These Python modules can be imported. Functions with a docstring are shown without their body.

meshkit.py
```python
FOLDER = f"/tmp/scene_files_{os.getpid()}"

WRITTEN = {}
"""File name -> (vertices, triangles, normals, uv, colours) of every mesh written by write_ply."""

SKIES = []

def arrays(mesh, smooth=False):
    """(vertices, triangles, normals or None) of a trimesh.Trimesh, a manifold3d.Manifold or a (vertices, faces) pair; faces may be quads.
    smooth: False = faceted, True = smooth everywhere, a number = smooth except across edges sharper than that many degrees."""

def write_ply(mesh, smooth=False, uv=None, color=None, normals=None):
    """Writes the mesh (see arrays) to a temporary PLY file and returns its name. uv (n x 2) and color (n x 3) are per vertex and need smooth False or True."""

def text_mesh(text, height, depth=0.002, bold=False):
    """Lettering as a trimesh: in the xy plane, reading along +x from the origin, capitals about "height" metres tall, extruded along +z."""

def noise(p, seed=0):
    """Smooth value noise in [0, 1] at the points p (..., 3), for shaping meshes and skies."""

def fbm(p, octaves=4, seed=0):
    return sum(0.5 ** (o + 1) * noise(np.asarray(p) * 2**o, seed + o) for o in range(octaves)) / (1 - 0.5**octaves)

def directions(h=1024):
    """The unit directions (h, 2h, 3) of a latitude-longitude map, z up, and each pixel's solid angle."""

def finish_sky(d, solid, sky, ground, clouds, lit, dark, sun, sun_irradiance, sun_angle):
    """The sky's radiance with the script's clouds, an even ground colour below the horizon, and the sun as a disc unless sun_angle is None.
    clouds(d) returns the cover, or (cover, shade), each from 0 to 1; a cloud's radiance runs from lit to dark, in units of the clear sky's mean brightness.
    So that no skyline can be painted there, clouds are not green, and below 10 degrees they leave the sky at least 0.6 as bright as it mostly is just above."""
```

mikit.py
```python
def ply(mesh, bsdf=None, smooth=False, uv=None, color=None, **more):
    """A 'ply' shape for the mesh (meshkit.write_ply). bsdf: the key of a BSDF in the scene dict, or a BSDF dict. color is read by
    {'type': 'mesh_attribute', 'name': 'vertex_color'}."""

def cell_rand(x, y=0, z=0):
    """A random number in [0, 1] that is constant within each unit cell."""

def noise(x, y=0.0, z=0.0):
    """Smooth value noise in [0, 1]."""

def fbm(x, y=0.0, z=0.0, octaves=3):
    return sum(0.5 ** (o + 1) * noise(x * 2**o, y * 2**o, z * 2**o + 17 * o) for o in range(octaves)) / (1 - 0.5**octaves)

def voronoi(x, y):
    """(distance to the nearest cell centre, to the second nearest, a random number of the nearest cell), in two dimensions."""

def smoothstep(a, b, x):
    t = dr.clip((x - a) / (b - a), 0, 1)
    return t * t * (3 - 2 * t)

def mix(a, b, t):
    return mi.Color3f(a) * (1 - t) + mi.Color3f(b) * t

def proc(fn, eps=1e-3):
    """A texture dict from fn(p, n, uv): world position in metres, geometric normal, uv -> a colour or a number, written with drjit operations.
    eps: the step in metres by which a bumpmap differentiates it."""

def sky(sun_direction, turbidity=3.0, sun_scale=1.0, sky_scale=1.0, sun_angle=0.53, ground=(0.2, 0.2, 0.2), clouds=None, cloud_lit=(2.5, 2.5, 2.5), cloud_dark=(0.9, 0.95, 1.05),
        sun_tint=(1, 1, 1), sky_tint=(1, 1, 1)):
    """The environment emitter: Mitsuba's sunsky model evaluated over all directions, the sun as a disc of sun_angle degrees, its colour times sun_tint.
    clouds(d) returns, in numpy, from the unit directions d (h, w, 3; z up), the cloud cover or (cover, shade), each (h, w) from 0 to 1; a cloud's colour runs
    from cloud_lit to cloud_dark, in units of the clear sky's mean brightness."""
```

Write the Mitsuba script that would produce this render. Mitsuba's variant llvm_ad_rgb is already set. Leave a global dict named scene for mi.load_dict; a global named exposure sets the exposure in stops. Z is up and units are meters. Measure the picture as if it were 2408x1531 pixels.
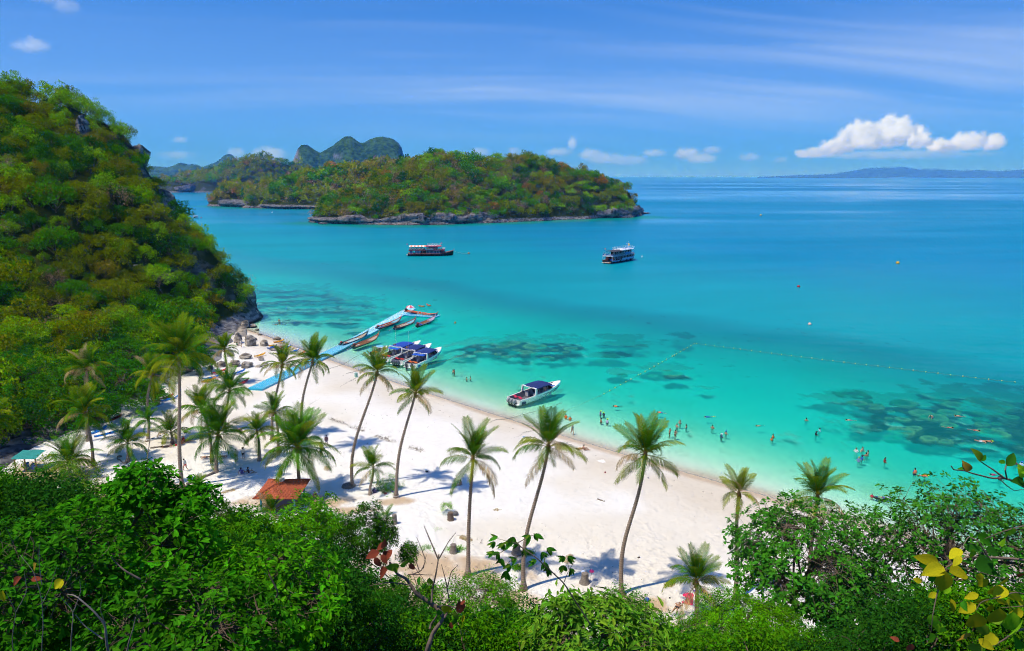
import math, random
import numpy as np, trimesh, manifold3d, drjit as dr, mitsuba as mi, mikit, meshkit
from mikit import noise, fbm, voronoi, cell_rand, smoothstep, mix
T4 = mi.ScalarTransform4f
scene, labels = {}, {}
PI = math.pi

# ---------------------------------------------------------------- camera, sky, exposure
H_EYE, FOC, PCX, PCY = 42.0, 1597.0, 1203.5, 765.5
TILT = math.atan((765.5 - 415) / FOC)
scene['camera'] = {'type': 'perspective', 'fov': 2 * math.degrees(math.atan(1203.5 / FOC)), 'fov_axis': 'x',
                   'near_clip': 0.1, 'far_clip': 200000.0,
                   'to_world': T4().look_at(origin=[0, 0, H_EYE], target=[0, math.cos(TILT), H_EYE - math.sin(TILT)], up=[0, 0, 1]),
                   'medium': {'type': 'ref', 'id': 'haze_air'}}
exposure = 1.5


def clouds(d):
    az = np.degrees(np.arctan2(d[..., 0], d[..., 1])); el = np.degrees(np.arcsin(np.clip(d[..., 2], -1, 1)))
    z = np.maximum(d[..., 2], 0.02) + 0.1
    X, Y = d[..., 0] / z, d[..., 1] / z
    # thin cirrus drawn out in long bands
    w = meshkit.fbm(np.stack([X * .35, Y * .35, X * 0], -1), 3, 5)
    u = np.stack([X * .33 + w * .6, (Y - .1 * X) * 1.9 + w * 3.2, X * 0 + 3], -1)
    a = meshkit.fbm(u, 5, 11)
    fine = meshkit.fbm(np.stack([X * .8 + w, (Y - .1 * X) * 8 + w * 8, X * 0 + 8], -1), 4, 17)
    patch = np.clip((meshkit.fbm(np.stack([X * .3, Y * .45, X * 0 + 1], -1), 3, 23) - .32) * 3.2, 0, 1)
    cir = np.clip((a - .40) * 1.9, 0, 1) * .34 + np.clip((fine - .46) * 1.7, 0, 1) * .2
    cir = cir * (.3 + .7 * patch) * np.clip((el - 2.5) / 3.5, 0, 1) * np.maximum(np.clip((14.2 - el) / 5, .22, 1), np.clip((el - 16) / 9, 0, .9))
    veil = .10 * np.clip((el - 2) / 8, 0, 1) * np.clip((13 - el) / 6, .1, 1)
    cover = np.clip(cir + veil, 0, .62); shade = np.full_like(cover, .16)

    def puff(ca, ce, wa, we, seed, k=1.0, f=1.5, flat=.55, hard=2.6):
        # one heaped cloud: a rough-edged mound with a flat base; the shade lies on its lower right
        m = (np.abs(az - ca) < 2.2 * wa) & (np.abs(el - ce) < 2.2 * we)
        A, E = az[m], el[m]
        q = np.stack([A * f, E * f, A * 0 + seed], -1)
        n = meshkit.fbm(q, 5, seed) - .5
        n2 = np.abs(meshkit.fbm(q * 2.4, 4, seed + 3) - .5) * 2
        dx = (A - ca) / wa; dy = (E - ce) / we
        dy = np.where(dy < 0, dy / flat, dy)
        r = 1 - dx * dx - dy * dy + 1.5 * n + .5 * (.3 - n2)
        c = np.clip(r * hard, 0, 1) * k
        s = np.clip(.5 - .62 * dy + .3 * dx + 1.6 * n + .5 * (n2 - .3), 0, 1)
        shade[m] = np.where(c > cover[m], s, shade[m]); cover[m] = np.maximum(cover[m], c)
    puff(26.9, 2.6, 2.4, 1.4, 3, 1, 2.0); puff(28.4, 2.95, 1.5, 1.35, 4, 1, 2.4); puff(30.0, 2.4, .9, .95, 9, 1, 2.6); puff(24.9, 2.1, 1.2, .8, 12, 1, 2.6)
    puff(31.4, 2.0, .9, .6, 21, 1, 2.6); puff(33.0, 2.2, 1.2, .85, 6, 1, 2.6); puff(34.3, 2.1, .8, .7, 16, 1, 2.6); puff(23.5, 1.6, 1.4, .5, 7, .75, 2.2); puff(29.0, 1.45, 5.5, .4, 8, .3)
    for i, (ca, ce, wa, we, k) in enumerate([(-2.6, 1.9, .7, .4, .6), (.2, 2.0, .5, .3, .5), (3.8, 1.9, 1.0, .33, .7), (4.9, 2.5, .35, .5, .9), (6.3, 1.7, 1.0, .4, .8),
                                             (7.6, 1.35, 1.4, .45, .7), (9.4, 1.2, 1.5, .4, .6), (11.5, 1.8, .9, .3, .7), (14.1, 1.7, .9, .5, 1), (15.2, 1.3, 1.1, .4, .8),
                                             (15.9, 2.0, .7, .3, .7), (18.8, 1.4, .7, .3, .6), (21, 1.2, .5, .2, .5),
                                             (-19, 1.6, 1.2, .55, .8), (-21.5, 1.7, .6, .4, .6), (-25.5, 1.5, 1.3, .3, .45), (-25.2, 2.6, .5, .2, .6),
                                             (-35.5, 13.2, 2.0, 1.3, .95), (-34.0, 12.4, 1.4, .9, .6), (-32.3, 11.6, 1.4, .7, .85), (-31.3, 10.9, .8, .5, .5), (-33.6, 8.3, 1.1, .55, .8)]):
        puff(ca, ce, wa * 1.15, we * 1.15, 20 + i, k * .55, 2.6, .8, 1.15)
    return cover, shade


SUN = np.array([-.37, -.15, .92])
scene['sky'] = mikit.sky(SUN.tolist(), turbidity=2.2, sky_scale=.84, sky_tint=(.38, .88, 1.56), sun_tint=(.95, 1.0, 1.06), clouds=clouds, cloud_lit=(3.5, 3.9, 4.5), cloud_dark=(1.5, 2.0, 2.9),
                         ground=(.05, .2, .24))

# ---------------------------------------------------------------- helpers


def ray(x, y):
    a, b = (x - PCX) / FOC, -(y - PCY) / FOC
    c, s = math.cos(TILT), math.sin(TILT)
    return np.array([a, c + b * s, -s + b * c])


def at(x, y, z=0.0):
    r = ray(x, y); return np.array([0, 0, H_EYE]) + r * ((z - H_EYE) / r[2])


def atY(x, y, Y):
    r = ray(x, y); return np.array([0, 0, H_EYE]) + r * Y / r[1]


def numbered(name, top=True):
    if name not in used: used[name] = 0; return name
    used[name] += 1; return f'{name}_{used[name]:03d}'


used = {}


def tag(key, label=None, cat=None, group=None, kind=None):
    d = {}
    if label: d['label'] = label
    if cat: d['category'] = cat
    if group: d['group'] = group
    if kind: d['kind'] = kind
    labels[key] = d; return key


def thing(name, label, cat, group=None):
    return tag(numbered(name), label, cat, group)


def M(v, f):
    return (np.asarray(v, float).reshape(-1, 3), np.asarray(f, int).reshape(-1, 3))


def arr(m):
    if isinstance(m, tuple): return m
    if hasattr(m, 'to_mesh'):
        q = m.to_mesh(); return np.array(q.vert_properties[:, :3], float), np.array(q.tri_verts, int)
    return np.array(m.vertices, float), np.array(m.faces, int)


def cat(*ms):
    vs, fs, n = [], [], 0
    for m in ms:
        v, f = arr(m); vs.append(v); fs.append(f + n); n += len(v)
    return np.vstack(vs), np.vstack(fs)


def ply_c(v, f, bsdf, smooth, c):
    """a mesh whose faces each have one flat colour"""
    c = np.clip(np.asarray(c, float), .001, .97)
    cf = c[f]
    if np.abs(cf - cf[:, :1]).max() > 1e-6:
        v, c = v[f].reshape(-1, 3), np.repeat(cf.mean(1), 3, 0); f = np.arange(len(v)).reshape(-1, 3); smooth = False
    return mikit.ply((v, f), bsdf, smooth, uv=np.column_stack([np.floor(c[:, 0] * 1023) + .98 * c[:, 1] + .001, c[:, 2]]))


def add(key, mesh, bsdf, color=None, smooth=False, xf=None):
    v, f = arr(mesh)
    if smooth is not False and smooth is not True and (bsdf in VC):
        q = trimesh.graph.smooth_shade(trimesh.Trimesh(v, f, process=False), angle=math.radians(smooth), facet_minarea=None); v, f, smooth = np.array(q.vertices), np.array(q.faces), True
    c = None
    if color is not None:
        c = np.asarray(color, float)
        if c.ndim == 1: c = np.tile(c, (len(v), 1))
    elif bsdf in VC: c = np.full((len(v), 3), .5)
    scene[key] = ply_c(v, f, bsdf, smooth, c) if c is not None else mikit.ply((v, f), bsdf, smooth)
    if xf is not None: scene[key]['to_world'] = T4(xf)
    return key


def part(parent, name, mesh, bsdf, color=None, smooth=False, xf=None, label=None, kind=None):
    key = numbered(parent + '__' + name)
    add(key, mesh, bsdf, color, smooth, xf)
    if label or kind: tag(key, label, kind=kind)
    return key


def mat(loc=(0, 0, 0), rz=0.0, s=1.0, rx=0.0, ry=0.0):
    ca, sa = math.cos(rz), math.sin(rz)
    Rz = np.array([[ca, -sa, 0], [sa, ca, 0], [0, 0, 1]])
    Rx = np.array([[1, 0, 0], [0, math.cos(rx), -math.sin(rx)], [0, math.sin(rx), math.cos(rx)]])
    Ry = np.array([[math.cos(ry), 0, math.sin(ry)], [0, 1, 0], [-math.sin(ry), 0, math.cos(ry)]])
    m = np.eye(4); m[:3, :3] = Rz @ Ry @ Rx @ np.diag(np.broadcast_to(s, 3)); m[:3, 3] = loc
    return m


def tr(mesh, m):
    v, f = arr(mesh); return v @ m[:3, :3].T + m[:3, 3], f


def box(x0, x1, y0, y1, z0, z1):
    v = [[x, y, z] for z in (z0, z1) for x, y in ((x0, y0), (x1, y0), (x1, y1), (x0, y1))]
    return M(v, [[0, 2, 1], [0, 3, 2], [4, 5, 6], [4, 6, 7], [0, 1, 5], [0, 5, 4], [1, 2, 6], [1, 6, 5], [2, 3, 7], [2, 7, 6], [3, 0, 4], [3, 4, 7]])


def tube(pts, radii, n=6, cap=True):
    pts = np.asarray(pts, float); k = len(pts)
    radii = np.broadcast_to(radii, k)
    t = np.gradient(pts, axis=0); t /= np.linalg.norm(t, axis=1, keepdims=True) + 1e-12
    ref = np.array([0, 0, 1.0]) if abs(t[0][2]) < .9 else np.array([1.0, 0, 0])
    u = np.cross(t, ref); bad = np.linalg.norm(u, axis=1) < 1e-3
    u[bad] = np.cross(t[bad], [0, 1.0, .1]); u[np.linalg.norm(u, axis=1) < 1e-6] = [1.0, 0, 0]; u /= np.linalg.norm(u, axis=1, keepdims=True); w = np.cross(t, u)
    a = np.arange(n) * 2 * PI / n
    v = pts[:, None] + radii[:, None, None] * (np.cos(a)[None, :, None] * u[:, None] + np.sin(a)[None, :, None] * w[:, None])
    i, j = np.meshgrid(np.arange(k - 1), np.arange(n), indexing='ij'); j2 = (j + 1) % n
    q = np.stack([i * n + j, i * n + j2, (i + 1) * n + j2, (i + 1) * n + j], -1).reshape(-1, 4)
    f = np.vstack([q[:, [0, 1, 2]], q[:, [0, 2, 3]]]); v = v.reshape(-1, 3)
    if cap:
        e = np.array([[0, a + 1, a] for a in range(1, n - 1)])
        f = np.vstack([f, e, (k - 1) * n + e[:, [0, 2, 1]]])
    return v, f


def grid(xs, ys, fn):
    X, Y = np.meshgrid(xs, ys, indexing='ij'); Z = fn(X, Y)
    n, m = X.shape; i, j = np.meshgrid(np.arange(n - 1), np.arange(m - 1), indexing='ij')
    a = i * m + j
    f = np.vstack([np.stack([a, a + m, a + m + 1], -1).reshape(-1, 3), np.stack([a, a + m + 1, a + 1], -1).reshape(-1, 3)])
    return np.stack([X, Y, Z], -1).reshape(-1, 3), f


def hull(pts):
    return trimesh.convex.convex_hull(np.asarray(pts, float))


def ico(c=(0, 0, 0), r=1.0, sub=2):
    m = trimesh.creation.icosphere(subdivisions=sub, radius=1.0)
    return np.array(m.vertices) * np.broadcast_to(r, 3) + c, np.array(m.faces)


def vnoise(p, s, seed=0, o=4):
    return meshkit.fbm(np.asarray(p) * s, o, seed) - .5


def loft(secs, close=True, caps=True):
    """secs: k sections of n points each, joined to one skin"""
    secs = np.asarray(secs, float); k, n = secs.shape[:2]
    i, j = np.meshgrid(np.arange(k - 1), np.arange(n if close else n - 1), indexing='ij'); j2 = (j + 1) % n
    q = np.stack([i * n + j, i * n + j2, (i + 1) * n + j2, (i + 1) * n + j], -1).reshape(-1, 4)
    f = np.vstack([q[:, [0, 1, 2]], q[:, [0, 2, 3]]])
    if close and caps:
        e = np.array([[0, a + 1, a] for a in range(1, n - 1)])
        f = np.vstack([f, e, (k - 1) * n + e[:, [0, 2, 1]]])
    return secs.reshape(-1, 3), f


def srgb(*c):
    c = np.asarray(c, float) / 255
    return np.where(c < .04045, c / 12.92, ((c + .055) / 1.055) ** 2.4)


# ---------------------------------------------------------------- materials
VC = ('leaf', 'matte', 'gloss', 'cloth')


def unpack(p, n, uv):
    """the flat colour that ply_c packs into a piece's uv: red and green in u, blue in v"""
    r = dr.floor(uv.x)
    return mi.Color3f(r / 1023, (uv.x - r) / .98, uv.y)


vcol = mikit.proc(unpack)
scene['leaf'] = {'type': 'principledthin', 'base_color': vcol, 'roughness': .36, 'diff_trans': .5, 'eta': 1.4}
scene['matte'] = {'type': 'twosided', 'b': {'type': 'diffuse', 'reflectance': vcol}}
scene['cloth'] = {'type': 'twosided', 'b': {'type': 'principled', 'base_color': vcol, 'roughness': .8, 'sheen': .3}}
scene['gloss'] = {'type': 'twosided', 'b': {'type': 'principled', 'base_color': vcol, 'roughness': .28, 'specular': .5}}
NS, ES = np.array([.67, .742]) / math.hypot(.67, .742), np.array([.742, -.67]) / math.hypot(.67, .742)
NSX, NSY, ESX, ESY = map(float, (*NS, *ES))
CS, CE = float(NS @ [29.1, 88.4]), float(ES @ [29.1, 88.4])


def shore_t(x, y):
    """metres seaward of the waterline, numpy or drjit"""
    s = ESX * x + ESY * y - CE
    s = dr.clip(s, -130, 60) if isinstance(s, mi.Float) else np.clip(s, -130, 60)
    return NSX * x + NSY * y - CS - (.0005 * (s + 45) * (s + 45) - 1.0)


def depth_of(t):
    e = np.exp
    return .055 * t * (1 - .0) if np.isscalar(t) else np.where(t < 40, .055 * t, 2.2 + .035 * (t - 40))


def ground(x, y):
    t = shore_t(x, y)
    return np.where(t > 0, -depth_of(np.maximum(t, 0)), 2.1 * (1 - np.exp(np.minimum(t, 0) / 18)))


def on_sand(px, py):
    z = 1.5
    for _ in range(8):
        p = at(px, py, z); z = float(ground(p[0], p[1]))
    return p
# ---------------------------------------------------------------- air
scene['haze_air'] = {'type': 'homogeneous', 'albedo': {'type': 'rgb', 'value': [.93, .95, .97]}, 'sigma_t': {'type': 'rgb', 'value': [.6e-5, 2.4e-5, 8e-5]}}
scene['haze'] = {'type': 'cube', 'to_world': T4().translate([0, 30000, 250]).scale([60000, 60000, 265]), 'bsdf': {'type': 'null'},
                 'interior': {'type': 'ref', 'id': 'haze_air'}}
tag('haze', 'thin blue sea haze in the air', 'haze', kind='stuff')

# ---------------------------------------------------------------- sea bed, beach and water
# dark reef ground: ellipses on the sea bed (photo centre, radii in metres along x and y)
REEF = [(1225, 830, 17, 13), (1310, 815, 9, 8), (1150, 815, 7, 5), (1470, 815, 9, 7), (1565, 880, 7, 4), (1430, 850, 5, 3), (1460, 893, 3.5, 2.5), (1610, 803, 5, 4), (1660, 930, 2.6, 1.6),
        (1590, 905, 3, 2), (2060, 965, 10, 6), (2180, 985, 16, 10), (2330, 960, 16, 11), (2260, 1040, 13, 6), (2400, 1040, 12, 8), (2130, 1020, 10, 5), (2100, 960, 16, 3),
        (2420, 985, 12, 9), (2000, 950, 9, 5), (2230, 1010, 18, 9), (2360, 1060, 12, 6), (2300, 1085, 4, 1.5), (760, 715, 18, 12), (830, 740, 12, 9), (680, 690, 16, 13), (800, 770, 9, 5), (710, 770, 7, 3), (860, 790, 7, 3), (900, 850, 3, 1.5), (640, 720, 9, 9), (740, 742, 14, 7)]
REEFW = [(*at(px, py, -1.8)[:2], rx, ry) for px, py, rx, ry in REEF]
REEFW = [tuple(map(float, q)) for q in REEFW]


BROWN = [(*map(float, at(px, py, 2)[:2]), a, b) for px, py, a, b in [(1010, 1345, 11, 4), (900, 1420, 9, 5), (1230, 1392, 2.5, 1), (840, 1200, 3, 1.2), (1480, 1420, 5, 2), (1210, 1405, 4, 2), (430, 1165, 4, 2.5), (250, 1160, 9, 5), (100, 1120, 9, 6), (1650, 1500, 6, 3), (930, 1178, 2.5, 1.2), (690, 1180, 8, 2)]]


def reef_np(x, y):
    r = np.full(np.shape(x), -1.0)
    for cx, cy, rx, ry in REEFW: r = np.maximum(r, 1 - ((x - cx) / rx) ** 2 - ((y - cy) / ry) ** 2)
    return r


def reef_dr(p):
    r = mi.Float(-1)
    for cx, cy, rx, ry in REEFW: r = dr.maximum(r, 1 - dr.square((p.x - cx) / rx) - dr.square((p.y - cy) / ry))
    n = fbm(p.x * .30, p.y * .30, 0, 4)
    return smoothstep(-.3, .7, r + 3.4 * (n - .5))


def sand_col(p, n, uv):
    t = shore_t(p.x, p.y)
    wob = fbm(p.x * .12, p.y * .12, 0, 3) * 9
    dry = smoothstep(-6, -16, t + wob - 4.5)
    g = fbm(p.x * 1.7, p.y * 1.7, 0, 3)
    c = mix(mix([.76, .73, .655], [.86, .85, .78], smoothstep(1, 5, t)), [.84, .842, .805], dry)
    c = mix(c, c * mi.Color3f(.86, .83, .78), smoothstep(.5, .75, g) * .22)
    big = fbm(p.x * .07 + 4, p.y * .07, 0, 3)
    c = mix(c, c * mi.Color3f(.93, .89, .82), smoothstep(.45, .7, big))
    b = mi.Float(-9)
    for bx, by, ba, bb in BROWN: b = dr.maximum(b, 1 - dr.square((p.x - bx) / ba) - dr.square((p.y - by) / bb))
    c = mix(c, mi.Color3f(.50, .34, .17), smoothstep(-.3, 1.0, b + 2.4 * (fbm(p.x * .5, p.y * .5 + 7, 0, 4) - .5)) * .8)
    wet = smoothstep(-2.2, -.2, t + wob * .22 - 1) * smoothstep(3, 0, t)
    c = mix(c, mi.Color3f(.52, .40, .27), wet * .8)
    # reef ground under water
    r = reef_dr(p)
    v1, v2, vr = voronoi(p.x * .55, p.y * .55)
    cor = mix([.016, .03, .03], [.17, .15, .085], smoothstep(.42, .7, fbm(p.x * .7, p.y * .7, 3, 4)) * (.35 + .65 * vr)) * (.45 + .55 * smoothstep(.02, .25, v2 - v1))
    return mix(c, cor, r * smoothstep(3, 7, t))


def sand_bump(p, n, uv):
    return fbm(p.x * 2.2, p.y * 2.2, 0, 3) * .24 + noise(p.x * 5, p.y * 5) * .05


scene['sand'] = {'type': 'bumpmap', 'tex': mikit.proc(sand_bump, 5e-2), 'scale': 1.0, 'b': {'type': 'diffuse', 'reflectance': mikit.proc(sand_col)}}


def sand_h(X, Y):
    z = ground(X, Y)
    t = shore_t(X, Y)
    p = np.stack([X, Y, X * 0], -1)
    z = z + vnoise(p, .05, 3, 3) * .7 * np.clip(np.abs(t) / 12, 0, 1) + vnoise(p, .5, 4, 3) * .09 * (t < -3)
    rr = np.clip(reef_np(X, Y) + 1.4 * vnoise(p, .22, 2, 3), 0, 1)
    return z + rr * (.5 + .9 * vnoise(p, .6, 5, 4)) * np.clip((t - 4) / 10, 0, 1)


add('sand_beach', grid(np.arange(-150, 141, .8), np.arange(38, 330, .8), sand_h), 'sand', smooth=True)
tag('sand_beach', 'white sand beach running on under the shallow water', 'beach', kind='structure')

ISL = np.array([at(735, 525), at(860, 530), at(1000, 530), at(1250, 522), at(1400, 516), at(1505, 510)])[:, :2]
ISL2 = np.array([at(490, 485), at(590, 490), at(690, 492), at(760, 492)])[:, :2]


def isl_dist(p):
    d = mi.Float(1e9)
    for L in (ISL, ISL2):
        for a, b in zip(L[:-1], L[1:]):
            a, b = a.tolist(), b.tolist(); e = (b[0] - a[0], b[1] - a[1]); l2 = e[0] ** 2 + e[1] ** 2
            h = dr.clip(((p.x - a[0]) * e[0] + (p.y - a[1]) * e[1]) / l2, 0, 1)
            d = dr.minimum(d, dr.sqrt(dr.square(p.x - a[0] - h * e[0]) + dr.square(p.y - a[1] - h * e[1])))
    return d


def eff_t(p):
    t = dr.maximum(shore_t(p.x, p.y), 0)
    return t * (.88 + .24 * fbm(p.x * .03, p.y * .03, 0, 2))


def sea_T(p, n, uv):
    t = eff_t(p); r = reef_dr(p)
    return mi.Color3f(dr.exp(-.062 * t * (1 - .7 * r)), (.87 + .13 * dr.exp(-t / 45)), .80 + .20 * dr.exp(-t / 6))


def sea_w(p, n, uv):
    t = eff_t(p)
    return (.20 * smoothstep(8, 24, t) + dr.clip(.004 * t, 0, .3)) * (1 - .4 * reef_dr(p)) * smoothstep(170, 100, t) + smoothstep(60, 150, t)


def sea_col(p, n, uv):
    t = eff_t(p)
    c = mix([.0, .66, .54], [.0, .26, .30], smoothstep(20, 95, t))
    c = mix(c, mi.Color3f(.0, .185, .34), smoothstep(90, 330, t))
    c = mix(c, mi.Color3f(.012, .165, .34), smoothstep(330, 2200, t))
    c = c * (.90 + .2 * fbm(p.x * .012 + p.y * .004, p.y * .05 - p.x * .012, 4, 4))
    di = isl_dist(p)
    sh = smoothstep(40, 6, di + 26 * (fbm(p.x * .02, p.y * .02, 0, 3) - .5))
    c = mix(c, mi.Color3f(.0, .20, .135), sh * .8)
    r = reef_dr(p)
    return mix(c, c * mi.Color3f(.5, .5, .62), r * .5 * smoothstep(4, 12, t) * smoothstep(140, 90, t))


def sea_bump(p, n, uv):
    u = p.x * .25 + p.y * .97; v = p.x * .97 - p.y * .25
    wind = fbm(p.x * .004 + 3, p.y * .011, 0, 3)
    a = .35 + 1.3 * smoothstep(.4, .65, wind)
    return (fbm(u * .13 + 9, v * .035, 0, 3) * .55 + fbm(u * .55, v * .16, 0, 3) * .26 + noise(u * 2.6, v * .9, 5) * .05) * a


def sea_rough(p, n, uv):
    w = fbm(p.x * .0011, p.y * .0045, 2, 4)
    return .12 + .22 * smoothstep(.36, .64, w)


scene['sea_skin'] = {'type': 'blendbsdf', 'weight': mikit.proc(sea_w),
                     'a': {'type': 'thindielectric', 'int_ior': 1.2, 'specular_transmittance': mikit.proc(sea_T)},
                     'b': {'type': 'bumpmap', 'tex': mikit.proc(sea_bump, .08), 'scale': 1.0,
                           'b': {'type': 'principled', 'base_color': mikit.proc(sea_col), 'roughness': mikit.proc(sea_rough), 'specular': .14}}}
ys = np.concatenate([np.linspace(38, 800, 60), np.geomspace(850, 88000, 40)])
xs = np.concatenate([-np.geomspace(300, 58000, 30)[::-1], np.linspace(-280, 280, 30), np.geomspace(300, 58000, 30)])
add('sea', grid(xs, ys, lambda X, Y: X * 0), 'sea_skin')
tag('sea', 'clear turquoise sea turning blue towards the horizon', 'sea', kind='structure')
# ---------------------------------------------------------------- hills and islands
from scipy.interpolate import RBFInterpolator
from scipy.spatial import cKDTree


def rock_col(p, n, uv):
    g = fbm(p.x * .5, p.y * .5, p.z * 1.3, 4); h = fbm(p.x * .9 + 5, p.y * .9, p.z * .16, 4)
    c = mix([.10, .105, .12], [.29, .29, .295], smoothstep(.35, .7, g))
    c = mix(c, mi.Color3f(.045, .047, .055), smoothstep(.52, .68, h))
    c = mix(c, mi.Color3f(.36, .26, .16), smoothstep(.6, .75, fbm(p.x * .23, p.y * .23 + 9, p.z * .3, 3)) * .6)
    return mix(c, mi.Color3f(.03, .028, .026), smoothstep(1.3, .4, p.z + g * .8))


def rock_bump(p, n, uv):
    return fbm(p.x * .8, p.y * .8, p.z * 2.6, 4) * .7


def stone_col(p, n, uv):
    g = fbm(p.x * .9, p.y * .9, p.z * 2.2, 4); h = fbm(p.x * .7 + 5, p.y * .7, p.z * .4, 3)
    c = mix([.17, .15, .13], [.56, .51, .44], smoothstep(.3, .65, g))
    c = mix(c, mi.Color3f(.09, .085, .08), smoothstep(.5, .68, h) * .8)
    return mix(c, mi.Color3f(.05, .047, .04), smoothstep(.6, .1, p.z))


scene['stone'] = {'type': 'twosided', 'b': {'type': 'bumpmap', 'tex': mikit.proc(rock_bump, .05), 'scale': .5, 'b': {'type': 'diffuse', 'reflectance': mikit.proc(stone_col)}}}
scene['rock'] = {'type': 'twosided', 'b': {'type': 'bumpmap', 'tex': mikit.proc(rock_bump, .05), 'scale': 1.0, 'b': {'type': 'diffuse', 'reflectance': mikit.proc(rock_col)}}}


def soil_col(p, n, uv):
    g = fbm(p.x * .35, p.y * .35, p.z * .35, 4)
    c = mix([.012, .03, .006], [.06, .075, .018], g)
    steep = smoothstep(.62, .42, n.z) * smoothstep(.3, .5, fbm(p.x * .05, p.y * .05, p.z * .05 + 3, 3))
    c = mix(c, rock_col(p, n, uv) * .8, steep)
    return mix(c, rock_col(p, n, uv), smoothstep(3.4, 2.4, p.z + 2 * (g - .5)))


scene['soil'] = {'type': 'diffuse', 'reflectance': mikit.proc(soil_col)}


class Hill:
    def __init__(self, pts, smooth=8.0):
        P = np.array(pts, float); self.f = RBFInterpolator(P[:, :2], P[:, 2], kernel='linear', smoothing=smooth)

    def __call__(self, X, Y):
        X, Y = np.asarray(X, float), np.asarray(Y, float)
        return self.f(np.stack([X.ravel(), Y.ravel()], 1)).reshape(X.shape)


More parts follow.
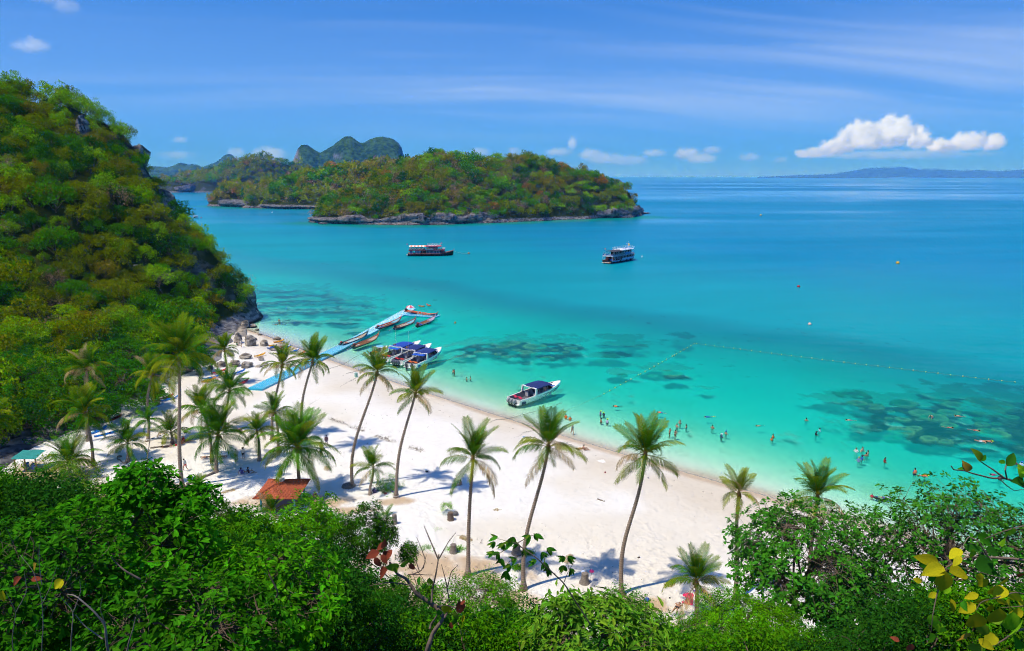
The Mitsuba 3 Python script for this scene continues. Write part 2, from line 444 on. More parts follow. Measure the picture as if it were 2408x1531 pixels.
W = lambda x, y, Y, dz=0: atY(x, y, Y) - [0, 0, dz]
LEFT = [W(0, 165, 232, 7), W(75, 170, 230, 7), W(150, 180, 228, 6.5), W(230, 240, 232, 6), W(290, 268, 235, 5), W(330, 345, 238, 4), W(360, 400, 240, 4), W(395, 465, 241, 3.5), W(430, 520, 244, 3),
        W(0, 370, 186, 3.5), W(100, 375, 186, 3.5), W(170, 395, 188, 3.5), W(220, 405, 190, 3.5), W(300, 445, 194, 3.5), W(400, 500, 196, 3), W(455, 530, 197, 3), W(520, 592, 200, 2.5), W(560, 632, 203, 2.5), W(588, 672, 206, 2),
        W(120, 320, 214, 1), W(200, 330, 216, 1), W(300, 400, 222, 1), W(380, 490, 226, 2), W(60, 260, 222, 3),
        W(0, 600, 160, 3), W(120, 600, 162, 3), W(250, 600, 172, 3), W(400, 620, 184, 3), W(500, 680, 190, 3), W(0, 760, 138, 3), W(150, 760, 142, 3), W(300, 740, 158, 3), W(430, 740, 172, 3), W(520, 760, 180, 3),
        W(0, 850, 118, 3.5), W(130, 850, 122, 3.5), W(260, 850, 134, 3.5), (-72, 100, 2), (-74, 120, 2.5), (-72, 142, 2.5), (-74, 160, 2), (-76, 178, 1.5), (-80, 195, 1.5), (-81, 207, -1), (-79, 212, -4),
        (-76, 90, 2.2), (-90, 84, 3), (-110, 80, 6), (-66, 130, 1.6), (-67, 150, 1.6), (-70, 168, 1), (-72, 185, -.5), (-74, 200, -3), (-84, 100, 5), (-86, 120, 9), (-85, 142, 9), (-87, 160, 10), (-88, 178, 9),
        (-92, 228, -3), (-104, 250, -3), (-116, 262, -3), (-130, 275, -3), (-150, 290, -3), (-200, 310, -3), (-84, 220, -4), (-98, 243, -5), (-160, 262, 35), (-190, 265, 45), (-130, 252, 12),
        (-220, 200, 72), (-200, 160, 55), (-190, 120, 42), (-160, 95, 26), (-220, 80, 40), (-250, 280, 20), (-260, 160, 60), (-120, 62, 8), (-90, 60, 3), (-60, 60, 2), (-60, 85, 1)]
hill_l = Hill(LEFT, 3.0)


def left_h(X, Y):
    z = hill_l(X, Y); p = np.stack([X, Y, X * 0], -1)
    return z + vnoise(p, .06, 7, 4) * 5 * np.clip(z / 12, 0, 1) + vnoise(p, .3, 8, 3) * 1.2 * np.clip(z / 6, 0, 1)


add('headland_hill', grid(np.arange(-262, -55, 1.6), np.arange(60, 300, 1.6), left_h), 'soil', smooth=True)
tag('headland_hill', 'steep jungle covered hill on the left with grey rock faces', 'hill', kind='structure')


def island(key, label, ctl, x0, x1, y0, y1, step, amp, f=.02):
    h = Hill(ctl, .5)

    def fn(X, Y):
        z = h(X, Y); p = np.stack([X, Y, X * 0], -1)
        return z + vnoise(p, f, 3, 5) * amp * np.clip((z + 2) / 20, 0, 1)
    add(key, grid(np.arange(x0, x1, step), np.arange(y0, y1, step), fn), 'soil', smooth=True)
    tag(key, label, 'island', kind='structure'); return fn


def coast(pts, inland, dz, back=None):
    """control points along a cliffed waterline: below water just off it, dz high a few metres inland"""
    out = []
    for (x, y) in pts:
        p = at(x, y); out += [(p[0], p[1] - 2, -9), (p[0], p[1] + 5, -5), (p[0] * 1.0, p[1] + inland + 9, dz), (p[0], p[1] - 40, -12)]
    return out


MAIN = coast([(750, 526), (860, 530), (1000, 531), (1120, 527), (1250, 522), (1330, 518), (1420, 514), (1495, 508)], 7, 9)
sil = [(750, 480, 668), (790, 455, 690), (850, 425, 712), (900, 395, 730), (950, 372, 745), (1000, 352, 752), (1030, 348, 755), (1080, 362, 760), (1130, 378, 762), (1170, 380, 765), (1210, 370, 770), (1250, 368, 772),
       (1300, 382, 770), (1350, 402, 768), (1400, 412, 765), (1450, 425, 762), (1480, 440, 758), (1498, 462, 752)]
MAIN += [W(x, y, Y, 11 if x < 1150 else 5.5) for x, y, Y in sil]
MAIN += [W(900, 470, 640, 3), W(1000, 450, 645, 3), W(1120, 440, 680, 3), W(1250, 440, 700, 3), W(1380, 450, 715, 3), W(1460, 465, 725, 3), W(820, 480, 650, 3), W(1000, 400, 690, 3), W(1120, 405, 705, 3), W(1250, 405, 725, 3)]
MAIN += [W(x, 415, 860) * [1, 1, 0] - [0, 0, 6] for x in range(700, 1560, 60)] + [(142, 745, -6), (146, 760, -8), (140, 735, -6), (145, 790, -8), (-205, 640, -7), (-200, 670, -5), (-196, 700, -5), (-230, 720, -9), (170, 720, -9), (180, 800, -9), (-175, 720, 20)]
main_h = island('main_island', 'wooded limestone island with grey waterline cliffs in the middle', MAIN, -240, 190, 585, 880, 2.6, 6, .03)
MID = coast([(495, 482), (540, 486), (590, 490), (690, 492), (760, 492), (830, 490)], 9, 13)
MID += [W(490, 462, 1005, 9), W(510, 445, 1010, 9), (W(540, 438, 1005, 9)), W(580, 452, 1000, 9), W(620, 440, 1015, 9), W(680, 418, 1040, 10), W(740, 398, 1060, 10), (W(800, 388, 1070, 10)), W(860, 380, 1080, 10), W(920, 372, 1090, 10), W(980, 372, 1090, 10)]
MID += [(W(x, 415, 1190) * [1, 1, 0] - [0, 0, 8]) for x in range(420, 1100, 60)] + [(-465, 1000, -8), (-470, 1030, -8), (-450, 960, -9), (W(470, 415, 1060) * [1, 1, 0] - [0, 0, 8])]
mid_h = island('left_island', 'brown and green wooded island behind the main island', MID, -490, -120, 880, 1200, 4, 8, .02)
FARI = coast([(395, 453), (470, 453), (560, 452), (650, 451), (740, 451)], 14, 26)
FARI += [W(380, 418, 1990, 15), W(450, 405, 2000, 15), W(520, 390, 2010, 15), W(560, 375, 2020, 15), W(590, 362, 2030, 15), W(620, 359, 2030, 15), W(650, 368, 2030, 15), W(690, 385, 2020, 15), W(705, 405, 2000, 15), W(780, 410, 2000, 15)]
FARI += [(W(x, 415, 2250) * [1, 1, 0] - [0, 0, 10]) for x in range(250, 950, 70)] + [W(340, 425, 1990, 6), W(300, 430, 1990, 6), W(540, 410, 1925, 6), W(640, 410, 1930, 6), W(460, 430, 1920, 6)]
far_h = island('channel_island', 'low green island across the channel with a rounded top', FARI, -1260, -450, 1840, 2260, 9, 14, .01)


def peak(key, label, ridge, Y0, dY, step, amp, f, seed):
    """a far range of hills built from its ridge: (photo x, photo y) at distance Y0, falling to the sea in front and behind"""
    R = np.array([W(x, y, Y0) for x, y in ridge])

    def fn(X, Y):
        r = np.interp(X * Y0 / Y, R[:, 0], R[:, 2], left=-60, right=-60)
        p = np.stack([X, Y, X * 0], -1)
        prof = np.clip(1 - np.abs((Y - Y0) / dY + .5 * vnoise(p, f * .6, seed + 9, 3)), -.1, 1)
        return r * (1 - (1 - prof) ** 2.2) + vnoise(p, f, seed, 5) * amp * np.clip(prof * 3, 0, 1) * (r > 3) - 3
    add(key, grid(np.arange(R[0, 0] - 2 * step, R[-1, 0] + 2 * step, step), np.arange(Y0 - dY, Y0 + dY * .9, step * 1.5), fn), 'far_hill', smooth=True)
    tag(key, label, 'hills', kind='structure')


def far_col(p, n, uv):
    s = .012
    g = fbm(p.x * s, p.y * s, p.z * s, 4); t = noise(p.x * .09, p.y * .09, p.z * .09)
    c = mix([.012, .042, .010], [.055, .125, .02], smoothstep(.3, .7, g * .5 + t * .5))
    st = smoothstep(.66, .5, n.z + .25 * (g - .5)) * smoothstep(.35, .55, fbm(p.x * s * .7 + 3, p.y * s * .7, p.z * s, 3))
    k = mix([.10, .11, .13], [.34, .33, .33], smoothstep(.3, .7, fbm(p.x * .03, p.y * .03, p.z * .012, 4)))
    return mix(c, k, st)


scene['far_hill'] = {'type': 'diffuse', 'reflectance': mikit.proc(far_col)}
peak('far_peaks', 'twin limestone peaks with bare cliffs behind the islands', [(600, 425), (640, 412), (680, 395), (692, 372), (700, 352), (708, 344), (722, 343), (740, 352), (752, 358), (765, 350), (780, 342), (800, 326), (812, 319), (825, 320), (845, 335), (855, 336), (868, 324), (885, 317), (900, 317), (920, 327), (938, 340), (945, 352), (948, 372), (955, 395), (1000, 412), (1100, 425)], 3500, 420, 11, 42, .006, 4)
peak('far_cone', 'blue steep hill far behind the channel', [(440, 425), (478, 392), (500, 384), (515, 377), (525, 367), (535, 362), (545, 363), (555, 373), (575, 392), (610, 415), (640, 425)], 6200, 420, 24, 40, .004, 5)
peak('far_ridge', 'low blue hills far off behind the left hill', [(330, 415), (350, 391), (375, 392), (400, 395), (412, 388), (420, 384), (430, 384), (440, 388), (455, 385), (465, 387), (480, 395), (520, 408), (560, 420)], 5400, 420, 24, 40, .004, 6)
peak('distant_mainland', 'long blue mountain range on the horizon at right', [(1780, 416), (1860, 413.5), (1930, 411), (1960, 409), (2000, 402), (2030, 396), (2060, 395), (2100, 394), (2115, 392.5), (2125, 393), (2160, 399), (2200, 398), (2260, 401), (2300, 399), (2340, 402), (2380, 400), (2410, 397), (2500, 401), (2600, 412), (2700, 417)], 21000, 2500, 110, 90, .0008, 7)
# ---------------------------------------------------------------- cliffs along the water, rock faces, boulders


def cliff(key, label, path, step, back, seed, under=2.4, lift=0.0):
    """a rough wall of rock standing in the water, undercut at its foot; path: (photo x, photo y of the waterline, height)"""
    P = np.array([[*at(x, y)[:2], h] for x, y, h in path])
    d = np.r_[0, np.cumsum(np.hypot(*np.diff(P[:, :2], axis=0).T))]
    s = np.arange(0, d[-1], step); C = np.stack([np.interp(s, d, P[:, i]) for i in range(3)], 1)
    tg = np.gradient(C[:, :2], axis=0); nrm = unit(np.stack([tg[:, 1], -tg[:, 0]], 1))
    u = under / 2.4
    prof = [(-under * .8, -1.5), (-under, .9 * u), (-under * .9, 1.5 * u), (.1, 2.2 * u), (.7, .18), (.6, .3), (.5, .45), (.2, .6), (-.2, .75), (-1.0, .88), (-2.2, 1.0), (-back * .5, 1.05), (-back, 1.0)]
    rows = []
    for j, (o, z) in enumerate(prof):
        zz = z if j < 4 else 2.2 * u + (np.maximum(C[:, 2], 3.2 * u) - 2.2 * u) * z
        zz = np.broadcast_to(zz, len(s)).astype(float)
        q = np.stack([C[:, 0], C[:, 1], zz], 1)
        n = vnoise(q * [1, 1, 1.6], .16, seed, 4) * 4 * u + vnoise(q * [1, 1, .25], .5, seed + 1, 3) * 2.2 * u
        k = 1 if 2 < j < 11 else .35
        off = o + n * k
        rows.append(np.column_stack([C[:, :2] + nrm * off[:, None], zz + (vnoise(q, .35, seed + 2, 3) * 1.6 * u if j > 4 else 0)]))
    v, f = loft(np.array(rows), close=False)
    add(key, (v, f), 'rock', smooth=40)
    tag(key, label, 'cliff', kind='structure')


def z4(lst, base=None):
    return [((1200 + x * .5814) / 1.7017, (550 + yb * .5814) / 1.7017, min(max((yb - yt) * .125, 5.0), 10)) for x, yt, yb in lst]


from numpy.linalg import norm


def unit(a):
    return a / (np.linalg.norm(a, axis=-1, keepdims=True) + 1e-12)


cliff('main_island_cliff', 'grey undercut limestone cliff along the main island', z4([(60, 560, 580), (100, 555, 588), (200, 560, 595), (300, 540, 598), (400, 535, 600), (470, 565, 600), (540, 560, 600), (650, 535, 602), (750, 510, 602), (850, 500, 604), (890, 555, 602), (950, 520, 600), (1050, 490, 598), (1110, 555, 597),
      (1180, 530, 593), (1250, 510, 590), (1330, 510, 586), (1400, 540, 582), (1470, 530, 577), (1550, 490, 572), (1620, 480, 568), (1700, 485, 562), (1760, 530, 560), (1850, 545, 558), (1950, 540, 556), (2030, 530, 556), (2100, 500, 556), (2160, 470, 556), (2230, 445, 553), (2300, 430, 548), (2345, 435, 535), (2362, 480, 520)]), 1.3, 14, 3)
cliff('left_island_cliff', 'low grey cliff along the shore of the left island', [(489, 468, 3), (490, 478, 7), (500, 483, 9), (520, 486, 9), (545, 487, 10), (570, 488, 7), (590, 488, 5), (620, 490, 5), (660, 492, 5), (700, 492, 5), (740, 492, 4), (790, 492, 4)], 2.2, 16, 8)
cliff('channel_island_cliff', 'dark rock shore of the channel island', [(385, 452, 9), (420, 453, 16), (450, 453, 22), (480, 452, 15), (520, 452, 24), (550, 452, 22), (590, 452, 12), (640, 452, 14), (700, 451, 12), (740, 451, 10)], 5, 30, 13, 4.5)


def boulder(r, seed, sub=3, q=.35, strata=0.0):
    v, f = ico(r=1.0, sub=sub)
    g = np.random.default_rng(seed)
    for _ in range(9):      # chop with planes, then roughen
        n = unit(g.normal(size=3)); dd = g.uniform(.62, .95); e = v @ n - dd
        v = v - np.maximum(e, 0)[:, None] * n * .92
    v = v * (1 + q * vnoise(v + seed, 1.6, seed, 4)[:, None])
    if strata: v[:, 2] += strata * np.sin(v[:, 2] * 26 + 4 * vnoise(v, 1.2, seed + 5)) * .035; v[:, :2] *= 1 + strata * .08 * np.sign(np.sin(v[:, 2:] * 18 + v[:, :1] * 2))
    return v * np.asarray(r), f


# bare rock on the hill
for i, (px, py, Y, r, lab) in enumerate([(199, 335, 219, (2.3, 3.5, 8), 'tall grey rock pillar high on the left hill'), (203, 432, 214, (2.0, 3, 4.6), 'grey rock face under the tall pillar on the left hill'),
                                         (378, 490, 236, (5, 4, 6.5), 'wide grey rock wall near the right edge of the left hill'), (398, 505, 239, (3.5, 4, 5), 'grey rock shoulder at the right edge of the hill wall'),
                                         (330, 365, 236, (4, 3, 4), 'grey rock outcrop high on the right edge of the left hill'), (640 * .6, 545, 224, (3, 5, 7), 'long grey rock slab low on the seaward edge of the hill'),
                                         (582, 712, 207, (2.4, 3.6, 4.8), 'grey rock wall at the seaward tip of the headland'), (300, 645, 179, (7, 3, 3.0), 'dark layered rock overhang in the middle of the left hill'), (350, 660, 180, (6, 3, 3), 'dark layered rock at the right end of the overhang')]):
    p = W(px, py, Y); k = numbered('rock_face')
    add(k, tr(boulder(r, 40 + i, 4, .5, .25), mat(p, .4 * i)), 'rock', smooth=35); tag(k, lab, 'rock')
# boulders at the foot of the headland: photo x, y, half width in photo px, height factor
BO = [(599, 748, 17, 1.3, 'big dark boulder standing in the water off the headland'), (594, 768, 17, .45, 'flat dark rock slab in the water below the headland'), (611, 788, 9, .5, 'small black rock in the shaded water'), (597, 800, 10, .9, 'brown boulder in shadow by the waterline'),
      (622, 812, 17, .9, 'tan boulder on the edge of the sand'), (651, 798, 12, .6, 'white topped boulder standing in the shallows'), (659, 815, 22, .35, 'flat ledge of pale layered rock at the waterline'), (571, 790, 20, 1.6, 'large grey boulder leaning against the headland'), (588, 812, 20, 1.5, 'large cracked grey boulder at the head of the beach'),
      (560, 806, 17, 1.8, 'tall grey boulder behind the person in a white shirt'), (577, 840, 20, .55, 'brown layered slab near the foot of the boulders'), (582, 861, 22, .75, 'broad brown boulder on the sand below the headland'), (614, 845, 10, .7, 'small white rock beside the yellow kayaks'), (622, 857, 13, .5, 'low stack of grey stones on the sand'), (551, 858, 22, .7, 'long grey rock under the palm fronds'),
      (520, 860, 16, .8, 'grey rock at the edge of the jungle'), (495, 868, 13, .8, 'dark rock half hidden by palms'), (470, 880, 12, .7, 'dark rock behind the tall palm'), (540, 835, 15, 1.2, 'grey boulder under the hillside bushes'), (640, 823, 12, .4, 'small flat stones by the ledge'), (578, 770, 16, 1.3, 'dark rock at the base of the headland'), (604, 776, 8, .5, 'small dark rock awash'),
      (609, 862, 12, .4, 'flat grey stones beside the yellow kayak bow'), (280, 1075, 9, .6, 'grey rock behind the low palm on the left'), (296, 1088, 7, .5, 'small grey rock near the rubbish heap')]
for i, (px, py, w, hf, lab) in enumerate(BO):
    p = on_sand(px, py); r = w * .74 * (p[1] * math.cos(TILT) + 9) / FOC
    p = at(px, py, 0 if p[2] < 0 else p[2])
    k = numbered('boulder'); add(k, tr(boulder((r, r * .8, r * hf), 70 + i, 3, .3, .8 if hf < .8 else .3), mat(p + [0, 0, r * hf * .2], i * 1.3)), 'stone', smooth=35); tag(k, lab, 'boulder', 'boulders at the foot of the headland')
for i, (px, py, w, hf, lab) in enumerate([(1510, 503, 14, .3, 'low dark rock off the right tip of the main island'), (1522, 502, 8, .3, 'outermost low rock off the right tip of the main island'), (1205, 520, 14, .8, 'pale boulder at the foot of the main island cliff'), (1148, 524, 20, .5, 'flat pale rock at the foot of the main island cliff'), (742, 522, 16, .4, 'low dark rocks off the left tip of the main island'), (760, 527, 12, .35, 'small rocks awash at the left tip of the main island')]):
    p = at(px, py); r = w * p[1] / FOC
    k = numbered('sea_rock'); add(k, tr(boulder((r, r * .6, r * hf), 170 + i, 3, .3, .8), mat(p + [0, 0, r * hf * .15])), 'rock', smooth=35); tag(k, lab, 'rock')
# ---------------------------------------------------------------- foliage
RH = (np.array([[0, 0, 0], [.5, -.42, .08], [.5, .42, .08], [1, 0, -.06]]), np.array([[0, 1, 3], [0, 3, 2]]))
OB = (np.array([[0, 0, 0], [.38, -.30, .09], [.38, .30, .09], [.78, -.36, .05], [.78, .36, .05], [1, 0, -.06], [.55, 0, 0]]),
      np.array([[0, 1, 6], [0, 6, 2], [1, 3, 6], [2, 6, 4], [3, 5, 6], [4, 6, 5]]))
LA = (np.array([[0, 0, 0], [.3, -.5, .10], [.3, .5, .10], [.65, -.36, .02], [.65, .36, .02], [1, 0, -.16], [.5, 0, -.02]]),
      np.array([[0, 1, 6], [0, 6, 2], [1, 3, 6], [2, 6, 4], [3, 5, 6], [4, 6, 5]]))


def unit(a):
    return a / (np.linalg.norm(a, axis=-1, keepdims=True) + 1e-12)


def leaves(p, d, n, L, Wd, tpl, col):
    d = unit(d); s = unit(np.cross(d, n)); n = np.cross(s, d)
    T, F = tpl; k = len(T); m = len(p)
    L, Wd = np.broadcast_to(L, m)[:, None, None], np.broadcast_to(Wd, m)[:, None, None]
    v = p[:, None] + T[None, :, :1] * L * d[:, None] + T[None, :, 1:2] * Wd * s[:, None] + T[None, :, 2:] * L * n[:, None]
    f = F[None] + (np.arange(m) * k)[:, None, None]
    return v.reshape(-1, 3), f.reshape(-1, 3), np.repeat(col, k, 0)


def tint(rng, base, m, lo=.62, hi=1.35, hue=.16):
    c = np.asarray(base)[None] * rng.uniform(lo, hi, (m, 1))
    return np.clip(c * (1 + rng.normal(0, hue, (m, 3)) * [1, .45, 1]), .002, .85)


def puffs(rng, C, R, per, size, base, tpl=RH, up=.45, wid=.55, hue=.16, flat=.75, coh=.95):
    """leaf cards spread over small clumps with centres C and radii R"""
    m = len(C) * per
    d = unit(rng.normal(size=(m, 3)) + [0, 0, up]); r = np.repeat(R, per) * rng.uniform(.55, 1.08, m)
    p = np.repeat(C, per, 0) + d * r[:, None] * [1, 1, flat]
    n = unit(d * coh + rng.normal(size=(m, 3)) * .42 + [0, 0, .35]); t = unit(np.cross(n, rng.normal(size=(m, 3))) + d * .3)
    L = size * rng.uniform(.65, 1.4, m)
    cc = np.repeat(tint(rng, (1, 1, 1), len(C), .75, 1.25, .12), per, 0)
    return leaves(p, t, n, L, L * wid, tpl, np.clip(tint(rng, base, m, hue=hue) * cc, .002, .85))


def crown_pts(rng, n, rad, low=-.45, inner=.45):
    d = unit(rng.normal(size=(n * 4, 3))); d = d[d[:, 2] > low][:n]
    lump = .62 + .8 * meshkit.fbm(d * 1.5 + rng.uniform(0, 50), 2, 3)[:, None]
    return d * np.asarray(rad) * rng.uniform(inner, 1, (len(d), 1)) ** .6 * lump


def limbs(rng, base, fork, C, k, r0, bend=.15, twig=True, sides=6):
    """trunk to the fork, k limbs towards groups of clumps, twigs to each clump"""
    base, fork = np.asarray(base, float), np.asarray(fork, float); ms = []
    n = 7; s = np.linspace(0, 1, n)[:, None]; h = np.linalg.norm(fork - base)
    P = base + (fork - base) * s + np.sin(s * PI) * rng.normal(size=3) * [1, 1, .2] * h * bend
    P[1:-1] += rng.normal(size=(n - 2, 3)) * h * .018
    ms.append(tube(P, r0 * (1 - .45 * s[:, 0]) * (1 + .5 * np.exp(-s[:, 0] * 9)), sides + 2))
    cen = C[rng.choice(len(C), min(k, len(C)), replace=False)]
    for _ in range(4):
        lab = np.argmin(((C[:, None] - cen[None]) ** 2).sum(-1), 1)
        cen = np.array([C[lab == i].mean(0) if (lab == i).any() else cen[i] for i in range(len(cen))])
    for i in range(len(cen)):
        e = cen[i]; L = np.linalg.norm(e - fork); q = np.linspace(0, 1, 6)[:, None]
        B = fork + (e - fork) * q + np.sin(q * PI) * (rng.normal(size=3) * .12 + [0, 0, .12]) * L; B[1:-1] += rng.normal(size=(4, 3)) * L * .03
        ms.append(tube(B, r0 * .5 * (1 - .68 * q[:, 0]), sides, cap=False))
        if twig:
            for c in C[lab == i]:
                a = B[rng.integers(2, 6)]; q3 = np.linspace(0, 1, 4)[:, None]; l2 = np.linalg.norm(c - a)
                Q = a + (c - a) * q3 + np.sin(q3 * PI) * rng.normal(size=3) * .13 * l2
                ms.append(tube(Q, max(r0 * .13, .006) * (1 - .7 * q3[:, 0]), 4, cap=False))
    return cat(*ms)


def bark_col(p, n, uv):
    g = fbm(p.x * 5, p.y * 5, p.z * 9, 3); h = noise(p.x * 1.1, p.y * 1.1, p.z * 1.1)
    return mix([.09, .065, .048], [.26, .20, .155], g * .75 + h * .3)


scene['bark'] = {'type': 'diffuse', 'reflectance': mikit.proc(bark_col)}
scene['pale_bark'] = {'type': 'diffuse', 'reflectance': mikit.proc(lambda p, n, uv: mix([.12, .10, .085], [.36, .32, .28], fbm(p.x * 9, p.y * 9, p.z * 12, 3)))}

KIND = {'lime': (.32, .56, .004), 'green': (.10, .33, .006), 'dark': (.032, .155, .012), 'olive': (.26, .315, .004), 'ochre': (.33, .28, .015), 'dry': (.46, .30, .18), 'rust': (.50, .21, .03)}
WORD = {'lime': 'bright lime green', 'green': 'mid green', 'dark': 'dark green', 'olive': 'olive green', 'ochre': 'yellow brown', 'dry': 'dry brown', 'rust': 'rust orange'}


def protos(pre, seed, n_cl, per, size, clr, trunk_h, nvar=2, rad=(1, 1, .75), gain=1.0):
    out = {}
    for ki, (kind, col) in enumerate(KIND.items()):
        col = tuple(min(c * gain, .75) for c in col)
        for v in range(nvar):
            rng = np.random.default_rng(seed + 10 * ki + v)
            C = crown_pts(rng, n_cl, rad, -.35, .35) + [0, 0, .1]
            pv, pf, pc = puffs(rng, C, rng.uniform(.7, 1.25, n_cl) * clr, int(per * (.45 if kind == 'dry' else 1)), size * (.75 if kind == 'dry' else 1), col)
            key = f'{pre}_{kind}_{v}'
            br = limbs(rng, (0, 0, -trunk_h), (0, 0, -.45), C, 5, .05, twig=kind == 'dry', sides=3)
            scene[key] = {'type': 'shapegroup', 'crown': ply_c(pv, pf, 'leaf', False, pc), 'trunk': mikit.ply(br, 'bark', False)}
            out.setdefault(kind, []).append(key)
    return out


def darts(rng, x0, x1, y0, y1, gap, keep):
    nx, ny = int((x1 - x0) / gap), int((y1 - y0) / gap)
    X, Y = np.meshgrid(np.arange(nx), np.arange(ny), indexing='ij')
    p = np.stack([x0 + (X + .5 * (Y % 2) + rng.uniform(-.36, .36, X.shape)) * gap, y0 + (Y + rng.uniform(-.36, .36, X.shape)) * gap], -1).reshape(-1, 2)
    return p[keep(p)]


def seen(p, z, fn, lift, slack):
    """not hidden behind its own hill, and inside the frame with a margin"""
    eye = np.array([0, 0, H_EYE]); q = np.column_stack([p, z + lift]); ok = np.ones(len(p), bool)
    for s in np.linspace(.5, .97, 26):
        a = eye + (q - eye) * s
        ok &= fn(a[:, 0], a[:, 1]) < a[:, 2] + slack
    return ok & (np.abs(p[:, 0]) < p[:, 1] * .80 + 6)


def forest(name, stuff, fn, rng, p, size, groups, n_own, where, pick, group, zone=None):
    z = fn(p[:, 0], p[:, 1]); m = seen(p, z, fn, 4, 3.5); p, z = p[m], z[m]
    order = np.argsort(np.hypot(p[:, 0], p[:, 1]) if zone is None else zone(p, z)); p, z = p[order], z[order]
    for i in range(len(p)):
        kind = pick(rng, p[i], z[i]); s = size * float(np.clip(np.exp(rng.normal(-.03, .30)), .5, 1.9))
        mm = mat((*p[i], z[i] + s * .75), rng.uniform(0, 6.28), (s * rng.uniform(.85, 1.2), s * rng.uniform(.85, 1.2), s * rng.uniform(.9, 1.4)))
        d = {'type': 'instance', 'to_world': T4(mm), 'g': {'type': 'ref', 'id': groups[kind][rng.integers(len(groups[kind]))]}}
        if i < n_own:
            key = numbered(name); scene[key] = d
            az = p[i][0] / p[i][1]; lo, hi = np.quantile(p[:, 0] / p[:, 1], [.33, .67])
            tag(key, f"{'broad' if s > size * 1.08 else 'small' if s < size * .9 else 'middling'} {WORD[kind]} {where(p[i], z[i])}, {'left part' if az < lo else 'right part' if az > hi else 'middle part'}", 'tree', group)
        else:
            scene[numbered(stuff + '__')[:] if False else f'{stuff}__{numbered_stuff(stuff):03d}'] = d
    if len(p) > n_own: tag(stuff, f'dense wood of mixed green and brown crowns, {group}', 'forest', kind='stuff')


stuff_n = {}


def numbered_stuff(s):
    stuff_n[s] = stuff_n.get(s, 0) + 1; return stuff_n[s]


def picker(weights, f=.05, seed=0):
    ks = list(weights); w = np.array([weights[k] for k in ks], float)

    def pick(rng, p, z):
        a = w * np.exp(np.array([meshkit.fbm(np.array([p[0] * f + 31 * i, p[1] * f, z * f + seed]), 2, i) for i in range(len(ks))]) * 5)
        return ks[rng.choice(len(ks), p=a / a.sum())]
    return pick


# jungle of the left hill: one thing per tree for the 290 that show largest, the rest as one wood
rng = np.random.default_rng(5)
g_hill = protos('hill_crown', 100, 26, 40, .135, .36, 1.5, gain=1.06)
cliffs = [(200, 335, 18, 55), (205, 430, 14, 32), (395, 500, 32, 42), (330, 360, 26, 26), (560, 545, 14, 20), (350, 560, 20, 10), (340, 640, 45, 42)]


def on_hill(p):
    z = left_h(p[:, 0], p[:, 1]); c, s = math.cos(TILT), math.sin(TILT)
    d = p[:, 1] * c - (z - H_EYE) * s; u = p[:, 1] * s + (z - H_EYE) * c
    px, py = PCX + FOC * p[:, 0] / d, PCY - FOC * u / d
    ok = (z > 2.6) & (p[:, 1] > 92)
    for a, b, ra, rb in cliffs[:6]: ok &= ((px - a) / ra) ** 2 + ((py - b) / rb) ** 2 > 1
    return ok


p = darts(rng, -200, -66, 92, 262, 3.5, on_hill)
forest('hillside_tree', 'hillside_wood', left_h, rng, p, 2.45, g_hill, 290,
       lambda p, z: 'jungle tree ' + ('at the foot of the left hill' if z < 9 else 'low on the left hillside' if z < 22 else 'half way up the left hill' if z < 42 else 'near the top of the left hill'),
       picker({'lime': 2.0, 'green': 1.3, 'dark': .9, 'olive': 2.0, 'ochre': .16, 'dry': .12, 'rust': .004}, .03), 'jungle trees on the left hill')
# main island
g_isl = protos('island_crown', 300, 16, 16, .26, .40, 1.2, gain=1.2)
p = darts(rng, -215, 150, 600, 800, 6.3, lambda p: main_h(p[:, 0], p[:, 1]) > 3)
forest('island_tree', 'island_wood', main_h, rng, p, 4.3, g_isl, 280,
       lambda p, z: 'tree ' + ('just above the cliffs of the main island' if z < 18 else 'on the lower slope of the main island' if z < 36 else 'on the upper slope of the main island'),
       picker({'lime': .45, 'green': 1.2, 'dark': 1.0, 'olive': 1.8, 'ochre': 1.7, 'dry': 1.2, 'rust': .1}, .012), 'trees on the main island')
g_far = protos('far_crown', 500, 10, 9, .42, .45, .6, 1, gain=1.4)
p = darts(rng, -470, -140, 920, 1110, 8.0, lambda p: mid_h(p[:, 0], p[:, 1]) > 4)
forest('left_island_tree', 'left_island_wood', mid_h, rng, p, 5.2, g_far, 0, None, picker({'lime': .3, 'green': 1, 'dark': .8, 'olive': 1.4, 'ochre': 1.2, 'dry': 1.2, 'rust': .2}, .01, 4), 'on the left island')
p = darts(rng, -1230, -540, 1880, 2060, 12, lambda p: far_h(p[:, 0], p[:, 1]) > 9)
forest('channel_island_tree', 'channel_island_wood', far_h, rng, p, 7.2, g_far, 0, None, picker({'lime': .4, 'green': 1.3, 'dark': 1.1, 'olive': 1.5, 'ochre': .5, 'dry': .25, 'rust': .05}, .006, 8), 'on the channel island')
# ---------------------------------------------------------------- coconut palms


def trunk_col(p, n, uv):
    ring = smoothstep(.55, .95, dr.abs(2 * (p.z * 4.2 - dr.floor(p.z * 4.2)) - 1)); g = fbm(p.x * 6, p.y * 6, p.z * 5, 3)
    return mix(mix([.25, .195, .15], [.42, .34, .27], g), [.10, .08, .065], ring * .55)


scene['palm_trunk'] = {'type': 'diffuse', 'reflectance': mikit.proc(trunk_col)}
FR_GREEN, FR_YEL, FR_DRY = (.062, .20, .006), (.36, .345, .012), (.44, .33, .14)


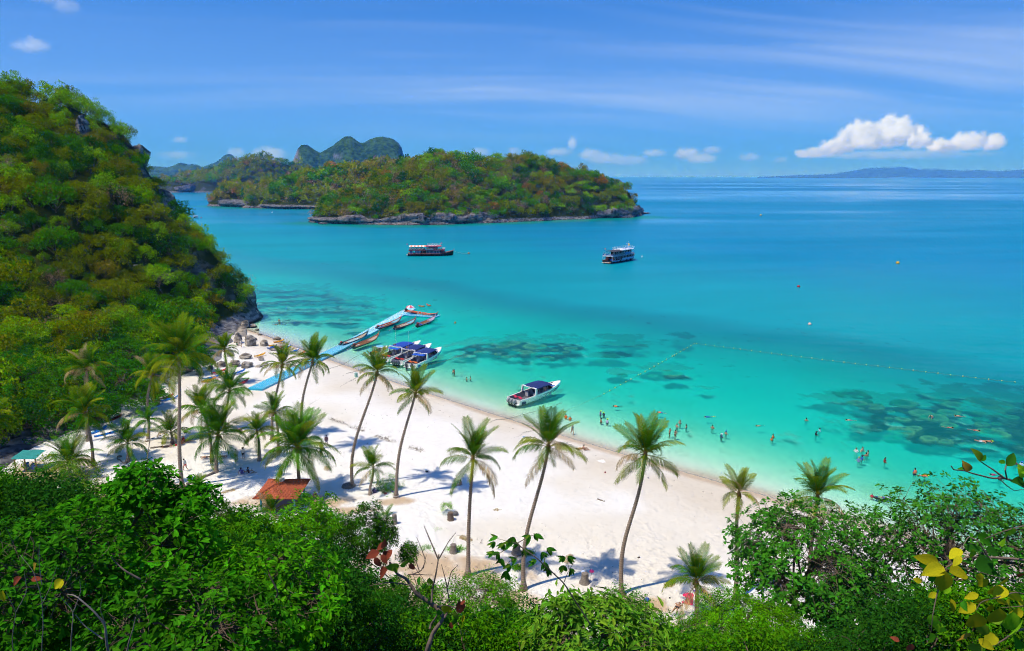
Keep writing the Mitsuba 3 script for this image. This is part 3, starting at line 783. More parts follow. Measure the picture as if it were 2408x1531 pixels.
def frond(rng, L, droop, col, tipcol, nl=46, lw=.046, leaflet=.27, hang=.45, ragged=.0, rise=0.0):
    """one feather leaf along +x from the origin, curving down: midrib and two rows of hanging leaflets"""
    s = np.linspace(0, 1, 12); ang = rise - droop * s ** 1.35
    seg = L / 11; x = np.r_[0, np.cumsum(np.cos(ang[:-1]) * seg)]; z = np.r_[0, np.cumsum(np.sin(ang[:-1]) * seg)]
    y = L * .05 * rng.normal() * s ** 2
    P = np.stack([x, y, z], 1)
    rv, rf = tube(P, np.interp(s, [0, .12, 1], [.055, .03, .008]) * L / 3.4, 4, cap=False)
    u = np.linspace(.14, .985, nl); C = np.stack([np.interp(u, s, P[:, i]) for i in range(3)], 1)
    tg = unit(np.stack([np.interp(u, s, np.gradient(P[:, i])) for i in range(3)], 1)); up = np.array([0, 0, 1.0])
    side = unit(np.cross(tg, up)); nn = np.cross(side, tg)
    vs, fs, cs, k = [rv], [rf], [np.tile(np.array(tipcol) * .9, (len(rv), 1))], len(rv)
    for sg in (-1, 1):
        ll = leaflet * L * (.55 + .75 * np.sin(PI * np.clip(u * .96 + .06, 0, 1)) ** .8) * rng.uniform(.86, 1.1, nl) * .78
        keep = rng.random(nl) > ragged
        h = hang * (.7 + .6 * rng.random(nl)) * (.6 + .7 * u)
        d = unit(side * sg * (1.0 - .25 * u)[:, None] + tg * (.45 + .35 * u)[:, None] + nn * .22 - up * h[:, None])
        tip = C + d * (ll * .62)[:, None] + unit(d - up * (.9 * h)[:, None]) * (ll * .38)[:, None]
        mid = C + d * (ll * .55)[:, None]
        w = lw * L / 3.4; wv = tg * w
        q = np.stack([C - wv * .45, C + wv * .45, mid - wv * .6, mid + wv * .6, tip], 1)[keep]
        c0 = tint(rng, col, nl, .7, 1.3, .1); mixu = np.clip((u - .55) * 1.3 + rng.normal(0, .18, nl), 0, 1)[:, None]
        c0 = (c0 * (1 - mixu * .6) + np.array(tipcol) * mixu * .6)[keep]
        m = len(q); F = np.array([[0, 1, 3], [0, 3, 2], [2, 3, 4]])
        vs.append(q.reshape(-1, 3)); fs.append((F[None] + (np.arange(m) * 5)[:, None, None] + k).reshape(-1, 3)); cs.append(np.repeat(c0, 5, 0)); k += m * 5
    return np.vstack(vs), np.vstack(fs), np.clip(np.vstack(cs), .004, .8)


frng = np.random.default_rng(77)
FR = {}
for kind, (col, tc, rag) in {'green': (FR_GREEN, FR_YEL, .0), 'yellow': ((.20, .275, .010), FR_YEL, .05), 'dry': (FR_DRY, (.5, .42, .26), .18), 'fresh': ((.062, .25, .008), (.20, .35, .012), 0)}.items():
    for dn, (dro, ri, hang) in {'up': (.55, .1, .10), 'mid': (1.5, .25, .55), 'low': (1.9, .25, .95), 'down': (1.1, -.2, 1.0)}.items():
        for v in range(2):
            fv, ff, fc = frond(frng, 3.6, dro * (1 + .12 * v), col, tc, hang=hang, ragged=rag, rise=ri)
            FR[kind, dn, v] = ply_c(fv, ff, 'leaf', False, fc)


def palm(label, base, crown, Y=None, size=1.0, n=22, r=.23, mixk=('green', .72, 'yellow', .2, 'dry', .08), lean=1.5, seed=0, tall=True, grp='coconut palms along the beach', nuts=True, upf=1.0, name='coconut_palm'):
    """base, crown: photo points of the trunk foot on the sand and of the crown's heart"""
    rng = np.random.default_rng(900 + seed)
    B = on_sand(*base) if not callable(base) else base()
    C = atY(*crown, B[1] + lean) if Y is None else atY(*crown, Y)
    k = thing(name, label, 'palm tree', grp)
    if B[0] < -25: size, n = size * 1.05, n + 3
    h = np.linalg.norm(C - B); s = np.linspace(0, 1, 15)[:, None]
    dv = C - B; bow = np.array([-dv[0] * .32, 0, 0]) * np.sin(s * PI) ** 1.2 * (1 - .5 * s)
    P = B - [0, 0, .3] + (dv + [0, 0, .3]) * s + bow + rng.normal(size=3) * .012 * h * np.sin(2 * PI * s)
    rad = r * (.62 + .38 * (1 - s[:, 0])) + r * 1.0 * np.exp(-s[:, 0] * h / .45)
    part(k, 'trunk', tube(P, rad, 9), 'palm_trunk', smooth=True)
    ax = unit(P[-1] - P[-2])
    ga = 2.399963; kinds = [mixk[i] for i in range(0, len(mixk), 2)]; ws = np.array([mixk[i] for i in range(1, len(mixk), 2)], float)
    for i in range(n):
        q = i / (n - 1); az = i * ga + rng.normal(0, .15)
        el = (1.42 - 1.25 * q if q < .5 else .75 - 1.1 * (q - .5) * 2) * upf + rng.normal(0, .13)      # young leaves stand, old ones hang
        dn = 'up' if q < .5 else 'mid' if q < .66 else 'low' if q < .95 else 'down'
        w = ws.copy()
        if 'dry' in kinds: w[kinds.index('dry')] *= 3.5 if q > .8 else .25
        if 'yellow' in kinds: w[kinds.index('yellow')] *= 2.2 if q > .5 else .5
        kd = kinds[rng.choice(len(kinds), p=w / w.sum())]
        sc = size * rng.uniform(1.02, 1.28) * (.8 if q < .1 else .92 if q < .5 else 1)
        m = mat((0, 0, 0), az, sc) @ mat(ry=-el, rx=rng.normal(0, .35))
        m[:3, 3] = P[-1] + ax * (.25 - .5 * q) * size
        key = numbered(k + '__frond'); scene[key] = {**FR[kd, dn, rng.integers(2)], 'to_world': T4(m)}
    if nuts:
        nm = []
        for i in range(9):
            a = rng.uniform(0, 6.28); nm.append(ico(P[-1] + np.array([math.cos(a) * .28, math.sin(a) * .28, -.28 - .2 * rng.random()]) * size, .125 * size, 1))
        part(k, 'coconut_bunch', cat(*nm), 'matte', (.20, .17, .035), smooth=True)
        part(k, 'crown_fibre', tr(ico(r=(.2, .2, .42), sub=2), mat(P[-1] - ax * .15)), 'matte', (.22, .13, .06), smooth=True)
    return k


GY = ('green', .45, 'yellow', .4, 'dry', .15)
GR = ('green', .4, 'yellow', .2, 'dry', .4)
FG = ('fresh', .5, 'green', .4, 'yellow', .1)
palm('tall leaning palm right of the big one, with a brown root mound', (828, 1146), (887, 876), size=.86, seed=1, mixk=GY)
palm('tall leaning palm with a rope round its flared foot', (930, 1172), (977, 925), size=.92, seed=2)
palm('tall straight palm in the middle of the front row', (1100, 1352), (1112, 1077), size=.98, seed=3, lean=1)
palm('slender leaning palm in the front row, upright tuft', (1231, 1383), (1290, 1048), size=1.0, seed=4, n=21)
palm('slender curved palm at the right end of the front row', (1462, 1400), (1517, 1066), size=1.0, seed=5, n=22)
palm('thin leaning palm behind the biggest palm, beside the walkway', (702, 1062), (736, 848), size=.92, seed=6)
palm('leaning palm crossing in front of the floating walkway', (640, 1030), (664, 858), size=.88, seed=7, mixk=GY)
palm('biggest bushy palm, standing over the tiled roof', (702, 1172), (700, 1052), size=1.32, seed=8, n=32, mixk=FG, r=.26)
palm('tallest palm at left with a thick curved trunk', (428, 1147), (420, 838), size=1.28, seed=9, n=26, r=.27)
palm('tall straight palm in front of the jungle at far left', (207, 1040), (203, 866), size=.98, seed=10, mixk=GR)
palm('palm at far left just in front of the tall straight one', (219, 1095), (200, 970), size=1.06, seed=11)
palm('pale drooping palm left of the tallest palm', (345, 1040), (360, 880), size=.9, seed=12, mixk=GR)
palm('palm behind the thatch of fronds, nearest the red kayak', (528, 1012), (540, 918), size=1.0, seed=14, n=26, mixk=FG)
palm('palm with a leaning trunk right of the tallest palm', (500, 1084), (474, 962), size=.98, seed=15)
palm('thick short palm in front of the leaning trunk', (507, 1110), (513, 1022), size=1.18, seed=16, n=26, r=.26, mixk=FG)
palm('low young palm behind the rubbish heap', (298, 1086), (300, 1040), size=.92, seed=17, n=21, mixk=FG, nuts=False)
palm('low grey young palm by the resting people in red', (403, 1046), (402, 1016), size=.80, seed=18, n=19, mixk=GR, nuts=False)
palm('bushy low palm at the jungle edge, lower left', (161, 1130), (162, 1088), size=1.0, seed=19, n=26, mixk=FG, nuts=False)
palm('palm cut off by the left edge of the picture', (-14, 1075), (-22, 985), size=.9, seed=20, n=21)
palm('grey headed palm in front of the boulders', (535, 905), (528, 822), size=.82, seed=21, n=22, mixk=GR)
palm('small palm between the biggest palm and the thick short one', (610, 1082), (604, 1014), size=.74, seed=22, n=21)
palm('short palm with a stout foot beside the shady bush', (870, 1168), (877, 1098), size=.72, seed=23, n=21, r=.19, nuts=False)
palm('sprouting young palm beside the tall stump', (908, 1228), (906, 1222), size=.48, seed=24, n=10, mixk=FG, nuts=False, upf=.9)
palm('big palm in front of the spreading tree at right', (1640, 1480), (1636, 1368), size=.86, seed=25, n=22)
palm('palm rising behind the right hand tree top', (1896, 1440), (1922, 1166), size=.9, seed=26, n=21)
palm('dry topped palm standing behind the spreading tree', (1728, 1410), (1737, 1160), size=.70, seed=27, n=17, mixk=('yellow', .5, 'dry', .5))
palm('palm half hidden behind the biggest palm', (655, 1060), (646, 970), size=.82, seed=28)
palm('thin areca palm on a pole straight trunk', (348, 1150), (348, 988), size=.48, seed=13, n=20, r=.07, mixk=('fresh', 1), nuts=False, grp='other palms', name='areca_palm')
palm('low palm fronds sticking out above the foreground bushes', (655, 1225), (640, 1205), size=.7, seed=31, n=11, mixk=GR, nuts=False, grp='other palms')
palm('dry palm fronds beside the foreground bush at left', (480 * .98, 1170), (466, 1160), size=.62, seed=32, n=11, mixk=GR, nuts=False, grp='other palms')

g_und = protos('under_crown', 700, 34, 46, .10, .33, 1.2, 1)
# ---------------------------------------------------------------- trees and bushes of the beach edge and the foreground


def foot_h(X, Y):
    """steep bank under the viewpoint, down to the back of the beach"""
    return np.interp(np.asarray(Y, float), [-60, -1, 4, 12, 22, 34, 46, 54], [44, 39.5, 33, 25, 17, 9, 3.5, 1.5])


def bank_h(X, Y):
    p = np.stack([X, Y, X * 0], -1); return foot_h(X, Y) + vnoise(p, .2, 41, 4) * 2.0 - 1.2


add('viewpoint_bank', grid(np.arange(-70, 70, 1.2), np.arange(-40, 50, 1.2), bank_h), 'soil', smooth=True)
tag('viewpoint_bank', 'steep wooded bank below the viewpoint', 'slope', kind='structure')


def tree(name, label, catg, c, Y, rx, rz, ncl, clr, per, leaf, col, tpl=OB, wid=.5, ry=None, seed=0, group=None, up=.6, low=-.5, inner=.35, trunk_r=.09, root=None, k=6, rosette=True, bark='bark', hue=.14, lo=.6, hi=1.35, sparse=1.0):
    """c: photo point of the crown's centre, at distance Y; rx, rz: half sizes in photo px; every leaf is a small mesh of its own"""
    rng = np.random.default_rng(2000 + seed)
    cw = atY(*c, Y); pxm = (Y * math.cos(TILT) + (H_EYE - cw[2]) * math.sin(TILT)) / FOC
    R = np.array([rx * pxm, (ry or rx) * pxm, rz * pxm])
    C = cw + crown_pts(rng, ncl, R, low, inner) + rng.normal(size=(1, 3)) * 0
    if tpl is OB and leaf * FOC / Y < 9: tpl = RH
    n = len(C); out = unit((C - cw) / R + [0, 0, up])
    if rosette:
        m = n * per; ax = np.repeat(out, per, 0); t1 = unit(np.cross(ax, [.3, .2, .9])); t2 = np.cross(ax, t1)
        a = rng.uniform(0, 2 * PI, m); rad = t1 * np.cos(a)[:, None] + t2 * np.sin(a)[:, None]
        d = unit(rad + ax * rng.uniform(-.15, .8, m)[:, None] - [0, 0, .12]); nn = unit(ax + .5 * rng.normal(size=(m, 3)) + [0, 0, .4])
        p = np.repeat(C, per, 0) + ax * (rng.uniform(-.9, .5, m) * clr)[:, None] + rad * (rng.random(m) ** 1.2 * clr)[:, None] + rng.normal(size=(m, 3)) * clr * .22
        L = leaf * rng.uniform(.6, 1.25, m)
        cc = np.clip(tint(rng, col, m, lo, hi, hue) * np.repeat(tint(rng, (1, 1, 1), n, .5, 1.5, .12), per, 0), .003, .8)
        lv, lf, lc = leaves(p, d, nn, L, L * wid, tpl, cc)
    else:
        lv, lf, lc = puffs(rng, C, np.full(n, clr) * rng.uniform(.7, 1.3, n), per, leaf, col, tpl, up=up, wid=wid, hue=hue)
    key = thing(name, label, catg, group)
    part(key, 'crown', (lv, lf), 'leaf', lc, kind='stuff')
    if root is None:
        root = np.array([cw[0] + rng.normal() * R[0] * .15, cw[1] + .3 * R[1], 0]); root[2] = float(np.maximum(bank_h(root[:1], root[1:2])[0], ground(root[0], root[1]))) - .3
    fork = cw + np.array([0, .1 * R[1], -R[2] * (.75 if low < -.3 else .4)])
    if fork[2] < root[2] + .2: fork = root + [0, 0, max(R[2] * .3, .2)]
    part(key, 'trunk', limbs(rng, root, fork, C, k, trunk_r, sides=5), bark, smooth=True)
    return key


GREEN_HOT, DEEP, LEAFY = (.10, .42, .012), (.045, .26, .012), (.16, .46, .012)
# dense hibiscus thicket at the jungle edge on the left
for i, (x, y, Y, rx, rz, lab) in enumerate([(40, 900, 112, 105, 75, 'bright green thicket tree against the left edge'), (165, 915, 110, 95, 70, 'bright green thicket tree below the jungle, second from the left edge'), (90, 1000, 104, 120, 70, 'lowest dense green thicket tree at the left'),
                                            (280, 890, 116, 75, 50, 'light green thicket tree behind the tall straight palm'), (335, 935, 113, 55, 42, 'loose leaved thicket tree by the pale palm'), (225, 975, 106, 55, 55, 'thicket tree above the blue boats'), (-40, 980, 100, 80, 90, 'thicket tree cut off by the left edge'), (300, 830, 128, 60, 36, 'thicket tree under the maroon roof'), (455, 850, 138, 45, 34, 'green bush tree between the tall palm and the boulders')]):
    tree('thicket_tree', lab, 'tree', (x, y), Y, rx, rz, 170, .75, 34, .34, [(.06, .30, .008), (.085, .31, .008), (.05, .27, .008)][i % 3], OB, .62, seed=i, group='thicket trees at the jungle edge', rosette=False, trunk_r=.26, low=-.3)
# spreading sea almond trees on the right
tree('spreading_tree', 'wide spreading tree with open branches, right of the front palms', 'tree', (1885, 1310), 37, 200, 150, 860, .15, 13, .27, (.075, .33, .022), OB, .6, seed=20, group='spreading trees at right', trunk_r=.17, k=13, low=-.75, inner=.3, up=.9, root=np.array([15.5, 38, 7.]))
tree('spreading_tree', 'spreading tree at the right edge with a flat domed top', 'tree', (2255, 1290), 35, 215, 135, 800, .15, 13, .27, (.07, .31, .022), OB, .6, seed=21, group='spreading trees at right', trunk_r=.17, k=13, low=-.8, inner=.3, up=.9, root=np.array([22.5, 36, 8.]))
tree('spreading_tree', 'dark lower spreading tree behind the yellow leaves', 'tree', (2060, 1450), 33, 190, 100, 640, .16, 14, .26, (.05, .23, .02), OB, .6, seed=22, group='spreading trees at right', trunk_r=.15, k=10, low=-.8, inner=.3, root=np.array([18., 34, 9.]))
# bushes and trees of the bank, far to near
tree('drooping_tree', 'bright green tree with drooping pointed leaves in front of the tiled roof', 'tree', (690, 1290), 44, 130, 105, 330, .42, 60, .30, (.15, .50, .008), LA, .34, seed=30, trunk_r=.13, low=-.85, up=.15)
tree('drooping_tree', 'drooping leaved green tree left of the tiled roof, lower', 'tree', (560, 1270), 41, 75, 70, 190, .42, 52, .28, (.13, .46, .008), LA, .34, seed=31, low=-.8, up=.2)
tree('young_tree', 'thin airy young tree right of the bright drooping tree', 'tree', (862, 1265), 46, 62, 85, 150, .3, 40, .25, (.06, .22, .008), OB, .42, seed=32, low=-.8, up=.5, trunk_r=.06)
tree('young_tree', 'airy sapling beside the sprouting palm', 'tree', (905, 1245), 47, 32, 35, 40, .3, 36, .24, (.08, .25, .008), OB, .42, seed=33, low=-.7, trunk_r=.04)
tree('bank_bush', 'round glossy green bush at the bottom centre', 'bush', (1130, 1440), 29, 125, 85, 330, .25, 40, .13, (0.126, 0.414, .006), OB, .5, seed=34, low=-.6)
tree('bank_bush', 'dark green bush left of the bare branches', 'bush', (900, 1465), 25, 110, 75, 300, .22, 34, .12, (0.033, 0.172, .006), OB, .5, seed=35, low=-.6)
tree('bank_bush', 'green bush at the bottom left of centre', 'bush', (700, 1470), 22, 125, 70, 320, .2, 36, .11, (0.081, 0.324, .006), OB, .5, seed=36, low=-.6)
tree('bank_bush', 'bright yellow green bush on the bottom edge', 'bush', (1130, 1535), 22, 120, 45, 200, .18, 32, .10, (.24, .52, .010), OB, .5, seed=37, low=-.5)
tree('bank_bush', 'green bush behind the long leaved plant', 'bush', (1480, 1465), 30, 95, 80, 230, .25, 34, .13, (0.090, 0.342, .006), OB, .48, seed=38, low=-.6)
tree('bank_bush', 'bright dense bush with tiny leaves right of the beach towels', 'bush', (1775, 1540), 28, 170, 100, 800, .24, 60, .12, (0.153, 0.486, .006), OB, .5, seed=39, low=-.5, inner=.75)
tree('bank_bush', 'low dense bush between the towels and the long leaved plant', 'bush', (1580, 1520), 29, 60, 45, 150, .25, 40, .1, (0.108, 0.396, .006), OB, .5, seed=40, low=-.5)
tree('bank_bush', 'dark bush in the bottom right corner', 'bush', (2180, 1520), 24, 140, 60, 260, .25, 30, .14, (.035, .17, .015), OB, .5, seed=41, low=-.6)
tree('bank_bush', 'pale leaved shrub at the lower left behind the big dark tree', 'bush', (70, 1165), 40, 150, 85, 300, .35, 26, .20, (.22, .40, .02), OB, .42, seed=42, low=-.8)
tree('bank_bush', 'light leaved open shrub in front of the low palm', 'bush', (215, 1190), 36, 95, 70, 190, .3, 24, .18, (.20, .42, .02), OB, .42, seed=43, low=-.8)
# the big round leaved trees close by at the lower left
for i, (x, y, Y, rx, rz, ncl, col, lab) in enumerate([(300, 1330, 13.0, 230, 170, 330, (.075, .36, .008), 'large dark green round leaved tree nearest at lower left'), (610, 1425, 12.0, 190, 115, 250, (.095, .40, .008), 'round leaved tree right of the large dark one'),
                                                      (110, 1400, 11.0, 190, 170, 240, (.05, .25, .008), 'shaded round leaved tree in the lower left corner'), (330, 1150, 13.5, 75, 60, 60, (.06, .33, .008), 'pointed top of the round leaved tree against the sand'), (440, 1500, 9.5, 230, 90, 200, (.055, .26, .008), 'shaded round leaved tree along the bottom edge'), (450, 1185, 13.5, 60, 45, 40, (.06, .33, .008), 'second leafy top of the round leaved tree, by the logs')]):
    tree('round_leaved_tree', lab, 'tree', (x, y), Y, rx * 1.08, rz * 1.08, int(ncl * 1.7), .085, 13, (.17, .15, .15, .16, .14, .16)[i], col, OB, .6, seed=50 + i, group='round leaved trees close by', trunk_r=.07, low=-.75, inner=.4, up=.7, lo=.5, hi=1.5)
tree('bank_bush', 'grey green shrubs on the bank behind the round leaved trees', 'bush', (830, 1420), 33, 100, 60, 160, .35, 34, .2, (.08, .26, .01), OB, .45, seed=60, low=-.6)
tree('bank_bush', 'low shrub at the sand edge below the thin palm', 'bush', (480, 1210), 40, 70, 40, 110, .3, 34, .2, (.06, .22, .01), OB, .45, seed=61, low=-.6)
for i, (x, y, Y, rx, rz, lab) in enumerate([(835, 1375, 44, 45, 50, 'airy shrub on the brown sand, left of the red leaves'), (935, 1385, 42, 40, 36, 'airy shrub behind the bare branches'), (1000, 1395, 43, 30, 24, 'low airy shrub right of the bare branches'), (800, 1235, 48, 28, 26, 'small airy shrub near the walking woman'), (960, 1300, 47, 22, 24, 'little shrub on the brown sand below the sprouting palm')]):
    tree('airy_shrub', lab, 'shrub', (x, y), Y, rx, rz, 70, .28, 26, .2, (.08, .27, .010), OB, .45, seed=90 + i, group='airy shrubs at the back of the beach', low=-.8, trunk_r=.035)
# little plants on the sand
tree('sapling', 'small lime green sapling behind the short stump', 'sapling', (1050, 1192), 76, 17, 13, 26, .22, 26, .14, (.30, .62, .01), OB, .6, seed=70, trunk_r=.03, low=-.4, root=on_sand(1056, 1222))
tree('shade_bush', 'loose leafy bush shading people between two palms', 'bush', (912, 1140), 83, 34, 26, 60, .45, 26, .2, (.20, .48, .015), OB, .55, seed=71, trunk_r=.05, low=-.6, root=on_sand(905, 1168))
for i, (x, y, r, lab) in enumerate([(783, 1181, 20, 'patch of green creeper on the sand beside the walking woman'), (1027, 1247, 15, 'patch of green creeper on the sand below the sapling'), (1070, 1292, 20, 'grass tuft around the cut stump'), (1240, 1300, 14, 'grass tuft in front of the brown stump'), (430, 1165, 34, 'grassy patch by the fallen logs'), (1215, 1335, 12, 'thin grass tuft left of the leaning palm foot'), (395, 1100, 12, 'grass by the small log left of the tallest palm'), (1000, 1290, 16, 'sparse grass on the brown sand')]):
    g = np.random.default_rng(300 + i); c = on_sand(x, y); m = 420; rr = r * c[1] / FOC * 1.1
    q = g.normal(size=(m, 2)) * [rr * .55, rr * .4]; P = np.column_stack([c[0] + q[:, 0], c[1] + q[:, 1], np.full(m, c[2])]); P[:, 2] = ground(P[:, 0], P[:, 1]) + .01
    d = unit(g.normal(size=(m, 3)) * [.8, .8, .2] + [0, 0, .7]); lv, lf, lc = leaves(P, d, g.normal(size=(m, 3)), g.uniform(.12, .34, m), .09, RH, tint(g, (.16, .42, .02), m))
    k = numbered('ground_creeper'); add(k, (lv, lf), 'leaf', lc); tag(k, lab, 'grass', kind='stuff')

# undergrowth that closes the bank below the trees: photo line above which nothing of it shows
LINE = np.array([(0, 1130), (150, 1175), (400, 1230), (560, 1265), (800, 1330), (860, 1420), (1050, 1455), (1250, 1470), (1300, 1500), (1560, 1510), (1620, 1530), (1720, 1500), (1900, 1490), (1960, 1500), (2200, 1420), (2407, 1400)])
g = np.random.default_rng(8); cnt = 0
for i in range(1100):
    x = g.uniform(-60, 2460); y = np.interp(x, LINE[:, 0], LINE[:, 1]) + 45 + 160 * g.random() ** 1.3
    Y = g.uniform(20, 38); c = atY(x, y, Y)
    if i > 800: x, y = g.uniform(-40, 800), g.uniform(1380, 1600); Y = g.uniform(16, 30); c = atY(x, y, Y)
    if y > 1640 or c[2] < float(bank_h(c[:1], c[1:2])[0]) + .3: continue
    kind = ['green', 'dark', 'dark', 'green', 'dark', 'dark'][g.integers(6)] if 500 < x < 1800 else ['dark', 'dark', 'green'][g.integers(3)]; s = g.uniform(1.0, 1.6)
    scene[f'bank_undergrowth__{numbered_stuff("bank_undergrowth"):03d}'] = {'type': 'instance', 'to_world': T4(mat(c, g.uniform(0, 6.3), s)), 'g': {'type': 'ref', 'id': f'under_crown_{kind}_0'}}
tag('bank_undergrowth', 'dense green undergrowth on the bank below the viewpoint', 'undergrowth', kind='stuff')
# ---------------------------------------------------------------- branches close to the viewpoint


def big_leaf(L, Wd, curl, fold, col, rng):
    """a single leaf along +x with a folded midrib, a pointed tip and a wavy edge"""
    u = np.linspace(0, 1, 8); w = Wd * L * np.sin(PI * u ** .8) ** .85; w[-1] = 0
    z = -curl * L * u ** 2; x = L * (u - .12 * curl * u ** 2)
    rows = []
    for s in (-1, -.5, 0, .5, 1):
        rows.append(np.stack([x, s * w, z + abs(s) * fold * w + (abs(s) > .9) * .05 * L * np.sin(u * 9 + s) * u * (1 - u)], 1))
    v, f = loft(np.array(rows), close=False)
    c = np.tile(np.array(col), (len(v), 1)) * rng.uniform(.88, 1.15)
    return v, f, np.clip(c, .003, .8)


LEAFCOL = {'y': (.46, .43, .012), 'l': (.22, .50, .015), 'g': (.05, .24, .012), 'd': (.03, .14, .012), 'r': (.24, .055, .03), 'o': (.40, .26, .03), 'e': (.16, .30, .02)}


def facing(p, q, rng, tilt=.36):
    """a frame with x from p to q, z turned towards the sky and somewhat at random"""
    x = unit(q - p); up = unit(np.array([-.1, -.75, .55]) + rng.normal(size=3) * tilt); y = unit(np.cross(up, x)); z = np.cross(x, y)
    m = np.eye(4); m[:3, 0], m[:3, 1], m[:3, 2], m[:3, 3] = x, y, z, p
    return m


def near_branch(name, label, catg, P, Y, stems, lvs, seed, bark='bark', wd=.26, depth=.18, r0=.012):
    """stems: lists of photo points (with radius factors), lvs: leaves from photo point to photo point"""
    rng = np.random.default_rng(seed); key = thing(name, label, catg)
    for rad, pts in stems:
        n = len(pts); off = np.cumsum(rng.normal(0, .05, n))
        q = np.array([atY(*P(*a), Y + o) for a, o in zip(pts, off)])
        t = np.linspace(0, n - 1, n * 4); q = np.stack([np.interp(t, np.arange(n), q[:, i]) for i in range(3)], 1)
        q[1:-1] = (q[:-2] + q[1:-1] * 2 + q[2:]) / 4
        part(key, 'branch', tube(q, r0 * rad * np.linspace(1, .4, len(q)), 6), bark, smooth=True)
    for (bx, by, tx, ty, c) in lvs:
        o = rng.normal(0, depth); p = atY(*P(bx, by), Y + o); q = atY(*P(tx, ty), Y + o + rng.normal(0, .04)); L = norm(q - p) * 1.05
        v, f, cc = big_leaf(L, wd * rng.uniform(.85, 1.15), rng.uniform(.1, .4), rng.uniform(.15, .45), np.array(LEAFCOL[c]) * rng.uniform(.75, 1.2), rng)
        part(key, 'leaf', (v, f), 'leaf', cc, smooth=True, xf=facing(p, q, rng))
    return key


PA = lambda x, y: ((3480 + x * .4932) / 1.7017, (1850 + y * .4932) / 1.7017)
yl = [(555, 800, 380, 780, 'y'), (600, 850, 440, 900, 'y'), (610, 880, 580, 1060, 'y'), (640, 890, 800, 910, 'y'), (740, 705, 650, 765, 'y'), (745, 765, 670, 835, 'y'), (770, 700, 910, 700, 'd'), (935, 700, 1050, 745, 'd'), (850, 850, 1025, 800, 'd'), (865, 600, 1010, 650, 'g'), (500, 820, 390, 850, 'g'), (420, 970, 355, 945, 'y'),
      (550, 1065, 465, 1090, 'y'), (655, 1105, 690, 1220, 'y'), (860, 1150, 725, 1215, 'y'), (860, 1215, 850, 1380, 'y'), (960, 1100, 870, 1160, 'y'), (1050, 990, 975, 1100, 'y'), (960, 950, 860, 1010, 'y'), (900, 900, 880, 975, 'y'), (880, 1070, 770, 1100, 'y'), (1100, 1020, 1020, 1080, 'y'), (1180, 1040, 1150, 1140, 'y'), (1060, 1100, 1080, 1180, 'y'),
      (1050, 1180, 995, 1335, 'y'), (1100, 1240, 1040, 1330, 'e'), (1245, 1210, 1140, 1240, 'y'), (1160, 1210, 1130, 1390, 'l'), (1240, 1270, 1160, 1430, 'l'), (510, 1230, 535, 1380, 'l'), (490, 1380, 500, 1510, 'l'), (540, 1325, 580, 1350, 'l'), (830, 1400, 690, 1440, 'o'), (880, 1430, 1000, 1520, 'y'), (1030, 1390, 930, 1480, 'y'), (920, 1490, 790, 1520, 'e'),
      (1140, 1490, 1060, 1515, 'y'), (240, 1450, 170, 1415, 'r'), (1100, 570, 1130, 690, 'l'), (1160, 530, 1150, 610, 'l'), (800, 560, 822, 620, 'g'), (920, 1180, 970, 1260, 'd'), (1190, 910, 1260, 920, 'r'), (1010, 1020, 1120, 1020, 'y'), (990, 1150, 930, 1230, 'y'), (1200, 1100, 1260, 1180, 'y'), (1100, 1130, 1180, 1190, 'y'), (930, 1300, 900, 1420, 'e'),
      (720, 820, 730, 930, 'g'), (640, 1000, 620, 1060, 'l'), (340, 1470, 310, 1540, 'r'), (980, 560, 1040, 600, 'g'), (560, 900, 470, 960, 'g'), (1200, 720, 1260, 760, 'g'), (830, 700, 840, 790, 'l'), (1000, 860, 940, 900, 'g'), (1120, 930, 1060, 1000, 'y'), (1060, 1300, 1120, 1400, 'd'), (1170, 1400, 1240, 1480, 'g'), (760, 1120, 770, 1200, 'g')]
near_branch('leafy_branch', 'near branch of yellow green leaves hanging in at the lower right', 'branch', PA, 4.6,
            [(1.0, [(1330, 800), (1150, 780), (960, 770), (780, 765), (620, 850), (600, 870)]), (.6, [(960, 770), (880, 640), (800, 600), (740, 700)]), (.8, [(1330, 1330), (1180, 1370), (1100, 1430), (980, 1500), (860, 1440)]), (.5, [(1330, 1000), (1180, 960), (1020, 930), (860, 880)]), (.5, [(610, 870), (540, 1080), (510, 1230), (495, 1380)]), (.5, [(1330, 1090), (1180, 1050), (1050, 1090), (900, 1130), (860, 1200)]), (.4, [(1330, 1160), (1180, 1170), (1060, 1180)]), (.5, [(1330, 500), (1180, 530), (1050, 570), (930, 620)])], yl, 11, wd=.30, depth=.14, r0=.011)
near_branch('leafy_branch', 'thin twig with a few leaves reaching in over the water at right', 'branch', PA, 5.6,
            [(1.0, [(1330, 240), (1249, 200), (1150, 145), (1080, 128), (990, 130), (830, 90), (760, 65), (680, 62), (658, 30)]), (.8, [(1090, 128), (1000, 60), (905, 0), (890, -20)]), (.7, [(1110, 130), (1095, 60), (1108, 10), (1115, -30)]), (.5, [(1050, 135), (1110, 190), (1170, 232), (1260, 215)]), (.4, [(770, 65), (748, 30), (750, 5)])],
            [(815, 68, 768, 10, 'o'), (765, 52, 722, 45, 'g'), (1108, 30, 1190, -75, 'd'), (1100, 10, 1035, -20, 'g'), (900, -10, 870, -100, 'e'), (905, -10, 940, -60, 'g'), (1249, 160, 1190, 145, 'd'), (1260, 120, 1235, 50, 'l'), (1290, 90, 1230, 80, 'l'), (1240, 45, 1190, 50, 'l')], 12, wd=.27, depth=.04, r0=.011)
PB = lambda x, y: ((1200 + x * .4983) / 1.7017, (1850 + y * .4983) / 1.7017)
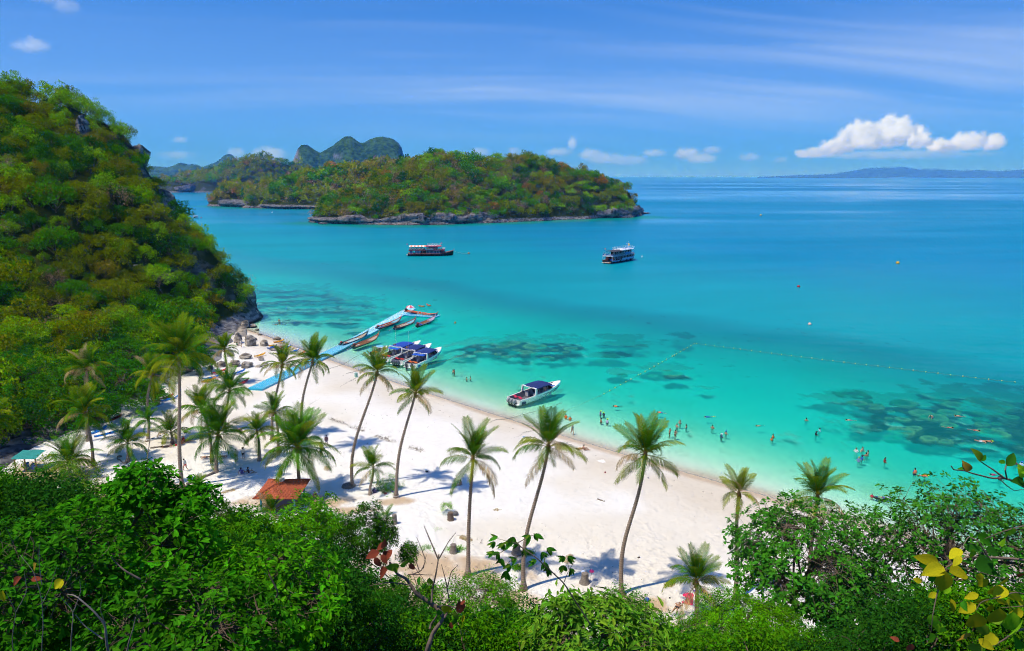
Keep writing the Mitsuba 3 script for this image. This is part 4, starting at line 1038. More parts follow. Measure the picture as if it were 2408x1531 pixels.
near_branch('red_leaved_branch', 'bare gnarled branch with red brown leaves at the bottom centre', 'branch', PB, 7.0,
            [(3.0, [(990, 1650), (1030, 1480), (1070, 1360), (1150, 1260), (1180, 1205)]), (2.2, [(1150, 1240), (1100, 1165), (1000, 1100), (930, 1050), (900, 1000), (850, 930), (780, 900), (720, 800)]), (1.2, [(1040, 1340), (1050, 1300), (1100, 1230), (1110, 1180)]), (1.1, [(1055, 1130), (1060, 1030), (1090, 900), (1110, 780), (1115, 735)]), (.7, [(1110, 780), (1030, 590), (995, 510)]), (.6, [(1118, 770), (1190, 640), (1250, 565)]),
             (.6, [(900, 900), (975, 870), (1010, 790), (970, 680), (935, 600)]), (.7, [(1200, 1120), (1170, 950), (1135, 820)]), (.6, [(1185, 1000), (1212, 880), (1262, 830)]), (.6, [(870, 900), (950, 900), (1060, 905)]), (.5, [(960, 880), (930, 790), (880, 740), (840, 690)]), (.5, [(990, 850), (1015, 740)]), (1.0, [(1100, 1160), (1200, 1150), (1280, 1180)]), (.6, [(910, 990), (720, 960), (560, 990)]), (.4, [(980, 1100), (930, 960), (900, 880)])],
            [(690, 650, 610, 700, 'r'), (640, 720, 525, 765, 'r'), (600, 760, 645, 845, 'r'), (650, 740, 700, 810, 'r'), (740, 700, 680, 780, 'r'), (705, 860, 595, 915, 'r'), (660, 690, 690, 630, 'r'), (1270, 1115, 1312, 1225, 'r'), (1290, 1145, 1322, 1105, 'r'), (720, 720, 650, 760, 'r'), (570, 720, 640, 700, 'r'), (800, 830, 690, 850, 'e'), (800, 830, 875, 805, 'e'), (740, 935, 735, 1030, 'd'), (960, 915, 940, 975, 'd'), (1015, 975, 985, 1020, 'g'), (1040, 925, 1052, 1010, 'e'), (1030, 1090, 1020, 1175, 'g'),
             (1140, 1150, 1222, 1222, 'y'), (1110, 1180, 1130, 1242, 'g'), (1250, 1250, 1230, 1312, 'd'), (1190, 1250, 1165, 1315, 'd'), (1212, 1280, 1215, 1342, 'r'), (1325, 1230, 1285, 1285, 'y'), (880, 810, 920, 870, 'r'), (770, 840, 760, 900, 'e'), (1085, 1095, 1130, 1130, 'g'), (860, 850, 940, 830, 'e'), (1230, 1200, 1270, 1270, 'e')], 13, wd=.27, depth=.05, r0=.013)
rg = np.random.default_rng(4); lv = []
for (x, y, a0) in [(1590, 600, 3.6), (1570, 640, 2.8), (1700, 640, 3.0), (1720, 600, 2.2), (1850, 585, 2.6), (1880, 575, .6), (1760, 660, 3.4), (1640, 650, 2.5), (1600, 720, 2.4), (1560, 720, 3.2), (1620, 770, 1.9), (1740, 770, 2.9), (1690, 820, 2.6), (1660, 870, 2.0), (1940, 720, .9), (1980, 690, .3), (1960, 800, 1.4), (1990, 840, 1.8), (1900, 790, 3.3), (2150, 755, .4), (2130, 760, 2.9), (2130, 830, 2.2), (2170, 850, 1.0), (1800, 690, 1.2)]:
    for j in range(4):
        a = a0 + (j - 1.5) * .42; L = rg.uniform(50, 85); lv.append((x, y, x + math.cos(a) * L, y + math.sin(a) * L * (1 if math.sin(a) > 0 else .6) + 14, 'gged'[j]))
near_branch('leafy_branch', 'dark slender branch with narrow drooping leaves in front of the leaning palm foot', 'branch', PB, 8.5,
            [(1.0, [(2330, 1300), (2220, 1130), (2120, 970), (1990, 850), (1890, 760), (1790, 690), (1740, 650), (1700, 640)]), (.5, [(1790, 690), (1690, 640), (1580, 610)]), (.5, [(1740, 650), (1850, 590), (1920, 570)]), (.5, [(1830, 720), (1700, 780), (1640, 840)]), (.5, [(1660, 690), (1590, 740), (1550, 730)]), (.5, [(1930, 800), (1990, 700), (2000, 680)]), (.5, [(2120, 960), (2160, 860), (2210, 790)]), (.4, [(2160, 860), (2140, 770)])], lv, 14, wd=.14, depth=.08, r0=.012)
tree('long_leaved_plant', 'leafy plant with long pale green leaves at the bottom, right of centre', 'plant', (1400, 1500), 9.5, 165, 85, 190, .13, 15, .17, (.20, .46, .03), LA, .3, seed=80, trunk_r=.03, low=-.7, up=1.0, bark='bark')
tree('long_leaved_plant', 'tall leafy shoots of the long leaved plant against the sand', 'plant', (1335, 1430), 9.6, 50, 60, 34, .12, 12, .15, (.20, .48, .03), LA, .3, seed=81, trunk_r=.012, low=-.8, up=1.2, bark='bark', root=np.array([.8, 9.7, 34.6]))
PC = lambda x, y: (x * .54 / 1.7017, (1800 + y * .54) / 1.7017)
near_branch('bare_branches', 'tangle of bare grey twigs in the lower left corner', 'branch', PC, 8.2,
            [(1.6, [(840, 1640), (790, 1450), (780, 1300), (700, 1200), (560, 1080), (500, 1070)]), (.9, [(760, 1400), (620, 1300), (560, 1220)]), (1.2, [(930, 1600), (950, 1440), (985, 1330), (1005, 1240)]), (.8, [(520, 1600), (530, 1350), (545, 1200), (440, 1080)]), (.6, [(545, 1200), (600, 1050), (590, 960)]), (.6, [(300, 1600), (320, 1300), (310, 1100), (250, 900), (150, 780)]), (.6, [(100, 1600), (90, 1380), (120, 1200), (40, 1050)]), (.5, [(310, 1150), (380, 1000), (420, 860)]), (.5, [(310, 1000), (290, 860), (290, 700)]), (.5, [(120, 1200), (200, 1050), (180, 900)]), (.5, [(780, 1290), (740, 1180), (760, 1080)])],
            [(470, 960, 380, 1030, 'y'), (475, 970, 430, 1030, 'y'), (270, 840, 240, 900, 'o'), (20, 1040, 10, 1140, 'y'), (160, 940, 60, 1010, 'r'), (230, 960, 300, 950, 'r')], 15, bark='pale_bark', wd=.24, depth=.1, r0=.012)
near_branch('bare_branches', 'thick brown limbs of the round leaved tree showing at the bottom', 'branch', PC, 10.0,
            [(4.2, [(760, 1700), (820, 1440), (860, 1330), (960, 1230), (1040, 1130), (1090, 1080)]), (2.6, [(960, 1230), (1080, 1300), (1180, 1280), (1250, 1330)]), (3.0, [(1150, 1650), (1220, 1450), (1310, 1320), (1480, 1180), (1600, 1020)]), (2.4, [(1450, 1600), (1560, 1440), (1780, 1270), (1900, 1190), (2020, 1140), (2065, 1060), (1990, 920)]), (1.4, [(1640, 1600), (1720, 1450), (1790, 1330), (1900, 1190)]), (1.6, [(1040, 960), (930, 900), (860, 840), (820, 790)])], [], 16, depth=.1, r0=.012)
# ---------------------------------------------------------------- boats and the floating walkway
WHITE, NAVY, BLUE, RED, ORANGE, BLACK, GREY = (.80, .80, .78), (.008, .025, .16), (.012, .07, .42), (.52, .03, .025), (.70, .17, .03), (.015, .015, .018), (.30, .30, .31)
CREAM, TEAL, WOOD, YELLOW, SKYB = (.72, .66, .52), (.02, .22, .24), (.34, .20, .11), (.80, .46, .02), (.10, .42, .66)


def moored(stern, bow, zb=0.0, zs=0.0):
    a, b = at(*stern, zs), at(*bow, zb); d = b - a
    return mat((*((a + b) / 2)[:2], 0), math.atan2(d[1], d[0])), math.hypot(d[0], d[1])


def hull_mesh(L, sec, n=26, thick=.07, floor=None):
    """sec(u) -> half beam at the rail, rail height, keel height, half beam at the chine, chine height; u runs from stern to bow"""
    outer, inner = [], []
    for u in np.linspace(0, 1, n):
        b, zr, zk, bc, zc = sec(u); x = (u - .5) * L
        half = [(b, zr), (b * .98 + bc * .02, zr * .66 + zc * .34), (bc * .98, zc), (bc * .5, (zc + zk) / 2), (0, zk)]
        o = [(x, y, z) for y, z in half] + [(x, -y, z) for y, z in half[-2::-1]]
        t = min(thick, b * .6); zf = (zk if floor is None else max(floor, zk + .04))
        inn = [(b - t, zr - .004), (max(bc - t, .01), min(max(zf, zc), zr - .05)), (max(bc - t, .01) * .9, min(zf, zr - .06)), (0, min(zf, zr - .06))]
        outer.append(o); inner.append([(x, y, z) for y, z in inn] + [(x, -y, z) for y, z in inn[-2::-1]])
    o, i = np.array(outer), np.array(inner)
    rim = lambda k: np.stack([o[:, k], i[:, k]], 1)
    mo = loft(o, close=False); mi_ = loft(i[:, ::-1], close=False)
    ms = [mo, mi_, loft(rim(0)[:, ::-1], close=False), loft(rim(-1), close=False)]
    k = len(o[0])
    ms.append(M(o[0], [[0, a, a + 1] for a in range(1, k - 1)]))
    return ms


def pipe(*pts, r=.03, n=5):
    return tube(np.array(pts, float), r, n)


def longtail(label, stern, bow, hull, rail, inside, fore, engine, canopy=None, extra=None, seed=0):
    m, L = moored(stern, bow, 1.5, .4); L = max(L, 8.0); k = thing('longtail_boat', label, 'boat', 'longtail boats moored at the floating walkway')
    B = 1.1
    def sec(u):
        b = B * (np.interp(u, [0, .12, .45, .75, .93, 1], [.62, .82, 1, .78, .28, .07]))
        zr = .55 + .12 * (1 - u) ** 4 + 1.15 * max(u - .62, 0) ** 1.9 * 4.2
        zk = -.18 + 1.3 * max(u - .74, 0) ** 1.7 * 7
        return b, zr, min(zk, zr - .12), b * .72, min((zr + zk) / 2 - .08, zr - .1)
    ms = hull_mesh(L, sec, floor=.12)
    P = lambda n, me, c, bs='gloss', **kw: part(k, n, me, bs, c, xf=m, **kw)
    P('hull', cat(ms[0], ms[4]), hull, smooth=40)
    P('inner_hull', cat(ms[1]), inside, 'matte', smooth=40)
    P('gunwale', cat(*[tube([((u - .5) * L, s * sec(u)[0], sec(u)[1] + .015) for u in np.linspace(0, 1, 18)], .10, 5) for s in (-1, 1)], ms[2], ms[3]), rail)
    zb = .42
    for u in np.linspace(.2, .6, 8):
        b = sec(u)[0] - .08; P('thwart', box((u - .5) * L - .12, (u - .5) * L + .12, -b, b, zb - .03, zb + .03), CREAM if inside[0] < .4 else WOOD, 'matte')
    us = np.linspace(.64, .93, 7)
    fd = loft(np.array([[((u - .5) * L, s * (sec(u)[0] - .1) * w, sec(u)[1] - .10 + .05 * (1 - abs(s))) for s, w in ((-1, 1), (0, 1), (1, 1))] for u in us]), close=False)
    P('foredeck', cat(fd, box((us[0] - .5) * L - .04, (us[0] - .5) * L, -sec(.64)[0] + .1, sec(.64)[0] - .1, .2, sec(.64)[1] - .09)), fore, 'matte')
    zt = sec(1)[1]
    P('prow_post', pipe((L * .485, 0, zt - .25), (L * .505, 0, zt + .25), (L * .53, 0, zt + .62), r=.075), rail)
    e = numbered(k + '__engine')
    ex = -L * .5 + .25
    add(e, cat(box(ex - .35, ex + .45, -.22, .22, .72, 1.15), pipe((ex, 0, .5), (ex, 0, .8), r=.07), pipe((ex + .4, 0, 1.0), (ex + 1.2, .05, 1.2), r=.03)), 'gloss', BLACK, xf=m)
    add(e + '__cover', tr(ico(r=(.42, .27, .2), sub=2), mat((ex + .03, 0, 1.22))), 'gloss', engine, smooth=True, xf=m)
    add(e + '__shaft', cat(pipe((ex - .3, 0, .9), (ex - 2.6, .25, .35), r=.035), tr(ico(r=(.04, .17, .17), sub=1), mat((ex - 2.6, .25, .35)))), 'gloss', GREY, xf=m)
    P('stores_box', cat(box(-L * .33, -L * .33 + .5, -.32, .3, .14, .58), tr(box(-.25, .2, -.2, .2, 0, .35), mat((-L * .38, .1, .16), .4))), extra or BLUE, 'matte')
    return k, m, L


longtail('brown longtail boat on the landward outer side of the walkway with red fuel box', (801, 812), (865, 777), (.02, .03, .035), (.05, .12, .13), (.26, .19, .13), (.42, .34, .25), RED, extra=(.45, .06, .03))
longtail('longtail boat with an orange prow on the inner side of the walkway', (831, 817), (890, 783), (.012, .06, .055), (.55, .20, .08), (.40, .13, .07), (.44, .37, .29), (.30, .04, .03), extra=(.55, .56, .55))
longtail('red longtail boat with a light blue foredeck on the outer side of the walkway', (887, 773), (943, 743), (.015, .05, .13), (.62, .12, .06), (.58, .05, .035), (.20, .48, .60), RED, extra=(.03, .16, .5))
longtail('longtail boat with a light blue foredeck on the inner side of the walkway', (928, 773), (977, 746), (.01, .04, .10), (.40, .12, .08), (.30, .20, .14), (.20, .48, .60), BLACK, extra=(.10, .06, .04))
longtail('dark longtail boat with a lilac foredeck tied to the right arm of the platform', (981, 767), (1024, 739), (.012, .012, .02), (.30, .32, .42), (.42, .16, .09), (.42, .36, .46), RED, extra=(.02, .07, .45))
_, lm, lL = longtail('orange longtail boat lying behind the platform under a red umbrella', (953, 732), (1028, 735), (.012, .035, .14), (.66, .16, .06), (.62, .11, .05), (.40, .55, .58), (.10, .05, .04), extra=(.25, .22, .2))

# floating walkway: blue cubes with white pins
WALK = [(601, 917), (640, 898), (679, 880), (717, 861), (754, 842), (793, 826), (855, 799), (923, 767), (968, 747)]
wp = np.array([on_sand(*p) for p in WALK]); wp[:, 2] = np.maximum(wp[:, 2], 0)
dd = np.r_[0, np.cumsum(norm(np.diff(wp[:, :2], axis=0), axis=1))]
k = thing('floating_walkway', 'bright blue floating walkway of plastic cubes running from the sand to a wider platform', 'pier')
cubes, pins = [], []
CU = np.array([[-.24, -.24, 0], [.24, -.24, 0], [.24, .24, 0], [-.24, .24, 0], [-.24, -.24, .34], [.24, -.24, .34], [.24, .24, .34], [-.24, .24, .34], [-.2, -.2, .38], [.2, -.2, .38], [.2, .2, .38], [-.2, .2, .38]])
CF = np.array([[0, 1, 5], [0, 5, 4], [1, 2, 6], [1, 6, 5], [2, 3, 7], [2, 7, 6], [3, 0, 4], [3, 4, 7], [4, 5, 9], [4, 9, 8], [5, 6, 10], [5, 10, 9], [6, 7, 11], [6, 11, 10], [7, 4, 8], [7, 8, 11], [8, 9, 10], [8, 10, 11]])
PIN = trimesh.creation.cylinder(.085, .06, sections=8)


def cube_row(c, tdir, n, z):
    nd = np.array([-tdir[1], tdir[0], 0]); R = np.eye(4); R[:3, 0] = (*tdir, 0); R[:3, 1] = nd
    for j in range(n):
        R[:3, 3] = (*c, z - .12) + nd * (j - (n - 1) / 2) * .5; cubes.append(tr((CU, CF), R))
    for j in range(n + 1):
        Rp = R.copy(); Rp[:3, 3] = (*(c + np.array(tdir) * .25), z - .12 + .375) + nd * (j - n / 2) * .5; pins.append(tr(PIN, Rp))


for s in np.arange(0, dd[-1], .5):
    c = np.array([np.interp(s, dd, wp[:, i]) for i in range(3)]); c2 = np.array([np.interp(s + .5, dd, wp[:, i]) for i in range(3)])
    t = unit((c2 - c)[:2]) if s < dd[-1] - .6 else t
    cube_row(c[:2], t, 6, c[2] + .12)
TD = t; TN = np.array([-t[1], t[0]])
ta, tb = at(946, 741)[:2], at(1026, 747)[:2]; td = unit(tb - ta); tl = norm(tb - ta)
for s in np.arange(0, tl, .5): cube_row(ta + td * s + np.array([-td[1], td[0]]) * .6, td, 7, .12)
part(k, 'cube_deck', cat(*cubes), 'gloss', (.0, .41, .62), kind='stuff')
part(k, 'connector_pins', cat(*pins), 'gloss', (.80, .88, .88), kind='stuff')
plat = lambda a, b, z=.28: np.array([*(ta + td * a + np.array([-td[1], td[0]]) * b), z])
for q in (5.9, 7.2): part(k, 'mooring_post', tube([plat(q, -.9), plat(q, -.9, 1.6)], .09, 8), 'gloss', WHITE)
# umbrella on the platform
k = thing('beach_umbrella', 'red and white beach umbrella on the platform at the end of the walkway', 'umbrella'); pb = plat(2.3, .9)
part(k, 'pole', tube([pb, pb + [0, 0, 2.5]], .035, 6), 'gloss', WHITE)
a = np.arange(16) * 2 * PI / 16
rings = np.array([[(pb[0] + r * math.cos(q), pb[1] + r * math.sin(q), pb[2] + h) for q in a] for r, h in ((.02, 2.75), (.55, 2.66), (1.05, 2.42), (1.35, 2.12))])
v, f = loft(rings, caps=False); fc = np.where(((np.arange(len(f)) % 16) // 2) % 2 == 0, 0, 1)
part(k, 'canopy_panel', (v, f[fc == 0]), 'cloth', (.72, .10, .16), label='red panels of the umbrella'); part(k, 'canopy_panel', (v, f[fc == 1]), 'cloth', (.82, .72, .74), label='white panels of the umbrella')


def outboard(P, k, m, x, y, cowl, tilt=.35):
    e = numbered(k + '__outboard_engine'); R = mat((x, y, .75), 0, 1, 0, -tilt)
    leg = cat(box(-.55, -.25, -.09, .09, -.95, .1), box(-.75, -.2, -.14, .14, -.62, -.56), tr(ico(r=(.32, .1, .1), sub=1), mat((-.42, 0, -.95))), box(-.28, .06, -.14, .14, -.25, .12))
    add(e, tr(leg, R), 'gloss', BLACK, xf=m)
    add(e + '__cowling', tr(hull([(-.72, -.2, .1), (-.72, .2, .1), (.02, -.24, .05), (.02, .24, .05), (-.62, -.17, .62), (-.62, .17, .62), (-.12, -.2, .66), (-.12, .2, .66), (-.74, -.15, .42), (-.74, .15, .42), (.04, -.2, .45), (.04, .2, .45)]), R), 'gloss', cowl, smooth=25, xf=m)


def speedboat(label, stern, bow, roof, cowl, n_eng=3, stripe=NAVY, aft=None, L0=None, cover=RED, mast=False, inside=(.14, .14, .17)):
    m, L = moored(stern, bow, 1.3, .6); L = L0 or L; W_ = 1.95 if L > 8 else 1.25; k = thing('speedboat', label, 'boat', 'white speedboats with blue tops')
    S = W_ / 1.6
    def sec(u):
        b = W_ * np.interp(u, [0, .3, .6, .8, .93, 1], [.90, 1, .95, .68, .32, .04])
        zr = (1.0 + .55 * u ** 1.6) * S; zk = (-.35 + 1.55 * max(u - .55, 0) ** 2.2 * 4.2) * S
        return b, zr, min(zk, zr - .1), b * (.84 - .30 * u ** 2), min((.12 + .75 * u ** 3) * S, zr - .08)
    ms = hull_mesh(L, sec, floor=.25 * S, thick=.16 * S)
    P = lambda n, me, c, bs='gloss', **kw: part(k, n, me, bs, c, xf=m, **kw)
    P('hull', cat(ms[0], ms[4]), WHITE, smooth=40); P('side_deck', cat(ms[2], ms[3]), WHITE); P('cockpit', ms[1], inside, 'matte')
    for s in (-1, 1):
        st = np.array([[((u - .5) * L, s * (sec(u)[0] * .985 + .02), sec(u)[1] * z + .3 * S * (1 - z)) for z in (.55, .68)] for u in np.linspace(.06, .93, 14)])
        P('side_stripe', loft(st if s < 0 else st[:, ::-1], close=False), stripe)
        fl = box(-L * .5 + .5, -L * .5 + 1.6, 0, .02, .25 * S, .7 * S); P('side_mark', tr(fl, mat((0, s * (sec(.1)[0] * .97 + .015), 0))), stripe)
    us = np.linspace(.74, .985, 8)
    P('bow_deck', loft(np.array([[((u - .5) * L, s * (sec(u)[0] - .02), sec(u)[1] - .02 + .06 * (1 - abs(s)) - (.25 * S if .76 < u < .9 and abs(s) < .6 else 0)) for s in (1, .5, 0, -.5, -1)] for u in us]), close=False), WHITE)
    P('bow_cushion', box(L * .27, L * .38, -sec(.84)[0] * .55, sec(.84)[0] * .55, .95 * S, 1.18 * S), (.02, .08, .35) if L > 8 else ORANGE, 'cloth')
    xa, xb, zt = -L * .18, L * .16, 2.0 * S + .05
    if L < 8: xa, xb = -L * .10, L * .16
    cv = np.array([[(x, s * W_ * .92, zt + .16 * (1 - s * s) + .10 * math.sin((x - xa) / (xb - xa) * PI)) for s in np.linspace(1, -1, 9)] for x in np.linspace(xa, xb, 10)])
    P('canopy', cat(loft(cv, close=False), loft(cv[:, ::-1] - [0, 0, .05], close=False), loft(np.stack([cv[:, 0], cv[:, 0] - [0, 0, .14]], 1), close=False), loft(np.stack([cv[:, -1] - [0, 0, .14], cv[:, -1]], 1), close=False), loft(np.stack([cv[0] - [0, 0, .14], cv[0]], 1), close=False), loft(np.stack([cv[-1], cv[-1] - [0, 0, .14]], 1), close=False)), roof, 'cloth')
    if aft: P('aft_awning', cat(box(xa - 1.35, xa - .12, -W_ * .8, W_ * .8, zt - .18, zt - .14)), aft, 'cloth')
    arch = lambda x0, x1, w: hull([(x0, s * W_ * y, z) for s in (1,) for y in (.90, .99) for z in (1.0 * S,)] + [(x0 + w, y * W_, 1.0 * S) for y in (.90, .99)] + [(x1, y * W_, zt) for y in (.86, .96)] + [(x1 + w * .6, y * W_, zt) for y in (.86, .96)])
    for s in (1, -1):
        q = arch(xa - .35, xa - .1, .5 * S); vv = np.array(q.vertices) * [1, s, 1]; P('roof_arch', trimesh.convex.convex_hull(vv), WHITE)
    P('arch_top', box(xa - .14, xa + .2, -W_ * .95, W_ * .95, zt + .02, zt + .12), WHITE)
    P('roof_struts', cat(*[pipe((x + .15, s * W_ * .94, 1.05 * S), (x, s * W_ * .9, zt), r=.03) for s in (-1, 1) for x in np.linspace(xa + .8, xb, 4)]), GREY)
    ws = np.array([[(xb + .25 + .35 * (1 - abs(s)), s * W_ * .8, 1.1 * S), (xb - .15, s * W_ * .76, 1.75 * S)] for s in np.linspace(-1, 1, 7)])
    P('windscreen', cat(loft(ws, close=False), loft(ws[:, ::-1] - [.02, 0, 0], close=False)), (.02, .025, .035))
    for s in (-1, 1):
        for x in np.linspace(xa + .4, xb - .5, 4 if L > 8 else 1): P('seat', cat(box(x, x + .45, s * .35 * W_ if s > 0 else -.85 * W_, .85 * W_ if s > 0 else -.35 * W_, .3 * S, .7 * S), box(x, x + .1, s * .35 * W_ if s > 0 else -.85 * W_, .85 * W_ if s > 0 else -.35 * W_, .7 * S, 1.15 * S)), (.45, .45, .48), 'cloth')
    P('stern_platform', box(-L * .5 - .45, -L * .5 + .05, -W_ * .8, W_ * .8, .25 * S, .33 * S), WHITE)
    P('life_jackets', cat(*[tr(boulder((.3, .4, .16), 500 + i, 2, .4), mat((-L * .5 + 1.0 + .35 * (i % 2), (i - 1.5) * .5 * S, 1.05 * S))) for i in range(4)]), cover, 'cloth')
    ys_ = np.linspace(-.62, .62, n_eng) * S if n_eng > 1 else [0]
    for y in ys_: outboard(P, k, m, -L * .5 - .12, y, cowl)
    if mast: P('antenna', cat(pipe((xa, -.2, zt), (xa, -.2, zt + 4.6), r=.022), pipe((xa, .3, zt), (xa, .3, zt + .9), r=.03)), WHITE)
    if mast:
        P('flag', cat(box(xa - .5, xa - .02, -.215, -.185, zt + .5, zt + .85)), (.60, .10, .16), 'cloth'); P('flag', cat(box(xa - .4, xa - .02, .285, .315, zt + .45, zt + .8)), YELLOW, 'cloth')
    return k


speedboat('lone white speedboat with a navy top afloat in the clear shallows', (1207, 945), (1317, 901), (.010, .022, .13), (.30, .31, .33), 3, stripe=(.01, .02, .08), L0=13.5, cover=(.55, .03, .08))
speedboat('leftmost of three rafted speedboats, bright blue top and white engines', (899, 846), (990, 805), (.008, .055, .36), (.72, .72, .72), 3, aft=(.01, .09, .50), L0=15.2, cover=RED, mast=True)
speedboat('middle of three rafted speedboats, navy top and grey engines', (930, 854), (1016, 811), (.008, .022, .15), (.09, .10, .13), 4, stripe=(.16, .05, .04), L0=15.0, mast=True)
speedboat('rightmost of three rafted speedboats, with blue swoosh on its side', (964, 861), (1037, 821), (.010, .028, .17), (.07, .075, .09), 2, aft=(.01, .09, .52), stripe=(.01, .08, .36), L0=13.8, cover=ORANGE)
speedboat('small white motorboat with a pale blue sun top beside the walkway', (876, 832), (909, 812), (.16, .46, .68), BLACK, 1, stripe=(.05, .25, .6), L0=6.2, cover=ORANGE, inside=(.5, .5, .5))
speedboat('tiny white motorboat far out beyond the left hill', (454, 511), (467, 511), (.6, .62, .62), BLACK, 1, L0=11, inside=(.4, .4, .4))


def decks(k, m, L, B, levels, post_c, n_post):
    for (x0, x1, z0, z1, w) in levels:
        xs_ = np.linspace(x0, x1, n_post)
        part(k, 'deck_posts', cat(*[box(x - .05, x + .05, s * w - .05, s * w + .05, z0, z1) for x in xs_ for s in (-1, 1)]), 'gloss', post_c, xf=m)


def railing(x0, x1, w, z, h, n=3, ends=(True, True)):
    ms = []
    for q in np.linspace(h / n, h, n):
        ms += [pipe((x0, s * w, z + q), (x1, s * w, z + q), r=.035) for s in (-1, 1)]
        if ends[0]: ms.append(pipe((x0, -w, z + q), (x0, w, z + q), r=.035))
        if ends[1]: ms.append(pipe((x1, -w, z + q), (x1, w, z + q), r=.035))
    ms += [pipe((x, s * w, z), (x, s * w, z + h), r=.035) for x in np.linspace(x0, x1, max(int((x1 - x0) / 1.3), 2)) for s in (-1, 1)]
    return cat(*ms)


def ring_mesh(r, t, m):
    a = np.linspace(0, 2 * PI, 13); return tr(tube(np.stack([r * np.cos(a), r * np.sin(a) * 0, r * np.sin(a)], 1), t, 6, cap=False), m)


def tour_hull(k, m, L, B, low, band, rail):
    def sec(u):
        b = B * np.interp(u, [0, .15, .6, .85, .95, 1], [.86, 1, 1, .72, .38, .04]); zr = 1.35 + .15 * (1 - u) ** 3 + 1.5 * max(u - .6, 0) ** 2 * 6.2
        zk = -.6 + 2.2 * max(u - .82, 0) ** 1.6 * 8
        return b, zr, min(zk, zr - .2), b * .86, min(.1 + 1.0 * u ** 4, zr - .15)
    ms = hull_mesh(L, sec, floor=1.0, thick=.12)
    part(k, 'hull', cat(ms[0], ms[4]), 'gloss', low, smooth=40, xf=m); part(k, 'main_deck', ms[1], 'matte', WOOD, xf=m)
    part(k, 'bulwark_rail', cat(ms[2], ms[3], *[tube([((u - .5) * L, s * (sec(u)[0] + .03), sec(u)[1]) for u in np.linspace(0, 1, 20)], .09, 5) for s in (-1, 1)]), 'gloss', rail, xf=m)
    for s in (-1, 1):
        st = np.array([[((u - .5) * L, s * (sec(u)[0] + .03), sec(u)[1] - z) for z in (.5, .12)] for u in np.linspace(.02, .97, 20)])
        part(k, 'side_band', loft(st if s < 0 else st[:, ::-1], close=False), 'gloss', band, xf=m)
    part(k, 'tyre_fender', cat(*[ring_mesh(.42, .14, mat(((u - .5) * L, s * (sec(u)[0] + .12), .75))) for u in (.3, .52, .7) for s in (-1, 1)]), 'matte', BLACK, smooth=True, xf=m)
    return sec


# red tour boat, broadside on
k = thing('tour_boat', 'red two decked tour boat with a red and white striped awning, bow to the right', 'boat', 'tour boats anchored in the bay')
m, L = moored((961, 600), (1064, 592), 2.0, .4); L = 24.5
P = lambda n, me, c, bs='gloss', **kw: part(k, n, me, bs, c, xf=m, **kw)
tour_hull(k, m, L, 2.7, (.02, .016, .018), (.30, .02, .02), (.55, .16, .14))
P('cabin', cat(box(-L * .46, -L * .40, -2.1, 2.1, 1.0, 3.0), box(-L * .34, -L * .23, -2.1, 2.1, 1.0, 3.0)), (.10, .18, .42)); P('cabin', box(-L * .09, L * .22, -2.1, 2.1, 1.0, 3.0), (.06, .10, .26))
P('engine_room_wall', box(-L * .22, -L * .10, -1.6, 1.6, 1.0, 3.0), (.03, .02, .02), 'matte')
for i, x in enumerate(np.linspace(-L * .07, L * .20, 7)):
    P('window', cat(box(x - .38, x + .38, -2.13, -2.08, 1.9, 2.7), box(x - .38, x + .38, 2.08, 2.13, 1.9, 2.7)), (.015, .02, .03))
P('upper_deck', box(-L * .48, L * .31, -2.6, 2.6, 3.0, 3.22), (.48, .04, .05)); P('deck_posts', cat(*[box(x - .05, x + .05, s * 2.45 - .05, s * 2.45 + .05, 1.2, 3.0) for x in np.linspace(-L * .46, L * .2, 10) for s in (-1, 1)]), (.7, .68, .66))
P('upper_bulwark', cat(box(-L * .47, -L * .13, -2.58, -2.5, 3.22, 3.75), box(-L * .47, -L * .13, 2.5, 2.58, 3.22, 3.75), box(-L * .10, L * .10, -2.58, -2.5, 3.22, 4.1), box(-L * .10, L * .10, 2.5, 2.58, 3.22, 4.1)), (.42, .03, .04))
P('bench_rail', cat(box(-L * .47, -L * .15, -2.66, -2.59, 3.8, 4.15), box(-L * .47, -L * .15, 2.59, 2.66, 3.8, 4.15), railing(-L * .1, L * .28, 2.5, 3.22, 1.0, 2)), (.74, .72, .68))
P('banner', cat(box(-L * .11, L * .06, -2.68, -2.6, 3.35, 4.05)), (.16, .38, .55)); P('banner', box(-L * .08, L * .03, -2.72, -2.69, 3.75, 4.0), (.65, .30, .05))
P('wheelhouse', box(-L * .05, L * .16, -2.0, 2.0, 3.22, 5.0), (.05, .04, .06)); 
for x in np.linspace(-L * .035, L * .145, 6): P('wheelhouse_window', cat(box(x - .3, x + .3, -2.05, -1.99, 4.1, 4.8), box(x - .3, x + .3, 1.99, 2.05, 4.1, 4.8)), (.10, .16, .20))
P('wheelhouse_roof', cat(box(-L * .10, L * .24, -2.65, 2.65, 5.0, 5.3)), (.62, .05, .06))
aw = lambda x0, x1: loft(np.array([[(x, s * 2.7, 5.05 + .55 * (1 - s * s)) for s in np.linspace(1, -1, 7)] for x in (x0, x1)]), close=False)
for i in range(10):
    x0 = -L * .47 + i * L * .037; q = aw(x0, x0 + L * .037); P('awning_strip', cat(q, (q[0] - [0, 0, .04], q[1][:, ::-1])), (.82, .80, .77) if i % 2 == 0 else (.74, .30, .18), 'cloth')
P('awning_posts', cat(*[box(x - .04, x + .04, s * 2.5 - .04, s * 2.5 + .04, 3.2, 5.1) for x in np.linspace(-L * .46, -L * .1, 6) for s in (-1, 1)]), (.5, .1, .1))
P('roof_railing', railing(-L * .06, L * .22, 2.3, 5.3, .95, 2), WHITE); P('life_rafts', cat(*[tube([(x, y, 5.5), (x + 1.1, y, 5.5)], .28, 10) for x in (-1.0, .6, 2.2) for y in (-1.6, 0)]), WHITE)
